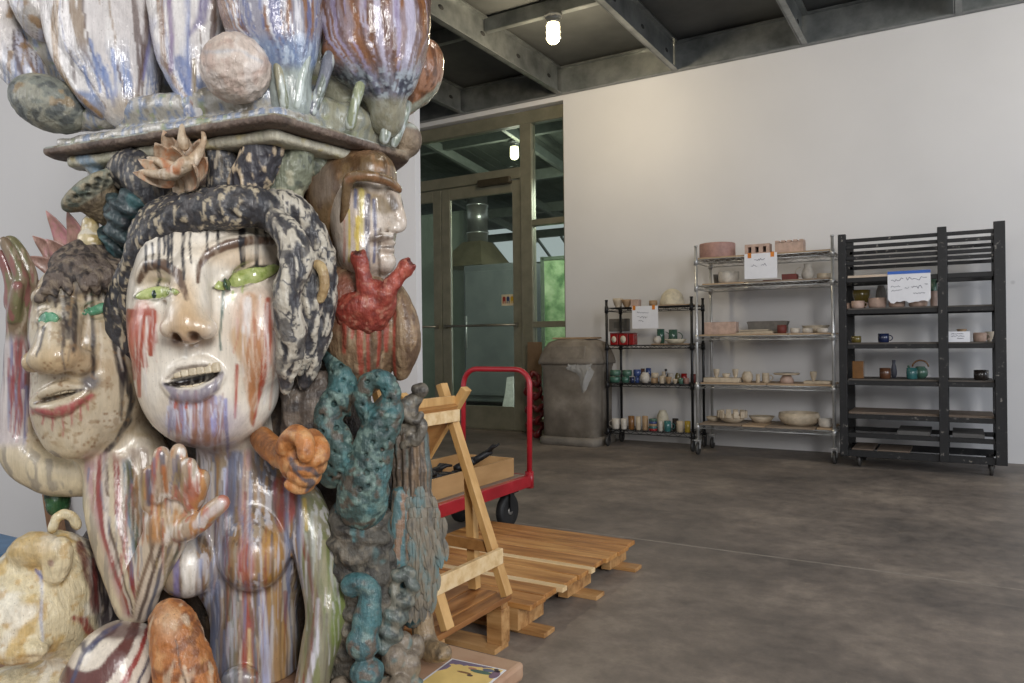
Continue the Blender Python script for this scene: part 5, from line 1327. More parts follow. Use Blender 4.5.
def woman_pre(p):
    p.disp(0.8, 26, 2)
def woman_paint(p):
    head = smooth(455, 440, p.py)*smooth(4, -4, p.px - 292)
    p.base((158, 142, 120))
    # torso glaze
    body = smooth(440, 462, p.py)
    p.streaks((150, 118, 80), 9, 160, -0.05, 0.2, 0.9, 1.0, body)
    p.streaks((112, 120, 140), 6, 150, 0.06, 0.12, 0.85, 2.0, body)
    p.streaks((206, 202, 204), 4, 120, 0.2, 0.1, 0.9, 5.0, body); p.streaks((96, 78, 62), 4, 100, 0.16, 0.1, 0.8, 15.0, body)
    p.line([(236, 455, 5), (228, 500, 7), (222, 560, 6), (214, 600, 5), (224, 683, 6)], (100, 112, 142), 3, 3, 0.8)
    p.line([(225, 470, 2), (221, 540, 3), (207, 605, 3), (216, 683, 3)], (206, 214, 240), 1.5, 1.5, 0.9)
    p.line([(248, 452, 4), (244, 500, 6), (246, 540, 7), (247, 575, 8)], (190, 150, 140), 3, 3, 0.7)
    p.line([(243, 540, 5), (246, 572, 8), (246, 590, 4), (245, 630, 6), (248, 690, 6)], (160, 66, 52), 2.5, 2.5, 0.85)
    p.line([(282, 486, 10), (286, 506, 12), (282, 528, 4)], (172, 74, 66), 3, 3, 0.85)
    p.blob(274, 558, 12, 30, (188, 138, 62), 0.5, 0.8)
    p.line([(275, 600, 8), (280, 640, 10), (276, 690, 12)], (186, 146, 92), 4, 3, 0.8)
    p.line([(262, 590, 3), (264, 630, 4), (266, 690, 4)], (182, 190, 226), 1.5, 1.5, 0.85)
    p.line([(234, 600, 5), (233, 683, 5)], (122, 128, 118), 2.5, 2, 0.7)
    p.line([(249, 630, 1.5), (250, 690, 2)], (212, 190, 140), 1, 1, 0.8)
    p.line([(188, 540, 7), (190, 575, 9), (189, 598, 6)], (232, 226, 216), 2, 2, 0.85)
    p.line([(176, 560, 3), (176, 596, 3)], (128, 120, 168), 1.5, 1.5, 0.85)
    p.line([(201, 560, 2), (201, 596, 2)], (150, 160, 196), 1.5, 1.5, 0.85)
    p.blob(240, 682, 19, 12, (126, 126, 128), 0.3, 0.8)
    # arm: green, grey and white with a brown rib inside
    arm = smooth(296, 302, p.px + 0.0*(p.py)) * smooth(486, 498, p.py)
    p.put((138, 136, 112), arm*0.95)
    p.streaks((116, 122, 76), 7, 120, -0.05, 0.25, 0.8, 8.0, arm); p.blob(334, 600, 12, 50, (112, 124, 70), 0.6, 0.7)
    p.streaks((190, 188, 186), 4, 110, 0.18, 0.1, 0.85, 9.0, arm)
    p.line([(338, 560, 5), (341, 606, 6), (333, 640, 5)], (122, 138, 72), 3, 3, 0.7)
    p.line([(297, 498, 3), (301, 530, 2.2), (312, 580, 2.6), (317, 612, 3), (310, 650, 2.6), (302, 690, 2.6)], (122, 62, 48), 1, 1, 0.95)
    p.line([(304, 500, 2), (307, 530, 2)], (190, 160, 70), 1, 1, 0.8)
    p.line([(318, 600, 1.5), (316, 650, 3), (306, 690, 3)], (214, 212, 224), 1, 1, 0.85)
    p.runs([(196, 198, 212), (120, 128, 156), (158, 126, 86), (92, 78, 68), (140, 70, 58), (206, 196, 180)], 4, 195, 300, 460, 650, 130, (30, 120), (0.5, 1.8), 0.7, body)
    p.runs([(206, 208, 212), (120, 128, 90), (160, 150, 120), (110, 100, 90)], 5, 300, 345, 490, 640, 40, (30, 100), (0.5, 1.6), 0.7, body)
    # ---- face
    p.put(CREAM, head)
    p.put((214, 200, 178), head*0.5*smooth(0, 0.5, p.nz(30)))
    p.blob(186, 300, 12, 30, (202, 170, 128), 0.7, 0.7)
    p.blob(188, 326, 24, 18, (184, 150, 108), 0.7, 0.75)
    p.blob(186, 342, 20, 5, (150, 112, 80), 0.7, 0.6)
    p.blob(176, 338, 5, 5, (92, 62, 46), 0.4, 0.9); p.blob(194, 337, 5, 5, (92, 62, 46), 0.4, 0.9)  # nostril holes: recess shade painted in as dark brown
    p.blob(236, 258, 34, 10, (214, 186, 150), 0.8, 0.6, -12); p.blob(158, 276, 18, 9, (212, 186, 150), 0.8, 0.6)
    # red cheek, viewer's left
    p.blob(143, 324, 14, 20, (188, 104, 74), 0.4, 0.95)
    for x, y1, ww in ((132, 378, 3.4), (137, 396, 2.8), (143, 366, 3.8), (149, 354, 3.6), (154, 342, 2.6), (129, 356, 3.2)):
        p.drip(x, 312, y1, ww, (166, 72, 48), 0.95, 2)
    p.line([(148, 318, 2.2), (145, 350, 1.6), (146, 396, 0.8)], (236, 228, 220), 1.2, 0.8, 0.9)
    # right cheek: brown gloss run
    p.blob(256, 322, 24, 34, (214, 182, 160), 0.6, 0.75); p.line([(250, 300, 8), (246, 340, 10), (250, 380, 6), (252, 415, 2)], (198, 158, 124), 3, 2.5, 0.8)
    p.line([(238, 335, 9), (242, 352, 7), (246, 368, 4)], (206, 170, 128), 3, 2, 0.7)
    p.line([(257, 325, 7), (256, 355, 10), (254, 392, 6), (252, 424, 1.2)], (184, 128, 86), 1.5, 2, 0.95)
    p.line([(268, 300, 3), (268, 345, 4), (262, 385, 2.6), (253, 426, 1)], (172, 78, 56), 1.2, 1.2, 0.9)
    p.line([(237, 366, 2.6), (236, 392, 1.8), (235, 418, 0.9)], (176, 78, 58), 1, 1, 0.9)
    p.line([(247, 300, 4), (245, 330, 4)], (236, 232, 230), 2, 1.5, 0.8)
    p.runs([(236, 230, 226), (206, 170, 150), (190, 120, 96), (226, 206, 186)], 6, 236, 276, 290, 350, 34, (24, 70), (0.5, 1.6), 0.75, head)
    p.runs([(236, 226, 220), (170, 76, 52), (206, 130, 104)], 7, 128, 158, 304, 340, 16, (20, 60), (0.5, 1.4), 0.75, head)
    # chin: lavender and brown runs from the lip
    p.blob(200, 424, 34, 28, (182, 172, 184), 0.5, 0.95); p.runs([(150, 150, 190), (120, 116, 150), (206, 206, 226), (150, 104, 84)], 21, 168, 226, 396, 420, 50, (18, 44), (0.6, 2.0), 0.9, None)
    for x, y1, ww, c in ((172, 428, 3, LAV), (178, 440, 3.4, (172, 112, 84)), (186, 436, 3.6, (196, 200, 224)), (193, 444, 4, (150, 100, 76)),
                         (200, 440, 3.2, (204, 208, 230)), (207, 444, 4.4, (140, 92, 68)), (214, 436, 3, (150, 150, 196)), (220, 424, 2.4, LAV)):
        p.drip(x, 398, y1, ww, c, 0.85)
    p.blob(203, 438, 18, 8, (128, 92, 70), 0.6, 0.7)
    p.runs([(206, 204, 216), (150, 140, 166), (140, 100, 82), (222, 212, 206)], 8, 170, 224, 392, 412, 40, (16, 40), (0.5, 1.5), 0.8, head)
    for x in (175, 186, 196): p.drip(x, 392, 408, 1.6, (184, 84, 60), 0.9)
    p.line([(164, 384, 2), (178, 395, 5.5), (196, 397, 6.5), (215, 386, 4.5), (222, 374, 2)], (136, 128, 138), 1.5, 1.5, 0.95)
    p.line([(166, 379, 1.2), (178, 369, 1.6), (192, 366.5, 1.8), (206, 365.5, 1.6), (221, 369, 1.2)], (130, 116, 104), 0.8, 0.6, 0.8)
    p.line([(165, 384, 1.4), (178, 384, 4), (194, 381.5, 4.5), (208, 377.5, 4), (222, 372, 1.4)], (30, 22, 20), 0.8, 0.4, 1.0)
    # brows and lash drips
    p.line([(139, 281, 2.6), (147, 266, 4.8), (163, 264, 5.2), (178, 274, 5), (187, 298, 2.4)], (106, 84, 68), 1, 1, 1.0)
    p.line([(198, 282, 1.6), (199, 266, 3), (208, 254, 5), (226, 245, 5.2), (252, 240, 4.8), (282, 241, 3.4)], (106, 82, 66), 1, 1, 1.0)
    for x, y0, y1, ww in ((152, 247, 262, 1.1), (159, 242, 262, 1.4), (168, 238, 264, 1.5), (172, 236, 268, 1.2), (184, 230, 276, 1.6), (191, 228, 260, 1.0),
                          (207, 228, 247, 1.3), (218, 227, 246, 1.6), (243, 222, 262, 3.0), (257, 220, 264, 2.0), (278, 226, 268, 2.0), (146, 250, 268, 1.0), (266, 222, 236, 1.5), (272, 222, 236, 1.5), (164, 240, 252, 1.3)):
        p.drip(x, y0 - 4, y1 + 3, ww*1.25, (42, 42, 48), 1.0)
    p.line([(158, 268, 1.6), (160, 280, 1.6), (155, 290, 1.4)], (46, 44, 50), 0.8, 0.6, 0.95)
    p.line([(224, 282, 2.2), (223, 300, 1.6), (220, 335, 1.0), (221, 350, 0.8)], (58, 92, 84), 0.8, 0.8, 0.9)
    p.line([(280, 262, 2), (287, 290, 2), (290, 330, 2.6), (288, 352, 2)], (52, 54, 62), 1, 1, 0.85)
    p.line([(233, 292, 1.4), (233, 300, 0.9)], (150, 176, 60), 0.8, 0.5, 0.8)
    p.line([(243, 286, 1.8), (242, 292, 1)], (150, 176, 60), 0.8, 0.5, 0.8)
    for (a, b, up, lo) in (EYL, EYR):
        p.line([(a[0], a[1], 1.6), ((a[0]+b[0])/2 + (a[1]-b[1])*up/30, (a[1]+b[1])/2 - up*1.0, 1.6), (b[0], b[1], 1.2)], (52, 56, 50), 0.9, 0.5, 0.9)
        p.line([(a[0], a[1], 1.6), ((a[0]+b[0])/2, (a[1]+b[1])/2 + lo, 1.0), (b[0], b[1], 1.0)], (110, 106, 84), 0.9, 0.5, 0.8)
woman = finish('woman_figure', w, FACEG, totem, woman_paint, 2, woman_pre)
woman['label'] = 'woman with pale drip-glazed face, bare torso and green arm'
EYEG = mottled('green_eye_glaze', (140, 158, 82), (196, 204, 140), 60, 0.15, coat=0.8, bump=0.02)
EYET = mottled('teal_eye_glaze', (60, 128, 96), (130, 184, 150), 50, 0.15, coat=0.8, bump=0.02)
IRIS = mottled('dark_iris_glaze', (26, 46, 36), (70, 100, 70), 90, 0.15, coat=0.8, bump=0.02)
almond('eye', EYEG, woman, w.front, *EYL); almond('eye', EYEG, woman, w.front, *EYR)
almond('iris', IRIS, woman, w.front, (223, 285), (233, 282), 7, 7, -3.2, 0.6, 10)
almond('iris', IRIS, woman, w.front, (151, 295), (157, 294.5), 5, 4, -2.8, 0.6, 10)
# teeth: an upper and a lower row
tb = MB()
for i in range(7):
    t = i/6; x = 170 + 46*t; y = 374.5 - 7.0*t - 2.0*math.sin(PI*t); h = 9 + 2.5*math.sin(PI*t)
    z = zm + 6 - 3*math.sin(PI*t)
    c = P(x, y, z - 3.5)*U + np.array([0, D0, CAMH]) - ROFF
    tb.box(c, (7.0*U, 6*U, h*U), (0, math.radians(-9), 0), 1.6*U)
for i in range(6):
    t = i/5; x = 176 + 36*t; y = 390.0 - 6.5*t + 1.5*math.sin(PI*t); z = zm + 8 - 3*math.sin(PI*t)
    c = P(x, y, z - 3.5)*U + np.array([0, D0, CAMH]) - ROFF
    tb.box(c, (6.6*U, 6*U, 7*U), (0, math.radians(-9), 0), 1.6*U)
tb.make('teeth', mottled('tooth_glaze', (186, 170, 142), (218, 206, 180), 40, 0.25, coat=0.5), woman)

# hair: rolled fringe, side lock and two thick plaits
h = Clay(98, 352, 180, 408, -130, 95, 1.45)
h.ell(212, 246, 2, 72, 56, 84, k=4)
h.ell(230, 300, 35, 86, 98, 62, k=10)
h.curve([(134, 330, -16, 7), (132, 300, -30, 8), (134, 270, -44, 10), (146, 246, -58, 12), (168, 228, -72, 14), (196, 214, -82, 16), (228, 208, -84, 17), (256, 207, -78, 16), (272, 214, -70, 13)], 8)
h.curve([(130, 268, -20, 9), (122, 300, -14, 13), (120, 334, -8, 13), (126, 368, -2, 11), (134, 396, 6, 8)], 5)
h.curve([(258, 204, -66, 13), (286, 208, -58, 17), (308, 232, -48, 18), (321, 268, -42, 15), (322, 308, -38, 14), (314, 346, -36, 13), (304, 384, -32, 7)], 0.5)
h.curve([(270, 218, -84, 11), (291, 238, -90, 15), (296, 264, -94, 16), (287, 293, -98, 13.5), (288, 316, -96, 14), (292, 340, -90, 13.5), (288, 366, -82, 11), (285, 388, -76, 5)], 0.5)
h.curve([(304, 258, -66, 11), (309, 296, -64, 13), (304, 338, -60, 12), (300, 366, -52, 9)], 0.5)
def groove(v, f=1.0):
    q = np.stack([v[:, 0]/(5.5*f), v[:, 1]/(5.5*f), v[:, 2]/(19*f)], 1); q[:, 0] += fbm(v/22, 2)*1.3
    return fbm(q, 2)
def hair_pre(p):
    p.gr = groove(p.v); p.disp_by(3.0*p.gr); p.disp(1.4, 12, 2)
def hair_paint(p):
    p.base((56, 56, 60)); n = p.gr
    p.mottle((84, 80, 80), 10, 0.0, 0.2, 0.6)
    right = smooth(264, 286, p.px - 0.02*(p.py-250))
    fine = p.nz(2.7, (1, 1, 0.4), 6.0, 2)
    p.put((190, 176, 150), 0.85*smooth(0.10, 0.24, fine)*smooth(-0.15, 0.1, n)*(1 - 0.4*right))
    p.put((196, 188, 172), right*smooth(-0.16, 0.02, n)*0.92)  # grooves stay dark: glaze colour doubling as painted cavity shade
    crack = np.abs(p.nz(7, (1, 1, 0.7), 2.0, 2))
    p.put((52, 52, 58), 0.95*smooth(0.075, 0.03, crack)*right)
    p.put((58, 56, 60), 0.8*smooth(0.2, 0.3, p.nz(13, seed=9))*right)
hair = finish('hair', h, SATIN, woman, hair_paint, 1, hair_pre)
e = Clay(305, 340, 250, 310, -110, 30, 1.5)
e.curve([(314, 264, -64, 4), (321, 268, -70, 4.5), (324, 284, -70, 4.5), (320, 300, -68, 4)], 3).ell(317, 283, -62, 7, 17, 6, k=3).ell(316, 283, -70, 3.5, 11, 6, k=3, op='sub')
finish('ear', e, SATIN, woman, lambda p: p.base((196, 172, 128)).mottle((150, 120, 80), 12, 0, 0.3, 0.7), 1)
def bands(p, u, stops, mask, wob=2.0, soft=1.2, nsc=16.0, a=1.0, seed=0.0):
    """parallel glaze stripes across a coordinate u: stops (start, colour)"""
    u = u + wob*fbm(p.v/np.array([nsc, nsc, nsc*2]) + seed, 2)
    for u0, c in stops: p.put(c, a*mask*smooth(u0 - soft, u0 + soft, u))

# ---- dark inner body everything is pressed onto
k = Clay(80, 416, 150, 712, -20, 210, 4.0)
k.box(245, 420, 130, 108, 305, 70, yaw=-25, rnd=40).ell(255, 420, 70, 90, 280, 60, k=20).ell(360, 560, 80, 50, 160, 50, k=30).ell(130, 620, 70, 60, 120, 55, k=30)
def core_paint(p):
    p.base((66, 54, 44)); p.mottle((104, 86, 66), 24, 0, 0.3, 0.8); p.mottle((40, 36, 34), 15, 0.1, 0.2, 0.8)
finish('clay_column', k, MATT, totem, core_paint, 1, lambda p: p.disp(5, 30, 3))

# ---- man at the left: head, neck, both arms and hands in one body
m = Clay(-14, 236, 226, 640, -118, 110, 1.6)
m.ell(93, 334, 25, 50, 82, 66, rot=3).ell(89, 402, 8, 49, 56, 56, k=20).ell(108, 385, -2, 32, 52, 42, k=14)
m.tube([(114, 430, 30, 38), (134, 500, 24, 36)], 14).ell(146, 470, 20, 24, 40, 26, k=12)
zn = m.front(60, 350)
m.curve([(68, 308, ('s', 2), 9), (60, 330, zn - 8, 14), (55, 350, zn - 20, 17)], 8)
m.ell(54, 358, zn - 20, 25, 16, 22, rot=3, k=8).ell(80, 362, zn - 4, 14, 13, 17, k=5).ell(33, 362, zn - 6, 8, 11, 15, k=5)
m.ell(46, 374, zn - 15, 5, 4, 7, k=3, op='sub').ell(68, 373, zn - 12, 6, 4, 7, k=3, op='sub')
m.ell(48, 319, ('s', 3), 13, 9, 9, k=5, op='sub').ell(96, 310, ('s', 3), 17, 9, 9, rot=14, k=5, op='sub')
zmm = m.front(58, 398)
m.ell(58, 397, zmm, 26, 5.5, 12, rot=15, k=3, op='sub')
m.curve([(32, 402, ('s', 1), 3), (46, 392, ('s', -1), 4.5), (64, 386, ('s', -1), 4.5), (86, 388, ('s', 1), 3)], 3)
m.curve([(33, 405, ('s', 1), 3), (48, 409, ('s', -2), 6), (68, 405, ('s', -2), 6.5), (88, 392, ('s', 1), 3)], 4)
m.ell(72, 440, ('s', 12), 24, 18, 18, k=12)
m.curve([(38, 298, ('s', 1), 5), (48, 293, ('s', -1), 6.5), (58, 299, ('s', 1), 5)], 5)
m.curve([(72, 292, ('s', 1), 6), (88, 286, ('s', -2), 7.5), (106, 281, ('s', -1), 7), (118, 278, ('s', 1), 5)], 5)
MYL = ((38, 321), (58, 318), 8, 6); MYR = ((82, 314), (112, 305), 6, 5)
lids(m, *MYL, 2.2); lids(m, *MYR, 2.2)
# upper arm, bent elbow, forearm, open hand before the woman's breast
m.curve([(116, 458, 14, 24), (118, 496, 2, 27), (124, 542, -12, 25), (133, 590, -26, 18), (138, 608, -34, 14)], 8)
m.curve([(138, 607, -38, 14), (146, 578, -48, 18), (158, 552, -54, 18), (168, 532, -58, 20)], 5)
m.ell(172, 513, -66, 29, 31, 12, rot=-6, k=8).ell(160, 528, -74, 12, 16, 8, k=8).ell(186, 524, -72, 14, 13, 9, rot=30, k=8)
m.curve([(150, 505, -72, 8), (149, 486, -76, 7.5), (151, 471, -78, 6.5)], 3)
m.curve([(159, 496, -76, 8.5), (161, 472, -82, 8.5), (162, 453, -84, 7.5)], 3)
m.curve([(174, 492, -78, 8.5), (178, 468, -86, 8.5), (178, 450, -88, 7.2)], 3)
m.curve([(186, 496, -76, 8), (191, 480, -88, 8.5), (189, 465, -92, 7.5)], 3)
m.curve([(193, 506, -76, 8), (198, 490, -84, 7.8), (203, 476, -88, 7)], 3)
m.curve([(184, 531, -74, 11), (200, 522, -84, 8.5), (212, 511, -90, 7.5), (223, 502, -92, 6)], 4)
# the far raised hand
m.curve([(88, 474, 36, 20), (56, 472, 28, 20), (30, 460, 22, 18), (17, 443, 18, 15)], 8)
m.curve([(17, 443, 18, 14), (16, 410, 16, 13), (17, 375, 14, 11), (18, 340, 12, 9)], 5)
m.curve([(18, 340, 12, 9), (21, 314, 8, 11), (24, 292, 6, 11)], 4)
m.curve([(26, 300, 10, 8), (30, 278, 10, 7), (23, 258, 8, 6.2), (13, 243, 6, 5), (9, 240, 6, 4)], 1.5)
m.curve([(19, 300, 0, 8), (21, 278, -4, 6.8), (13, 258, -6, 5.8), (4, 241, -8, 4.5)], 1.5)
m.curve([(12, 305, 6, 7), (12, 284, 2, 6), (6, 266, 0, 5), (1, 254, -2, 4)], 1.5)
m.curve([(14, 318, -2, 6.5), (16, 300, -9, 5.5), (18, 286, -11, 4.5)], 1.5)
def man_paint(p):
    p.base((204, 190, 164)); p.mottle((180, 160, 128), 16, 0, 0.4, 0.7)
    p.mottle((232, 222, 204), 34, 0.05, 0.3, 0.6, seed=4)
    # nose and lips
    p.blob(58, 360, 30, 16, (198, 172, 132), 0.6, 0.8)
    p.line([(33, 411, 3), (50, 414, 5), (70, 409, 5), (92, 396, 3)], (176, 82, 84), 2, 2, 0.85)
    for x, y0, y1 in ((42, 412, 424), (52, 414, 430), (63, 412, 436), (72, 408, 426), (81, 404, 420), (88, 398, 410)): p.drip(x, y0, y1, 1.6, (176, 84, 88), 0.8)
    p.line([(34, 403, 1.6), (50, 399, 2.2), (68, 393, 2.2), (84, 389, 1.6)], (52, 34, 34), 0.8, 0.5, 0.85)
    rng = random.Random(3)
    for _ in range(46):
        x, y = rng.uniform(36, 118), rng.uniform(380, 452); p.blob(x, y, 1.3, 1.3, (138, 104, 70), 0.6, 0.8)
    for _ in range(26):
        x, y = rng.uniform(32, 84), rng.uniform(352, 388); p.blob(x, y, 1.1, 1.1, (138, 104, 70), 0.6, 0.8)
    # dark hair drips over brow, bridge and cheek
    for x, y0, y1, ww in ((62, 258, 345, 3.4), (72, 262, 350, 4.4), (66, 300, 338, 4), (91, 268, 380, 2.6), (104, 280, 300, 5), (84, 270, 300, 4), (48, 285, 300, 5), (112, 262, 340, 3), (120, 300, 420, 4), (54, 276, 312, 2.6), (97, 262, 300, 3)):
        p.line([(x, y0, ww), (x + 1.5, (y0+y1)/2, ww*0.9), (x + 2, y1, ww*0.5)], (54, 50, 54), 1.2, 2, 0.92)
    p.line([(44, 328, 2), (40, 345, 1.5), (36, 356, 1)], (52, 50, 56), 1, 1, 0.9)
    p.line([(38, 298, 4), (48, 293, 5.5), (58, 299, 5)], (88, 78, 70), 2, 2, 0.9)
    p.line([(72, 291, 5), (88, 285, 7), (106, 281, 6.5), (118, 278, 5)], (88, 78, 72), 2, 2, 0.9)
    p.blob(90, 382, 9, 9, (74, 70, 78), 0.5, 0.85)
    p.line([(114, 330, 5), (122, 370, 5), (132, 400, 3), (128, 420, 3), (116, 442, 2.4), (102, 456, 2.4), (106, 480, 2), (110, 520, 1.5)], (44, 42, 48), 1.2, 1.5, 0.92)
    p.runs([(120, 104, 88), (176, 150, 112), (232, 224, 210), (90, 84, 84)], 33, 30, 130, 250, 340, 50, (16, 50), (0.5, 1.6), 0.7, smooth(470, 450, p.py))
    p.mottle((150, 120, 84), 6, 0.3, 0.12, 0.5, seed=14)
    # striped arm
    reach = smooth(448, 470, p.py + 8*p.nz(12))*smooth(82, 90, p.px + (p.py - 480)*-0.15 + 5*p.nz(9, seed=3))*(p.dz < 60)
    c = 117 + np.clip((p.py - 480)/120, 0, 1)**1.5*20
    u = p.px - c
    half = np.interp(p.py, [450, 500, 545, 590, 612], [24, 28, 25, 18, 12])
    t = u/half*30
    arm = reach*smooth(150, 144, p.px + np.maximum(0, (p.py - 540))*0.0)*smooth(620, 612, p.py)
    bands(p, t, [(-40, (176, 140, 136)), (-25, (140, 66, 60)), (-19, (196, 182, 168)), (-14, (92, 74, 58)), (-10.5, (200, 186, 158)), (-4, (136, 54, 46)), (3, (206, 194, 178)),
                 (7, (120, 140, 150)), (11, (86, 88, 58)), (18, (158, 120, 78)), (23, (196, 180, 156)), (27, (130, 104, 78))], arm, 3.5, 1.2)
    # forearm and hand
    fore = smooth(530, 545, p.py)*smooth(-1, 3, p.px - (134 + (612 - p.py)*0.02))*(p.dz < -36)*smooth(625, 618, p.py)
    bands(p, p.px + (p.py - 580)*0.30, [(100, (206, 190, 166)), (140, (126, 106, 88)), (144, (206, 192, 172)), (149, (96, 84, 76)), (153, (208, 196, 178)), (157, (108, 108, 116)), (161, (210, 198, 180)), (166, (88, 84, 60)), (170, (186, 168, 138))], fore, 2.5, 1.1)
    hand = smooth(548, 536, p.py)*smooth(142, 146, p.px)*(p.dz < -50)
    p.put((186, 164, 140), hand)
    p.streaks((192, 138, 84), 10, 50, 0.0, 0.15, 0.9, 3.0, hand)
    p.streaks((188, 112, 96), 8, 40, 0.12, 0.15, 0.8, 6.0, hand)
    p.streaks((232, 224, 214), 7, 46, 0.1, 0.12, 0.9, 7.0, hand)
    for x, y in ((149, 478), (162, 460), (178, 462)): p.line([(x, y - 6, 3), (x + 1, y + 12, 3), (x, y + 26, 2)], (84, 82, 100), 1.5, 2, 0.85)
    p.line([(163, 468, 3), (165, 490, 4)], (184, 112, 54), 2, 2, 0.85)
    p.blob(190, 492, 9, 12, (188, 106, 92), 0.5, 0.7)
    p.blob(172, 516, 14, 12, (178, 140, 78), 0.5, 0.7)
    p.line([(196, 525, 4), (212, 512, 4), (222, 503, 4)], (222, 212, 210), 2, 1.5, 0.8)
    p.runs([(226, 216, 204), (120, 100, 84), (170, 90, 70), (104, 112, 140), (150, 130, 84)], 32, 86, 200, 450, 560, 110, (24, 70), (0.5, 1.5), 0.75, np.clip(arm + fore + hand, 0, 1))
    # raised hand and its arm
    far = smooth(42, 34, p.px)*smooth(470, 455, p.py)*(p.dz > -30)*smooth(44, 30, p.px + 0.0)
    far = far*np.where((p.py < 335) | (p.px < 33 - np.maximum(0, p.py-335)*0.06), 1, 0)
    p.put((132, 114, 92), far)
    p.streaks((120, 120, 84), 6, 60, 0.0, 0.15, 0.8, 2.0, far); p.streaks((146, 92, 92), 6, 50, 0.12, 0.12, 0.8, 4.0, far)
    p.streaks((184, 168, 148), 4, 40, 0.22, 0.12, 0.7, 9.0, far)
    p.line([(2, 255, 2), (8, 270, 2.5)], (130, 56, 64), 1.5, 1.5, 0.8)
    low = far*smooth(330, 345, p.py)
    p.put((196, 186, 184), low)
    p.runs([(142, 60, 62), (120, 126, 160), (216, 208, 204), (150, 80, 76), (104, 84, 84)], 31, 4, 36, 325, 400, 60, (24, 70), (0.8, 2.6), 0.9, low)
    und = smooth(440, 452, p.py)*smooth(88, 78, p.px + (p.py-480)*-0.3)
    p.put((208, 194, 164), und*0.9); p.streaks((132, 126, 120), 8, 50, 0.15, 0.1, 0.6, 3.0, und)
man = finish('man_figure', m, FACEG, totem, man_paint, 2, lambda p: p.disp(1.2, 22, 2))
man['label'] = 'man with speckled pale face, striped arm and hands held up'
almond('eye', EYET, man, m.front, *MYL); almond('eye', EYET, man, m.front, *MYR)
tb = MB()
for i in range(6):
    t = i/5; x = 42 + 38*t; y = 395.5 - 7.5*t - 1.2*math.sin(PI*t)
    c = P(x, y, zmm + 5 - 2*math.sin(PI*t))*U + np.array([0, D0, CAMH]) - ROFF
    tb.box(c, (7.2*U, 5*U, 6.5*U), (0, math.radians(-12), 0), 1.4*U)
tb.make('teeth', _mats['tooth_glaze'], man)
hm = Clay(24, 156, 230, 334, -90, 110, 1.6)
hm.ell(100, 288, 40, 44, 34, 56, k=4)
def strand_on(pts, r, k=1.2):
    hm.curve([(x, y, m.front(x, max(y, 262), 20) - 5 + max(0, 262 - y)*1.4, rr) for x, y, rr in pts], k)
for x1, ln in ((48, 0), (42, 9), (60, -7)):
    strand_on([(132, 266 + ln*0.6, 7), (114, 255 + ln*0.6, 8), (92, 252 + ln, 8), (72, 258 + ln, 8), (57, 271 + ln, 7.5), (x1 - 2, 290 + ln, 5)], 0)
for x, y1, dx in ((60, 290, -8), (72, 288, -5), (83, 284, 3), (94, 288, 5), (104, 286, 6), (114, 292, 8), (125, 300, 8), (132, 312, 6)):
    strand_on([(x + 5, 254, 6.5), (x - 3, 264, 7.5), (x + 4, 274, 7), (x - 2 + dx*0.5, y1 - 6, 5.5), (x + dx*0.6, y1 + 4, 3.5)], 0)
def mhair_paint(p):
    p.base((104, 92, 84)); p.mottle((140, 126, 110), 6, 0.0, 0.25, 0.8); p.put((56, 50, 50), 0.9*smooth(-0.05, -0.25, groove(p.v, 0.8)))
def strand(p, a=1.3):
    q = p.v/np.array([5, 5, 14]); q[:, 0] += fbm(p.v/18, 2)*1.4
    p.disp_by(a*fbm(q, 2)); p.disp(1.0, 9, 2)
finish('hair', hm, MATT, man, mhair_paint, 1, strand)

# ---- cream animal at the lower left
a = Clay(-60, 130, 505, 712, -130, 90, 2.0)
a.ell(50, 574, -8, 44, 42, 48).ell(70, 606, -8, 30, 52, 46, k=14).ell(24, 618, -44, 40, 40, 42, k=16).ell(14, 590, -40, 26, 34, 32, k=14)
a.ell(34, 549, -46, 25, 17, 18, rot=8, k=8).ell(58, 561, -50, 14, 25, 12, rot=-14, k=6)
a.ell(51, 562, -64, 3, 4.5, 6, k=3, op='sub')
a.tube([(38, 542, -64, 3), (42, 560, -66, 2.4), (40, 578, -62, 1.5)], 3, 'sub')
a.tube([(-30, 676, -80, 4.5), (8, 664, -84, 5), (30, 660, -72, 5.5), (42, 656, -58, 4)], 5, 'sub')
a.ell(20, 650, -70, 28, 14, 18, k=8)
a.ell(40, 710, -14, 90, 46, 52, k=8).ell(96, 610, 34, 34, 70, 40, k=12).ell(88, 660, 6, 34, 40, 36, k=14)
a.tube([(-30, 676, -92, 4.5), (8, 665, -92, 5), (34, 660, -80, 5)], 4, 'sub')
a.curve([(52, 530, -26, 4), (58, 517, -22, 4), (70, 515, -18, 4), (77, 526, -14, 4)], 3)
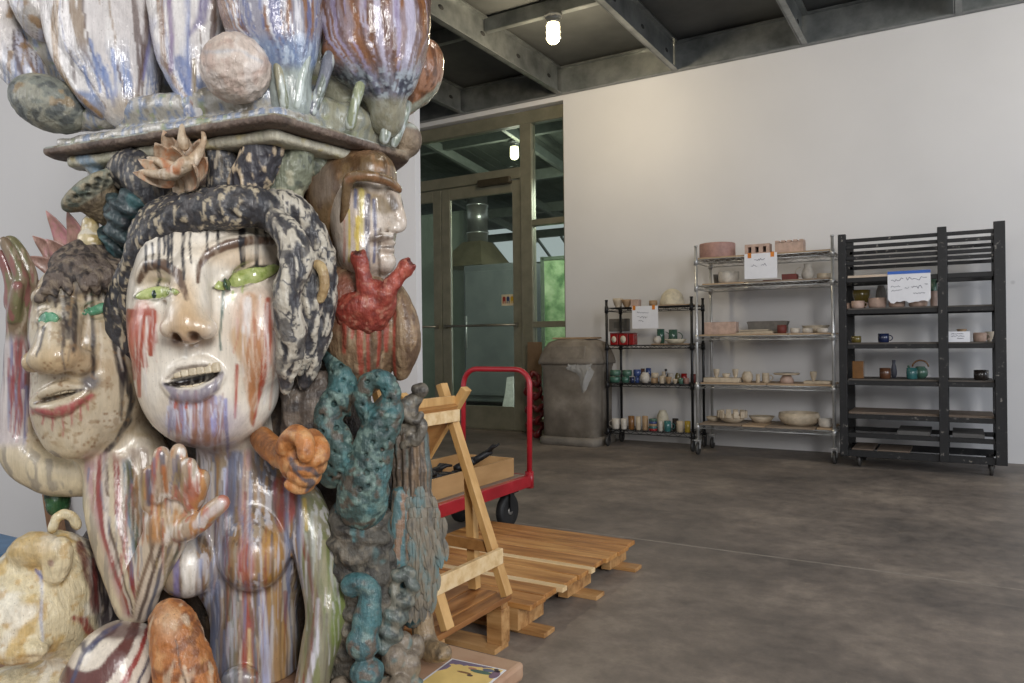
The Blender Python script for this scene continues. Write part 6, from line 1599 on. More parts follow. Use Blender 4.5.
def animal_paint(p):
    p.base((222, 208, 172)); p.mottle((200, 166, 96), 17, 0.02, 0.3, 0.75, octv=4); p.mottle((234, 228, 212), 24, 0.05, 0.25, 0.8, seed=7)
    p.mottle((186, 148, 84), 8, 0.22, 0.2, 0.6, seed=12)
    p.blob(36, 550, 24, 15, (204, 178, 128), 0.6, 0.7)
    p.line([(40, 572, 1.8), (42, 590, 1.6), (41, 620, 1.6), (43, 640, 1.2)], (186, 190, 206), 1.2, 1, 0.8)
    p.line([(36, 570, 1.6), (42, 578, 1.2)], (96, 100, 150), 1, 1, 0.85)
    p.blob(51, 563, 3, 4, (120, 84, 76), 0.4, 0.8)
    p.line([(80, 545, 5), (88, 570, 5), (96, 610, 4)], (104, 52, 50), 2, 2, 0.9)
    p.line([(74, 618, 2), (84, 622, 4), (90, 632, 4)], (150, 56, 50), 1.5, 2, 0.9)
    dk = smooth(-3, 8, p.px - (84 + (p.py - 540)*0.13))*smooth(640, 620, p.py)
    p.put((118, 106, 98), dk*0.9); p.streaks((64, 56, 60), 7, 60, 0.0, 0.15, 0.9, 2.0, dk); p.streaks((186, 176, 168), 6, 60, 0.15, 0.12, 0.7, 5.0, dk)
    p.line([(94, 560, 2.4), (97, 600, 2.4), (98, 612, 1.4)], (110, 50, 46), 1, 1, 0.9)
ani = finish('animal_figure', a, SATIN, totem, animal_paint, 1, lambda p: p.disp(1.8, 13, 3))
ani['label'] = 'cream and yellow animal with heavy brow'
# ---- striped bent knee and the orange limb beside it
b = Clay(60, 170, 606, 712, -125, 40, 2.0)
b.ell(120, 688, -52, 52, 66, 50).ell(96, 700, -40, 36, 50, 44, k=12)
def knee_paint(p):
    p.base((224, 212, 194))
    u = (p.px - 120)*0.85 + (p.py - 660)*0.55
    q = p.nz(26)*6
    bands(p, u + 0.012*(p.px-120)**2, [(-80, (96, 66, 70)), (-46, (70, 62, 74)), (-40, (226, 216, 200)), (-24, (88, 86, 100)), (-21, (224, 214, 198)), (-10, (104, 62, 56)), (4, (226, 216, 202)), (13, (152, 62, 56)), (20, (222, 210, 194)), (30, (80, 76, 90)), (34, (216, 206, 192)), (44, (120, 92, 80))], np.ones(len(p.v)), 4, 1.0)
    p.blob(122, 630, 24, 9, (92, 66, 64), 0.4, 0.85)
    p.line([(72, 683, 2), (82, 655, 2.4), (104, 632, 2.4), (120, 624, 1.6)], (70, 72, 104), 1, 1, 0.9)
finish('striped_knee', b, FACEG, totem, knee_paint, 1, lambda p: p.disp(1.0, 22, 2))
o_ = Clay(140, 226, 590, 712, -135, 20, 1.8)
o_.curve([(171, 618, -80, 19), (176, 640, -86, 22), (184, 672, -90, 26), (196, 715, -92, 27)], 6)
o_.ell(165, 626, -96, 10, 12, 8, k=5)
def orange_paint(p):
    p.base((176, 112, 60)); p.mottle((200, 150, 100), 14, 0, 0.3, 0.8); p.mottle((122, 74, 46), 10, 0.1, 0.2, 0.8, seed=3)
    p.streaks((206, 184, 156), 7, 40, 0.1, 0.2, 0.7, 2.0); p.blob(168, 622, 12, 16, (196, 158, 122), 0.6, 0.7)
    p.line([(176, 640, 1), (180, 665, 1.4), (188, 690, 1)], (70, 56, 50), 0.8, 1, 0.8)
finish('orange_limb', o_, SATIN, totem, orange_paint, 1, lambda p: p.disp(1.8, 9, 3))
g_ = Clay(40, 80, 468, 530, 0, 80, 1.7)
g_.ell(58, 494, 42, 11, 21, 14, rot=8).ell(64, 478, 38, 7, 8, 8, k=3).ell(54, 508, 36, 7, 7, 7, k=3)
finish('green_bud', g_, GLOSS, totem, lambda p: p.base((52, 92, 58)).mottle((24, 40, 34), 9, 0.05, 0.2, 0.9).mottle((150, 170, 150), 6, 0.25, 0.15, 0.7, seed=2), 1, lambda p: p.disp(1.5, 7, 2))
def put_piece(name, cl, mat, col, it=1, pre=None, parent=None):
    return finish(name, cl, mat, parent or totem, col, it, pre)
def tealish(p, b1=(68, 92, 89), b2=(120, 143, 134), b3=(92, 80, 68)):
    p.base(b1); p.mottle(b2, 7, 0.0, 0.25, 0.8); p.mottle(b3, 9, 0.12, 0.15, 0.85, seed=6); p.mottle((44, 64, 66), 14, 0.15, 0.2, 0.7, seed=2); p.mottle((70, 118, 122), 20, 0.1, 0.2, 0.6, seed=21)
def greyclay(p, b1=(104, 98, 88), b2=(142, 132, 116), b3=(60, 56, 52)):
    p.base(b1); p.mottle(b2, 9, 0.0, 0.3, 0.8); p.mottle(b3, 8, 0.12, 0.2, 0.8, seed=5); p.mottle((78, 108, 108), 26, 0.15, 0.2, 0.6, seed=8)

MATT2 = glaze('matt_glaze', 0.48, 0.15, 0.4, 120.0)
# ---- orange fist on its forearm
f = Clay(240, 336, 418, 504, -135, 10, 1.6)
f.curve([(260, 436, -36, 9.5), (270, 447, -52, 10.5), (286, 458, -72, 12)], 5)
f.ell(298, 458, -82, 18, 25, 18, rot=-8, k=8)
f.curve([(284, 448, -92, 9), (294, 435, -98, 9.5), (304, 440, -106, 9), (306, 456, -110, 7.5)], 2)
f.curve([(312, 436, -84, 8), (319, 446, -92, 8.5), (320, 456, -98, 8), (312, 462, -104, 7)], 2)
f.curve([(319, 458, -86, 7.5), (318, 467, -94, 7.5), (308, 470, -102, 7), (295, 466, -102, 6)], 2)
f.curve([(315, 470, -82, 7), (313, 477, -92, 7), (304, 480, -100, 6.5), (292, 475, -100, 5.5)], 2)
f.curve([(309, 480, -80, 6.5), (306, 486, -90, 6.5), (298, 488, -97, 6), (289, 483, -96, 5)], 2)
def fist_paint(p):
    p.base((184, 120, 66)); p.mottle((206, 158, 108), 11, 0, 0.3, 0.75); p.mottle((140, 86, 50), 9, 0.12, 0.25, 0.7, seed=3)
    p.line([(290, 459, 2), (296, 468, 3), (312, 470, 2), (318, 476, 2)], (84, 82, 90), 1, 1.5, 0.9)
    p.line([(295, 470, 2), (303, 480, 2), (312, 482, 3), (306, 492, 1.6)], (84, 82, 90), 1, 1.5, 0.9)
    p.line([(252, 430, 9), (266, 444, 8), (274, 452, 3)], (124, 84, 56), 3, 2, 0.7)
put_piece('orange_fist', f, SATIN, fist_paint, 1, lambda p: p.disp(0.8, 9, 2))

# ---- helmeted head in profile
hd = Clay(318, 416, 160, 292, -60, 80, 1.7)
hd.ell(364, 220, 14, 33, 54, 42).ell(364, 254, 4, 24, 26, 32, k=10).ell(386, 262, -2, 10, 12, 14, k=6)
hd.ell(390, 205, -2, 12, 24, 20, k=8)
hd.curve([(390, 196, -6, 5), (397, 212, -8, 6), (400, 226, -8, 6)], 4).ell(394, 229, -12, 6, 4.5, 7, k=4)
hd.ell(388, 243, -8, 8, 4, 10, k=3).ell(387, 250, -8, 8, 4, 10, k=3)
hd.curve([(372, 240, -22, 3.5), (381, 236, -20, 3.5), (391, 237, -14, 3)], 2.5)
hd.tube([(366, 290, 20, 24), (362, 262, 20, 24)], 10)
def head_paint(p):
    p.base((196, 180, 164)); p.mottle((222, 212, 200), 18, 0, 0.3, 0.7)
    p.line([(352, 185, 7), (366, 200, 11), (386, 206, 7)], (128, 110, 78), 3, 3, 0.8); p.line([(388, 192, 4), (395, 206, 5)], (84, 72, 60), 2, 2, 0.8)
    for x, y0, y1, ww, c in ((349, 210, 262, 1.2, (200, 176, 60)), (358, 218, 254, 2.4, (206, 178, 52)), (362, 190, 240, 2, (196, 180, 90)), (368, 196, 270, 2.8, (62, 66, 92)), (374, 200, 262, 1.8, (88, 92, 120)),
                             (355, 190, 208, 2, (86, 96, 130)), (344, 220, 262, 1.2, (182, 118, 100)), (380, 230, 276, 2, (92, 78, 66))):
        p.drip(x, y0, y1, ww, c, 0.85)
    p.line([(370, 240, 3), (381, 237, 3.5), (392, 238, 2)], (96, 78, 62), 1.5, 1, 0.85)
    p.line([(380, 247, 1.2), (393, 247, 1.2)], (82, 70, 62), 0.8, 0.5, 0.9)
head = put_piece('helmeted_head', hd, GLOSS, head_paint, 2)
hl = Clay(298, 412, 128, 252, -70, 90, 1.7)
hl.ell(351, 196, 34, 42, 50, 48).ell(328, 206, 36, 22, 44, 40, k=14).ell(374, 176, 18, 22, 24, 34, k=14)
hl.ell(376, 222, -34, 27, 42, 30, rot=8, k=5, op='sub').ell(380, 230, 10, 36, 36, 40, k=4, op='sub')
hl.curve([(342, 236, -14, 4), (345, 210, -26, 4), (347, 188, -34, 4.5), (352, 177, -36, 5), (370, 176, -36, 5), (388, 181, -26, 4.5), (399, 190, -10, 3.5)], 3)
def helmet_paint(p):
    p.base((112, 90, 62)); p.streaks((150, 116, 82), 8, 40, 0, 0.25, 0.8, 2); p.streaks((82, 60, 40), 8, 40, 0.1, 0.2, 0.8, 5)
    p.blob(360, 146, 18, 9, (156, 118, 90), 0.6, 0.6); p.blob(322, 180, 12, 24, (126, 116, 110), 0.6, 0.5)
    p.line([(348, 180, 3), (370, 176, 3), (402, 191, 3)], (140, 98, 66), 1.5, 1, 0.7)
helmet = put_piece('helmet', hl, GLOSS, helmet_paint, 1, lambda p: p.disp(0.9, 14, 2), head)
gl = Clay(384, 412, 188, 224, -40, 20, 1.3)
gl.ell(401, 205, 0, 2.2, 11, 8, rot=10)
put_piece('dark_lens', gl, GLOSS, lambda p: p.base((52, 54, 58)), 1, None, head)

# ---- draped chest, heart with cut vessels, pointed leaf fold
d = Clay(318, 426, 268, 400, -60, 90, 1.9)
d.ell(362, 330, 18, 38, 66, 44).ell(350, 300, 16, 34, 34, 40, k=14)
d.curve([(396, 292, 6, 8), (404, 320, 2, 12), (406, 345, 0, 12), (400, 375, 6, 6)], 6).curve([(404, 318, 10, 6), (416, 344, 12, 3), (403, 374, 12, 5)], 6)
for x in (346, 358, 372, 386): d.curve([(x, 316, ('s', 1), 3.5), (x + 3, 345, ('s', 1), 3.5), (x - 2, 385, ('s', 1), 3)], 4)
def drape_paint(p):
    p.base((122, 98, 74)); p.mottle((152, 126, 98), 12, 0, 0.3, 0.8); p.streaks((92, 70, 54), 5, 60, 0.05, 0.2, 0.8, 4)
    p.streaks((160, 138, 108), 4, 60, 0.15, 0.15, 0.7, 7)
    p.blob(342, 300, 20, 26, (134, 70, 56), 0.5, 0.7)
    for x, y1, ww in ((344, 352, 2.5), (361, 372, 3.6), (369, 378, 2), (386, 350, 3), (352, 338, 2), (378, 366, 2), (395, 384, 1.6)): p.drip(x, 312, y1, ww, (156, 62, 48), 0.85)
put_piece('draped_chest', d, SATIN, drape_paint, 1, lambda p: p.disp(1.4, 10, 3))
ht = Clay(326, 420, 248, 336, -80, 50, 1.6)
ht.ell(364, 308, -20, 25, 19, 22, rot=12).ell(384, 302, -16, 13, 17, 18, k=10).ell(348, 312, -16, 13, 16, 16, k=10).ell(366, 322, -16, 20, 14, 16, k=10)
ht.curve([(358, 254, -36, 6.4), (360, 262, -36, 5.4), (363, 276, -35, 5.6), (368, 292, -32, 8)], 5)
ht.curve([(409, 264, -28, 6.4), (404, 270, -29, 5.4), (395, 281, -30, 5.8), (383, 296, -30, 9)], 5)
ht.curve([(376, 284, -26, 4.5), (376, 296, -26, 6)], 5)
ht.ell(356.5, 249, -40, 7, 4, 9, rot=12, k=0.5, op='sub').ell(414, 259, -30, 4, 7, 9, rot=-40, k=0.5, op='sub')
ht.tube([(357, 251, -39, 4.2), (359, 262, -37, 3)], 0.5, 'sub').tube([(411, 261, -31, 4.2), (404, 270, -30, 3)], 0.5, 'sub')
def heart_paint(p):
    p.base((142, 58, 46)); p.mottle((170, 88, 70), 7, 0, 0.25, 0.75); p.mottle((116, 44, 36), 8, 0.12, 0.2, 0.8, seed=4); p.mottle((186, 130, 108), 6, 0.25, 0.15, 0.6, seed=8)
    p.line([(404, 270, 4), (388, 290, 4)], (190, 98, 80), 3, 2, 0.6); p.blob(357.5, 253, 3.8, 2.6, (52, 18, 16), 0.3, 0.9); p.blob(411, 262, 3, 3.6, (70, 26, 22), 0.3, 0.8)
put_piece('red_heart', ht, SATIN, heart_paint, 1, lambda p: p.disp(1.4, 6, 3))

# ---- turquoise corals with pores
def pores(cl, pts, r=3.2):
    for (x, y, q) in pts: cl.ell(x, y, ('s', 0), r*q, r*q, r*2.2, k=1.5, op='sub')
c1 = Clay(308, 366, 344, 500, -85, 50, 1.7)
c1.curve([(330, 358, -6, 8), (341, 374, -16, 12), (341, 393, -22, 14), (331, 408, -26, 14), (328, 426, -30, 13), (339, 441, -32, 14), (340, 460, -30, 15), (332, 476, -22, 12)], 2)
pores(c1, [(330, 372, .8), (350, 384, .7), (338, 392, .7), (344, 412, .8), (322, 432, .8), (334, 452, .7), (352, 444, .8), (330, 478, .8), (334, 404, 1), (343, 380, 0.9), (352, 396, 0.8), (346, 440, 1.5), (326, 446, 1.2), (336, 428, 0.8), (350, 456, 1), (330, 466, 0.9), (322, 416, 0.8), (340, 366, 0.7), (338, 474, 0.8)])
c1.curve([(330, 392, ('s', 0), 3), (342, 402, ('s', 0), 3), (348, 414, ('s', 1), 3)], 3)
put_piece('turquoise_coral', c1, MATT2, tealish, 1, lambda p: p.disp(2.2, 9, 3))
c2 = Clay(330, 412, 362, 530, -80, 60, 1.7)
ring = [(377 + 15*math.cos(t), 398 - 20*math.sin(t), -26 - 3*math.sin(t), 7.5) for t in np.linspace(-0.3, 2*PI - 0.9, 12)]
c2.curve(ring, 3)
c2.curve([(390, 408, -20, 12), (384, 422, -24, 15), (376, 440, -26, 16), (370, 460, -26, 18), (364, 482, -26, 22), (362, 506, -20, 24)], 6)
pores(c2, [(362, 404, .8), (366, 396, .7), (390, 400, .8), (392, 415, .7), (378, 428, .7), (388, 440, .7), (366, 455, .8), (380, 462, .8), (368, 486, .9), (366, 473, 1.1), (384, 390, 0.6), (367, 381, 0.7), (376, 377, 0.6), (385, 430, 1), (372, 442, 0.8), (382, 450, 0.8), (360, 490, 0.7), (377, 470, 0.7)], 2.8)
for i in range(7):
    x = 366 + 5*i
    c2.ell(x, 416 - (i % 2)*4, ('s', 1), 4, 4, 5, k=2)
put_piece('turquoise_coral', c2, MATT2, tealish, 1, lambda p: p.disp(2.4, 8, 3))
r_ = Clay(318, 414, 486, 690, -70, 80, 1.9)
r_.ell(362, 540, 6, 34, 56, 44).ell(372, 600, 10, 34, 60, 44, k=20).ell(352, 640, 10, 26, 60, 40, k=20)
def ridged_pre(p):
    n = fbm(p.v/26, 3)
    p.disp_by(3.6*np.sin((p.v[:, 2] + p.v[:, 0]*0.5)/4.2 + n*7)*(0.6 + 0.4*n)); p.disp(2.5, 12, 2)
def ridged_paint(p):
    greyclay(p, (84, 80, 72), (120, 112, 98), (50, 48, 46))
    for x, y0, y1, ww in ((346, 488, 520, 3), (354, 490, 540, 3.4), (362, 488, 535, 3), (338, 494, 512, 2.4), (372, 486, 520, 2.6)): p.drip(x, y0, y1, ww, (78, 122, 126), 0.8)
put_piece('ridged_coral', r_, MATT, ridged_paint, 1, ridged_pre)

# ---- dark strands under the plaits
s_ = Clay(278, 336, 372, 470, -60, 40, 1.8)
for x0, x1 in ((286, 290), (296, 294), (306, 308), (316, 312), (322, 324)): s_.curve([(x0, 376, -14, 7), ((x0+x1)/2 + 2, 405, -22, 8), (x1, 440, -18, 8), (x1 - 2, 464, -8, 6)], 3)
put_piece('loose_strands', s_, SATIN, lambda p: p.base((84, 74, 66)).mottle((122, 110, 98), 10, 0.05, 0.2, 0.7).mottle((50, 44, 42), 8, 0.1, 0.2, 0.8, seed=2), 1, strand)

# ---- small seated figure on the fluted column
sf = Clay(398, 434, 378, 450, -20, 60, 1.2)
sf.ell(421, 390, 16, 7.5, 7.5, 8).ell(415, 389, 14, 4, 5, 5, k=3)
sf.curve([(418, 398, 18, 4.5), (410, 404, 18, 7), (409, 414, 18, 7.5), (412, 426, 18, 8)], 4)
sf.curve([(404, 403, 12, 5), (406, 416, 6, 4), (416, 421, 4, 3.5), (421, 414, 6, 3)], 2)
sf.curve([(411, 428, 14, 7), (422, 424, 8, 5), (420, 436, 6, 4.5), (414, 443, 6, 4)], 2)
sf.curve([(402, 430, 12, 6), (412, 437, 8, 5), (404, 446, 8, 5)], 2)
put_piece('seated_figurine', sf, SATIN, greyclay, 1, lambda p: p.disp(0.7, 5, 2))
fc = Clay(388, 436, 428, 560, -30, 80, 1.7)
fc.tube([(408, 438, 24, 19), (412, 470, 24, 18), (410, 550, 22, 20)], 4)
def flute(p):
    a = np.arctan2(p.v[:, 1] - 24, p.v[:, 0] + 104); p.disp_by(1.6*np.sin(a*16)); p.disp(0.9, 10, 2)
put_piece('fluted_trunk', fc, SATIN, lambda p: p.base((104, 90, 76)).streaks((66, 58, 52), 3, 60, -0.05, 0.2, 0.8, 3).streaks((134, 112, 88), 3, 60, 0.1, 0.2, 0.8, 6).streaks((78, 108, 110), 6, 60, 0.15, 0.2, 0.6, 9), 1, flute)

# ---- folded wing of overlapping feathers
wg = Clay(386, 456, 484, 640, -50, 80, 1.5)
wg.ell(414, 545, 22, 24, 68, 26, rot=-4).ell(412, 588, 20, 17, 40, 20, k=10)
wg.tube([(399, 494, 8, 8), (397, 560, 2, 9), (402, 610, 4, 6)], 6)
def wing_paint(p):
    p.base((122, 112, 98)); p.mottle((152, 138, 116), 8, 0, 0.25, 0.8); p.streaks((78, 74, 68), 4, 24, 0.08, 0.2, 0.8, 3)
    t = smooth(424, 410, p.px)
    p.streaks((76, 118, 124), 5, 60, -0.1, 0.2, 0.8, 7, t); p.streaks((150, 112, 82), 3, 60, 0.15, 0.12, 0.8, 2, t)
    p.mottle((80, 122, 126), 16, 0.1, 0.2, 0.55, seed=9)
wing = put_piece('feathered_wing', wg, SATIN, wing_paint, 1, lambda p: p.disp(0.8, 6, 2))

fe = MB(); wr = random.Random(11)
def feather(bm, px, py, dz, L, W, ang, out):
    base = P(px, py, dz)*U + np.array([0, D0, CAMH]) - ROFF
    X = Vector((math.cos(ang), 0.25*out, math.sin(ang))).normalized(); D = Vector((math.sin(ang), 0.1, -math.cos(ang))).normalized(); Nn = X.cross(D).normalized()
    if Nn.y > 0: Nn = -Nn
    prof = [(0, 0.55), (0.25, 0.95), (0.5, 1.0), (0.75, 0.72), (0.92, 0.34), (1.0, 0.06)]
    rows = []
    for t, w in prof:
        row = []
        for q, hgt in ((-1, 0), (-0.55, 0.16), (-0.1, 0.2), (0, 0.34), (0.1, 0.2), (0.55, 0.16), (1, 0)):
            p = Vector(base) + D*(t*L*U) + X*(q*w*W*U) + Nn*((hgt*W*w + 3.2*t)*U)
            row.append(bm.verts.new(p))
        rows.append(row)
    lows = [[bm.verts.new(v.co - Nn*(2.0*U)) for v in r] for r in rows]
    for R_ in (rows, lows):
        for r0, r1 in zip(R_, R_[1:]):
            for i in range(6): bm.faces.new((r0[i], r0[i+1], r1[i+1], r1[i]))
    for r0, r1, l0, l1 in zip(rows, rows[1:], lows, lows[1:]):
        bm.faces.new((r0[0], r1[0], l1[0], l0[0])); bm.faces.new((r0[6], r1[6], l1[6], l0[6]))
    bm.faces.new(rows[0] + lows[0][::-1]); bm.faces.new(rows[-1] + lows[-1][::-1])
for row in range(12):
    y = 606 - row*10.5
    for j in range(5):
        x = 409 + j*7.6 + (row % 2)*3.4 + (3 if 3 < row < 9 else 0) - (3 if row < 2 else 0)
        lim = np.interp(y, [490, 505, 530, 560, 590, 606], [426, 438, 445, 443, 436, 428])
        if x > lim: continue
        zz = wg.front(min(x, 434), y, 20)
        zz = zz if zz < 40 else 20
        feather(fe.bm, x, y - 4, zz - 1.5 + max(0, x - 434)*0.9, wr.uniform(19, 24), wr.uniform(4.6, 5.6), math.radians(wr.uniform(-6, 10)), 1)
fe.make('feathers', mottled('feather_clay', (74, 76, 74), (124, 114, 98), 26, 0.5, bump=0.4, c3=(98, 120, 120), stretch=(1, 1, 0.4)), wing)

# ---- turquoise curl over stacked beads, knotted stalk, pebbles and foot at the bottom right
q1 = Clay(328, 392, 572, 700, -85, 40, 1.7)
q1.ell(352, 586, -36, 11, 11, 11)
q1.curve([(354, 582, -36, 9), (365, 584, -38, 8), (371, 594, -38, 8.5), (368, 610, -40, 11), (366, 628, -42, 13)], 4)
q1.ell(363, 643, -44, 17, 17, 17, k=3).ell(367, 673, -46, 17, 16, 17, k=2).ell(366, 700, -46, 16, 14, 16, k=2)
q1.ell(352, 590, -48, 3, 3, 4, k=1.5, op='sub')
put_piece('turquoise_curl', q1, MATT2, lambda p: tealish(p, (68, 98, 102), (118, 140, 134), (100, 86, 74)), 1, lambda p: p.disp(1.2, 8, 2))
q2 = Clay(372, 424, 562, 656, -60, 50, 1.6)
q2.curve([(404 + 9*math.cos(t), 584 - 12*math.sin(t), -16, 5.5) for t in np.linspace(0, 2*PI, 10)], 2)
q2.curve([(408, 594, -14, 7), (398, 606, -16, 11), (390, 622, -18, 13), (384, 642, -18, 14)], 4)
put_piece('knotted_stalk', q2, SATIN, lambda p: greyclay(p, (96, 104, 98), (140, 136, 122), (60, 66, 64)), 1, lambda p: p.disp_by(1.8*np.sin(p.v[:, 2]/3.0 + p.v[:, 0]/5)).disp(1.2, 7, 2))
pb = Clay(330, 428, 628, 712, -70, 40, 1.7)
for x, y, z, rx, ry in ((394, 659, -24, 13, 16), (408, 666, -18, 13, 16), (402, 643, -8, 11, 12), (384, 690, -28, 14, 14), (412, 690, -20, 14, 14), (399, 686, -34, 12, 12), (340, 690, -30, 12, 14), (416, 648, 0, 9, 14)):
    pb.ell(x, y, z, rx, ry, rx, k=1.5)
put_piece('clay_pebbles', pb, SATIN, lambda p: p.base((134, 122, 106)).mottle((104, 92, 80), 10, 0, 0.25, 0.8).mottle((96, 130, 132), 14, 0.15, 0.2, 0.6, seed=3), 1, lambda p: p.disp(1.0, 8, 2))
ft = Clay(408, 456, 600, 676, -40, 70, 1.6)
ft.curve([(422, 612, 30, 9), (424, 636, 26, 10), (430, 650, 18, 10), (440, 652, 2, 8), (446, 653, -8, 5)], 4)
for i in range(4): ft.ell(440 + i*3, 656, -12 + i*4, 3, 3, 6, k=1.5)
put_piece('clay_foot', ft, SATIN, lambda p: p.base((150, 128, 98)).mottle((112, 98, 80), 10, 0, 0.3, 0.8), 1)
# ---- capital: slab, moulding and the gourds standing on it
def poly_sdf(poly, X, Y):
    d = np.full(np.broadcast(X, Y).shape, 1e9); sgn = np.ones(d.shape)
    n = len(poly)
    for i in range(n):
        a = np.array(poly[i]); b = np.array(poly[i-1])
        ex, ey = b - a; wx = X - a[0]; wy = Y - a[1]
        t = np.clip((wx*ex + wy*ey)/(ex*ex + ey*ey), 0, 1)
        d = np.minimum(d, (wx - ex*t)**2 + (wy - ey*t)**2)
        c1 = Y >= a[1]; c2 = Y < b[1]; c3 = ex*wy > ey*wx
        fl = (c1 & c2 & c3) | (~c1 & ~c2 & ~c3)
        sgn = np.where(fl, -sgn, sgn)
    return sgn*np.sqrt(d)
def prism(cl, poly, z0, z1, rnd=3.0, k=2.0):
    X, Y, Z = cl._grid((slice(None),)*3)
    d2 = poly_sdf(poly, X[:, :, 0], Y[:, :, 0])[:, :, None] + rnd
    dzz = np.abs(Z - (z0+z1)/2) - (z1-z0)/2 + rnd
    d = np.sqrt(np.maximum(d2, 0)**2 + np.maximum(dzz, 0)**2) + np.minimum(np.maximum(d2, dzz), 0) - rnd
    cl._mix((slice(None),)*3, d.astype(np.float32), k, 'add'); return cl
SLAB = [(-202, -97), (-210, -97), (-474, 10), (-476, 30), (-330, 250), (-210, 250), (-140, 130), (-110, 64), (-108, 40)]
def inset(poly, m):
    c = np.mean(np.array(poly), 0); return [tuple(np.array(q) + (c - np.array(q))/np.linalg.norm(c - np.array(q))*m) for q in poly]
sl = Clay(20, 440, 88, 180, -110, 290, 2.6)
prism(sl, SLAB, 194, 203, 3.5)
sl.ell(404, 140, 66, 18, 18, 24, k=6)
def slab_paint(p):
    p.base((112, 96, 86)); p.mottle((140, 124, 110), 14, 0, 0.3, 0.7); p.mottle((82, 70, 64), 10, 0.15, 0.2, 0.7, seed=4)
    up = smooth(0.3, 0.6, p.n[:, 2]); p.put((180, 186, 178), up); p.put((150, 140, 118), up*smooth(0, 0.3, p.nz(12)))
    p.blob(404, 142, 16, 16, (158, 140, 116), 0.4, 0.8)
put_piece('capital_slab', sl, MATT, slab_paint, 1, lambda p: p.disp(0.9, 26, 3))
mo = Clay(40, 420, 96, 210, -100, 280, 2.6)
prism(mo, inset(SLAB, 22), 183, 194, 3)
prism(mo, inset(SLAB, 60), 150, 182, 6, 8)
mo.curve([(84, 158, 20, 5), (94, 166, 20, 6), (98, 178, 22, 4)], 4)
def mould_paint(p):
    p.base((190, 184, 164)); p.mottle((164, 162, 138), 14, 0, 0.3, 0.7); p.mottle((196, 178, 110), 12, 0.3, 0.15, 0.5, seed=5)
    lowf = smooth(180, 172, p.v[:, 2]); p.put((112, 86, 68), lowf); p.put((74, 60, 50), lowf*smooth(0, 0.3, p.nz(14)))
    p.line([(82, 157, 6), (96, 170, 7), (99, 182, 5)], (140, 164, 184), 2, 2, 0.9)
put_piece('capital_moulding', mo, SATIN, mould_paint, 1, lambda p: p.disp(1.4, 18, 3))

def runs(p, cols, seed=0, x0=0, x1=1024, y0=-80, y1=140, n=40, ln=(30, 110), ww=(0.8, 2.6), a=0.8):
    r = random.Random(seed)
    for _ in range(n):
        x = r.uniform(x0, x1); y = r.uniform(y0, y1); L = r.uniform(*ln)
        p.line([(x, y, r.uniform(*ww)), (x + r.uniform(-4, 4), y + L*0.5, r.uniform(*ww)), (x + r.uniform(-6, 6), y + L, r.uniform(*ww)*0.5)], r.choice(cols), 1.0, 2.0, a, nsc=14)
def gourd_white(p, ax, seed=0.0):
    p.base((216, 211, 210)); p.flow(ax, (230, 227, 225), 4, 160, 0.0, 0.2, 0.8, 1 + seed)
    p.flow(ax, (176, 178, 200), 5, 130, 0.16, 0.16, 0.7, 2 + seed); p.flow(ax, (150, 128, 104), 6, 170, 0.34, 0.08, 0.85, 3 + seed)
    low = smooth(30, 90, p.py)
    p.flow(ax, (116, 134, 174), 8, 60, 0.06, 0.14, 0.85, 4 + seed, low); p.flow(ax, (224, 224, 226), 9, 70, 0.12, 0.1, 0.8, 5 + seed, low)
    p.flow(ax, (104, 86, 80), 9, 190, 0.4, 0.06, 0.8, 6 + seed)
def gourd_blue(p, ax):
    p.base((150, 148, 160)); p.flow(ax, (196, 194, 206), 6, 120, 0.05, 0.14, 0.9, 2); p.flow(ax, (142, 98, 60), 5, 80, 0.0, 0.16, 0.9, 6)
    p.flow(ax, (108, 116, 156), 11, 70, 0.1, 0.1, 0.85, 9); p.flow(ax, (108, 72, 50), 12, 60, 0.24, 0.1, 0.8, 12); p.flow(ax, (222, 220, 224), 13, 90, 0.2, 0.08, 0.9, 15)
def gourd_brown(p, ax):
    p.base((150, 132, 136)); p.flow(ax, (134, 86, 46), 4.5, 70, -0.16, 0.2, 0.95, 2); p.flow(ax, (186, 180, 200), 9, 130, 0.12, 0.1, 0.9, 4); p.flow(ax, (100, 64, 44), 10, 50, 0.12, 0.12, 0.8, 7); p.flow(ax, (160, 148, 178), 8, 110, 0.22, 0.1, 0.85, 17)
    low = smooth(52, 84, p.py + 6*p.nz(14)); p.put((112, 122, 136), 0.7*low); p.streaks((182, 194, 204), 4, 9, 0.05, 0.12, 0.85, 11, low); p.streaks((58, 62, 78), 4, 10, 0.1, 0.12, 0.85, 14, low)
cm = Clay(30, 430, -90, 124, -100, 260, 3.0)
prism(cm, inset(SLAB, 14), 201, 213, 4)
cm.tube([(72, 122, 18, 10), (130, 112, -6, 14), (200, 105, -30, 15), (258, 99, -48, 15), (300, 106, -36, 16), (350, 120, 2, 14), (392, 132, 38, 10)], 10)
cm.ell(240, 20, 110, 120, 100, 90, k=20).ell(330, 70, 40, 70, 50, 50, k=20).ell(130, 80, 50, 66, 40, 40, k=20).ell(70, 40, 70, 44, 60, 40, k=20)
def cm_paint(p):
    p.base((172, 168, 158)); p.mottle((200, 196, 190), 14, 0, 0.3, 0.8); p.mottle((128, 118, 100), 12, 0.1, 0.25, 0.75, seed=5); p.streaks((118, 136, 168), 4, 30, 0.1, 0.15, 0.75, 3); p.mottle((146, 160, 108), 8, 0.3, 0.1, 0.6, seed=8)
    p.put((150, 150, 124), 0.7*smooth(300, 330, p.px))
put_piece('glazed_mound', cm, GLOSS, cm_paint, 1, lambda p: p.disp(2.2, 14, 3))
g1 = Clay(20, 178, -95, 122, -60, 120, 2.2)
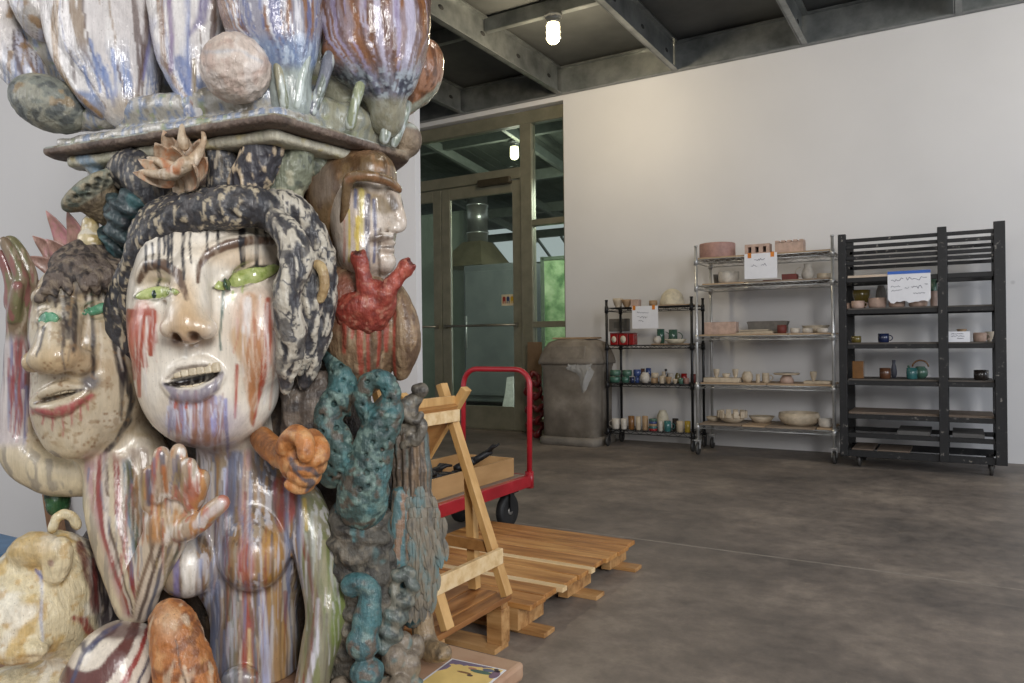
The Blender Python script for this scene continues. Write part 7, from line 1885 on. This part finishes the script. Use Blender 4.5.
g1.curve([(106, -90, 50, 34), (108, -40, 44, 50), (110, 10, 34, 54), (115, 50, 20, 47), (124, 84, 6, 30), (129, 108, -2, 22)], 8)
g1.curve([(66, -30, 24, 20), (64, 20, 10, 18), (72, 60, 2, 15), (90, 92, -4, 12), (104, 110, -6, 9)], 5)
def g1_paint(p):
    gourd_white(p, [(-90, 106, 44), (10, 110, 54), (50, 115, 50), (84, 124, 34), (108, 129, 24)])
    p.line([(56, -20, 3), (54, 30, 3.4), (56, 62, 3), (70, 88, 2.2), (102, 116, 1.6)], (150, 118, 74), 1.2, 1.2, 0.95)
    p.line([(52, 62, 1.4), (68, 92, 1.2), (98, 118, 1)], (48, 46, 56), 0.8, 1, 0.8)
    p.line([(150, -30, 3), (146, 40, 3.6), (140, 78, 3), (137, 98, 2)], (104, 82, 74), 1.5, 1.5, 0.9)
    p.line([(154, -30, 2), (150, 40, 2), (143, 80, 1.5)], (132, 130, 176), 1.2, 1.2, 0.8)
    p.line([(70, 50, 1), (74, 76, 2.2), (76, 84, 1)], (86, 70, 64), 0.8, 1, 0.8)
    for x, y0, y1, ww in ((90, 40, 92, 1.8), (98, 55, 98, 2.2), (84, 66, 96, 1.6), (112, 50, 96, 2.0), (122, 56, 98, 1.2), (104, 70, 106, 2.6), (128, 70, 96, 1)): p.drip(x, y0, y1, ww, (108, 132, 186), 0.8, 10 if x < 110 else 4)
    p.blob(126, 108, 24, 12, (176, 160, 136), 0.6, 0.7)
put_piece('white_gourd', g1, GLOSS, g1_paint, 2, lambda p: p.disp(1.4, 24, 2))
g2 = Clay(142, 238, -95, 122, -70, 90, 2.2)
g2.curve([(192, -90, 20, 30), (192, -30, 10, 37), (192, 15, 2, 37), (194, 58, -10, 31), (199, 92, -22, 18), (203, 112, -28, 18)], 8)
g2.ell(212, 10, -24, 15, 22, 16, k=10)
def g2_paint(p):
    gourd_white(p, [(-90, 192, 34), (15, 192, 37), (58, 194, 32), (92, 199, 18), (112, 203, 18)], 20)
    p.line([(158, -20, 3), (162, 30, 3.4), (164, 62, 3), (178, 88, 2.4), (194, 106, 1.6)], (140, 106, 74), 1.2, 1.5, 0.9)
    p.line([(168, -20, 3), (172, 40, 2.4), (170, 72, 2)], (134, 112, 150), 1.2, 1.5, 0.85)
    p.line([(188, -10, 2.2), (188, 60, 2.4), (190, 96, 2)], (112, 128, 176), 1.2, 1.2, 0.85)
    p.line([(206, -10, 6), (200, 20, 5), (190, 34, 2)], (116, 108, 150), 2, 2, 0.8)
    p.line([(194, 60, 2), (194, 98, 2)], (132, 112, 74), 1, 1, 0.85); p.line([(180, 60, 4), (186, 90, 4)], (92, 112, 166), 2, 2, 0.8)
put_piece('white_gourd', g2, GLOSS, g2_paint, 2, lambda p: p.disp(1.2, 20, 2))
g3 = Clay(212, 332, -95, 122, -115, 70, 2.2)
g3.curve([(272, -90, -20, 30), (271, -40, -28, 45), (271, 0, -34, 47), (275, 28, -40, 41), (284, 50, -46, 28), (288, 76, -46, 18), (292, 110, -44, 19)], 8)
def g3_paint(p):
    gourd_blue(p, [(-90, 272, 34), (0, 271, 47), (28, 275, 42), (50, 284, 28), (76, 288, 18), (110, 292, 20)]); low = smooth(28, 46, p.py); p.put((104, 132, 170), 0.7*low); p.streaks((186, 200, 216), 5, 30, 0.0, 0.15, 0.8, 3, low)
    low2 = smooth(60, 74, p.py); p.put((156, 162, 144), 0.7*low2)
put_piece('blue_brown_gourd', g3, GLOSS, g3_paint, 2, lambda p: p.disp(1.0, 16, 2))
g4 = Clay(304, 436, -95, 140, -70, 130, 2.2)
g4.curve([(368, -90, 40, 38), (369, -40, 30, 53), (371, 5, 20, 56), (375, 38, 10, 50), (382, 66, 2, 34), (386, 90, 2, 18), (388, 124, 12, 14)], 8)
g4.ell(352, 56, -10, 30, 24, 30, k=12).ell(388, 72, 0, 28, 16, 26, k=12)
def g4_paint(p): gourd_brown(p, [(-90, 368, 42), (5, 371, 56), (38, 375, 52), (66, 382, 36), (90, 386, 20), (124, 388, 16)]); p.put((150, 146, 120), 0.8*smooth(92, 104, p.py))
put_piece('brown_gourd', g4, GLOSS, g4_paint, 2, lambda p: p.disp_by(0.8*np.sin(p.v[:, 0]/3.2 + fbm(p.v/30, 2)*4)).disp(1.0, 16, 2))
g5 = Clay(388, 452, 26, 128, 10, 120, 1.9)
g5.ell(418, 74, 62, 24, 36, 30, rot=-22).ell(404, 100, 56, 12, 16, 16, k=10)
put_piece('brown_gourd', g5, GLOSS, lambda p: p.base((142, 96, 66)).streaks((170, 128, 104), 5, 50, 0, 0.2, 0.8, 3).streaks((92, 62, 46), 5, 40, 0.1, 0.2, 0.8, 6).line([(440, 84, 2), (426, 100, 3), (408, 110, 3)], (170, 182, 166), 1.5, 2, 0.8), 1, lambda p: p.disp(1.0, 12, 2))
# fins under the gourds
def fin(name_x, pts, col):
    c = Clay(min(q[0] for q in pts) - 14, max(q[0] for q in pts) + 14, 40, 150, -110, 110, 1.6)
    c.curve(pts, 3)
    put_piece('gourd_fin', c, GLOSS, lambda p: p.base(col).streaks((110, 120, 100), 5, 40, 0.05, 0.2, 0.7, 2).streaks((206, 214, 210), 4, 40, 0.12, 0.15, 0.8, 5), 1)
fin(0, [(276, 52, -64, 5), (280, 80, -66, 4), (285, 106, -62, 5)], (160, 156, 132))
fin(0, [(308, 50, -52, 4.5), (302, 76, -58, 4), (296, 106, -58, 5)], (176, 186, 178))
fin(0, [(330, 56, -30, 6), (322, 84, -38, 5), (312, 112, -44, 5)], (120, 122, 132))
fin(0, [(360, 86, -30, 5), (354, 108, -34, 4), (350, 126, -30, 5)], (146, 152, 120))
fin(0, [(398, 92, 10, 5), (390, 118, 6, 4.5), (384, 140, 4, 5)], (140, 146, 134))
fin(0, [(408, 104, 24, 4), (402, 124, 20, 4), (394, 144, 16, 4)], (150, 156, 152))
# balls and egg
bl = Clay(196, 278, 28, 112, -130, -10, 1.7)
bl.ell(236, 69, -74, 34, 34, 34)
put_piece('pale_ball', bl, SATIN, lambda p: p.base((206, 190, 178)).mottle((186, 160, 148), 16, 0, 0.3, 0.7).mottle((226, 216, 208), 12, 0.1, 0.2, 0.7, seed=3).line([(206, 52, 2), (240, 50, 1.5), (262, 62, 1)], (156, 170, 186), 2, 2, 0.5), 1, lambda p: p.disp(1.6, 6, 2))
eg = Clay(0, 106, 64, 146, -50, 70, 1.8)
eg.ell(50, 104, 6, 40, 27, 28, rot=-24)
put_piece('speckled_egg', eg, SATIN, lambda p: p.base((128, 132, 124)).mottle((166, 164, 148), 10, 0, 0.25, 0.7).mottle((78, 84, 86), 8, 0.08, 0.2, 0.8, seed=4).mottle((160, 132, 90), 12, 0.25, 0.15, 0.6, seed=8), 1, lambda p: p.disp(1.0, 6, 2))
hn = Clay(-40, 76, -60, 100, -20, 90, 2.0)
hn.curve([(44, -50, 20, 28), (36, -10, 24, 24), (44, 22, 24, 19)], 6)
hn.curve([(8, 0, 40, 12), (8, 40, 36, 16), (24, 66, 30, 17), (34, 80, 26, 12)], 4).curve([(-10, 30, 46, 8), (4, 66, 40, 9), (22, 88, 34, 6)], 4)
def horn_paint(p):
    gourd_white(p, [(-50, 30, 50), (100, 30, 40)], 40)
    p.line([(14, 30, 1.6), (14, 50, 2.4), (24, 78, 2)], (86, 74, 80), 1, 1, 0.9); p.line([(24, 34, 1.4), (28, 60, 2), (38, 78, 1.4)], (120, 92, 72), 1, 1, 0.9)
    p.blob(30, 18, 24, 14, (156, 150, 140), 0.5, 0.7); p.streaks((136, 104, 62), 8, 30, 0.1, 0.15, 0.8, 4)
put_piece('striped_horn', hn, GLOSS, horn_paint, 1, lambda p: p.disp(1.0, 16, 2))

# ---- between the heads and the capital: pod, blossoms, knots, cone, leaf
pd = Clay(54, 146, 156, 240, -50, 80, 1.5)
pd.tube([(100, 198, 14, 23), (116, 220, 26, 13)], 4).ell(95, 190, 4, 37, 11, 24, rot=33, k=2)
PODH = []
for i in range(12):
    t = i*2.4; r = 0.26*math.sqrt(i + 0.4)
    x = 94 + 28*r*math.cos(t)*0.84 - 6*r*math.sin(t)*0.54; y = 187 - 28*r*math.cos(t)*0.54 - 6*r*math.sin(t)*0.84
    PODH.append((x, y)); pd.ell(x, y, ('s', 0), 3.0, 2.0, 4, rot=33, k=1, op='sub')
def pod_paint(p):
    p.base((118, 104, 82)); p.mottle((88, 76, 60), 8, 0, 0.25, 0.8); p.streaks((146, 130, 104), 4, 20, 0.1, 0.2, 0.7, 4)
    top = smooth(2, -2, (p.py - 192) - (-(p.px - 95)*0.65) - 4); p.put((140, 140, 124), top*0.95); p.put((96, 116, 110), top*smooth(0.05, 0.3, p.nz(8, seed=3))*0.7); p.put((172, 160, 134), top*smooth(0.1, 0.3, p.nz(6, seed=7))*0.7)
    for x, y in PODH: p.blob(x, y, 2.6, 1.9, (54, 58, 54), 0.4, 0.85, 0, 0.1)
put_piece('lotus_pod', pd, MATT, pod_paint, 1, lambda p: p.disp(0.8, 6, 3))
def W3(px, py, dz): return Vector(P(px, py, dz)*U + np.array([0, D0, CAMH]) - ROFF)
def petal(bm, base, tip, W, lean=0.35, curl=0.25, toward=1.0, tk=2.2):
    """a cupped petal between two picture points; W half width in U"""
    a = W3(*base); b = W3(*tip); D = b - a; L = D.length; D.normalize()
    X = D.cross(Vector((0, -1, 0))).normalized(); Nn = X.cross(D).normalized()
    if Nn.y > 0: Nn = -Nn
    rows = []
    for i in range(9):
        t = i/8; w = W*U*(math.sin(PI*min(1, 0.12 + 0.88*t**0.85))**0.7)*(1 - 0.25*t) + 0.3*U; row = []
        for j in range(7):
            q = j/3 - 1
            p = a + D*(L*t) + X*(q*w) + Nn*((q*q*lean*w) + curl*L*(t**2.5) - 0.12*L*math.sin(PI*t))*toward
            row.append(bm.verts.new(p))
        rows.append(row)
    low = [[bm.verts.new(v.co - Nn*(tk*U)) for v in r] for r in rows]
    for R_ in (rows, low):
        for r0, r1 in zip(R_, R_[1:]):
            for j in range(6): f = bm.faces.new((r0[j], r0[j+1], r1[j+1], r1[j])); f.smooth = True
    for r0, r1, l0, l1 in zip(rows, rows[1:], low, low[1:]):
        for j in (0, 6): bm.faces.new((r0[j], r1[j], l1[j], l0[j]))
    bm.faces.new(rows[0] + low[0][::-1]); bm.faces.new(rows[-1] + low[-1][::-1])
def petal_mat(name, c1, c2, c3): return mottled(name, c1, c2, 34, 0.42, stretch=(1, 1, 0.4), bump=0.25, c3=c3, coat=0.2, detail=8)
lo_ = MB()
for bs_, tp_, W_ in (((70, 268, 30), (55, 214, 34), 11), ((78, 268, 26), (75, 214, 26), 12), ((66, 270, 26), (40, 238, 30), 12), ((74, 272, 18), (52, 240, 16), 13), ((68, 276, 22), (34, 258, 26), 11), ((66, 292, 24), (33, 282, 26), 8), ((84, 270, 20), (72, 244, 12), 12)):
    petal(lo_.bm, bs_, tp_, W_)
lo_.make('pink_lotus', petal_mat('lotus_petal_glaze', (132, 104, 92), (176, 140, 128), (196, 140, 146)), totem)
bd = Clay(74, 112, 210, 258, -40, 70, 1.5)
bd.ell(90, 226, 16, 8, 9, 8).ell(90, 242, 14, 12, 14, 12, k=4).ell(90, 219, 14, 4, 4, 4, k=3)
put_piece('pale_bud', bd, GLOSS, lambda p: p.base((206, 190, 150)).mottle((172, 150, 96), 8, 0, 0.3, 0.8).mottle((228, 222, 208), 6, 0.15, 0.2, 0.8, seed=3), 1, lambda p: p.disp(1.0, 6, 2))
kn = Clay(100, 172, 182, 264, -60, 70, 1.7)
kn.curve([(150, 196, -16, 11), (136, 202, -20, 14), (122, 214, -20, 12), (120, 230, -14, 11), (128, 240, -8, 9)], 4).ell(116, 206, 0, 10, 14, 12, k=4)
kn.curve([(104, 232, 20, 7), (114, 246, 14, 8), (126, 254, 10, 7)], 3)
put_piece('teal_knot', kn, SATIN, lambda p: tealish(p, (54, 68, 72), (88, 106, 108), (38, 40, 46)), 1, lambda p: p.disp_by(1.6*np.sin(p.v[:, 2]/2.6 + p.v[:, 0]/4)).disp(1.6, 6, 2))
def darkhair(p):
    p.base((68, 68, 72)); q = p.v/np.array([3, 3, 7]); p.put((182, 170, 150), 0.8*smooth(0.12, 0.26, fbm(q + 3, 2))); p.mottle((42, 42, 48), 9, 0.05, 0.2, 0.7, seed=5)
lk = Clay(104, 196, 146, 222, -60, 80, 1.7)
lk.curve([(120, 176, 10, 14), (138, 168, -6, 20), (148, 184, -16, 19), (160, 198, -20, 15), (172, 204, -20, 10)], 4)
put_piece('dark_lock', lk, SATIN, darkhair, 1, strand)
lk2 = Clay(200, 250, 136, 204, -80, 50, 1.7)
lk2.curve([(220, 152, -34, 12), (226, 168, -34, 13), (222, 190, -34, 14)], 4)
put_piece('dark_lock', lk2, SATIN, darkhair, 1, strand)
cn = Clay(228, 296, 116, 208, -100, 40, 1.6)
cn.ell(264, 150, -44, 21, 28, 22, rot=-20).curve([(258, 166, -44, 18), (248, 184, -44, 14), (244, 200, -40, 12)], 8)
def cone_pre(p):
    q = p.v/np.array([3.6, 3.6, 9]); q[:, 0] += p.v[:, 2]*0.03; p.disp_by(1.8*fbm(q, 1)); p.disp(0.8, 8, 2)
def cone_paint(p):
    p.base((58, 56, 62)); q = p.v/np.array([3.6, 3.6, 9]); q[:, 0] += p.v[:, 2]*0.03; p.put((196, 176, 148), smooth(0.18, 0.36, fbm(q, 1)))
put_piece('dark_cone', cn, SATIN, cone_paint, 1, cone_pre)
lf = Clay(262, 332, 130, 226, -70, 60, 1.7)
lf.curve([(298, 138, -20, 5), (296, 160, -26, 17), (286, 186, -26, 18), (280, 206, -20, 16)], 4).ell(316, 160, 6, 16, 26, 18, k=6)
put_piece('crinkled_leaf', lf, SATIN, lambda p: p.base((128, 132, 112)).mottle((176, 172, 146), 9, 0, 0.25, 0.8).mottle((74, 80, 70), 8, 0.1, 0.2, 0.85, seed=3), 1, lambda p: p.disp(3.0, 11, 3))
rng = random.Random(2)
def blossom_col(p):
    p.base((196, 176, 150)); p.mottle((170, 142, 112), 12, 0, 0.3, 0.7); p.line([(160, 150, 2), (166, 166, 3.5), (176, 172, 3)], (186, 112, 66), 2, 2, 0.8); p.line([(182, 160, 2), (178, 174, 2)], (184, 116, 74), 2, 2, 0.7); p.streaks((222, 206, 186), 4, 24, 0.1, 0.2, 0.7, 3)
bl_ = MB()
for bs_, tp_, W_ in (((178, 176, -40), (168, 132, -44), 13), ((180, 176, -40), (188, 132, -46), 13), ((176, 178, -48), (158, 142, -60), 13), ((184, 178, -48), (206, 140, -58), 12), ((178, 180, -56), (176, 144, -72), 14), ((176, 180, -56), (140, 160, -66), 9), ((176, 182, -58), (134, 174, -70), 8), ((186, 180, -56), (212, 158, -66), 10), ((184, 184, -60), (203, 166, -84), 12)):
    petal(bl_.bm, bs_, tp_, W_)
blo = bl_.make('open_blossom', petal_mat('blossom_petal_glaze', (150, 118, 92), (196, 176, 152), (206, 150, 112)), totem)
bs = Clay(132, 216, 118, 206, -120, 30, 1.4)
bs.ell(178, 172, -46, 13, 14, 12)
bs.curve([(184, 146, -72, 5), (182, 136, -74, 3.4), (182, 125, -72, 2)], 2)
bs.curve([(202, 128, -62, 1.8), (204, 140, -68, 2.4), (198, 154, -72, 4), (192, 162, -74, 6)], 2)
bs.curve([(140, 172, -66, 2.2), (156, 174, -72, 4), (172, 174, -76, 6), (186, 164, -80, 8)], 2)
bs.curve([(148, 158, -58, 2), (160, 162, -64, 4), (172, 168, -70, 6)], 2)
bs.tube([(182, 176, -50, 10), (186, 196, -40, 12)], 4)
put_piece('stalk_and_tendrils', bs, SATIN, blossom_col, 1, lambda p: p.disp(0.6, 8, 2), blo)

for nm_, lb_ in (('red_heart', 'dark red heart with two open vessels'), ('orange_fist', 'orange fist with grey glaze lines'), ('helmeted_head', 'pale head in profile with yellow and blue drips'), ('helmet', 'shiny brown helmet'), ('feathered_wing', 'folded grey-teal wing'),
                 ('turquoise_curl', 'turquoise curl above stacked beads'), ('speckled_egg', 'grey-green speckled egg'), ('pale_ball', 'pale round ball under the gourds'), ('open_blossom', 'pale blossom with open petals'), ('pink_lotus', 'pink lotus petals'), ('lotus_pod', 'grey pod with a pored disc'),
                 ('striped_knee', 'white and maroon striped knee'), ('orange_limb', 'orange limb'), ('seated_figurine', 'small grey seated figure'), ('capital_slab', 'thin brown slab'), ('dark_cone', 'dark cone with cream flecks')):
    bpy.data.objects[nm_]['label'] = lb_
# ------------------------------------------------------------------ light and camera
sc_w = bpy.context.scene
wd = bpy.data.worlds.new('daylight'); sc_w.world = wd; wd.use_nodes = True
bg = wd.node_tree.nodes['Background']; bg.inputs[0].default_value = (0.90, 0.94, 1.0, 1); bg.inputs[1].default_value = 0.55
def area(name, loc, target, sx, sy, e, col):
    l = bpy.data.lights.new(name, 'AREA'); l.shape = 'RECTANGLE'; l.size = sx; l.size_y = sy; l.energy = e; l.color = col
    o = bpy.data.objects.new(name, l); o.location = loc
    o.rotation_euler = (Vector(target) - Vector(loc)).to_track_quat('-Z', 'Y').to_euler(); C.objects.link(o); return o
# daylight from unseen openings behind and right of the camera, plus two added fills
area('bay_daylight', (2.2, -1.2, 2.7), (-1.4, 2.5, 0.9), 1.1, 1.7, 150, (1.0, 0.98, 0.96))
area('side_daylight', (4.6, 3.4, 2.4), (-0.5, 6.5, 1.0), 3.0, 2.0, 125, (0.82, 0.89, 1.0))
area('left_fill', (-4.4, -1.6, 2.6), (-3.2, 2.4, 1.5), 1.6, 1.6, 42, (1.0, 0.98, 0.97))  # unseen lamp added to brighten the left wall
area('yard_fill', (-3.7, 8.2, 2.9), (-6.2, 9.2, 0.2), 1.2, 1.2, 85, (0.98, 1.0, 0.94))  # lamp hidden behind the wall, added to brighten the kiln yard
cam = bpy.data.cameras.new('camera'); cam.sensor_width = 36; cam.lens = FPX*36/1024; cam.clip_start = 0.05; cam.clip_end = 100
co = bpy.data.objects.new('camera', cam); C.objects.link(co)
co.matrix_world = Matrix.Translation((0, 0, CAMH)) @ Matrix.Rotation(YAW, 4, 'Z') @ Matrix.Rotation(PI/2, 4, 'X') @ Matrix.Rotation(-ROLL, 4, 'Z')
sc_w.camera = co
vs = sc_w.view_settings
sc_w.display_settings.display_device = 'sRGB'
vs.view_transform = 'Standard'; vs.look = 'None'; vs.gamma = 1.0; vs.exposure = 0.0; vs.use_curve_mapping = False
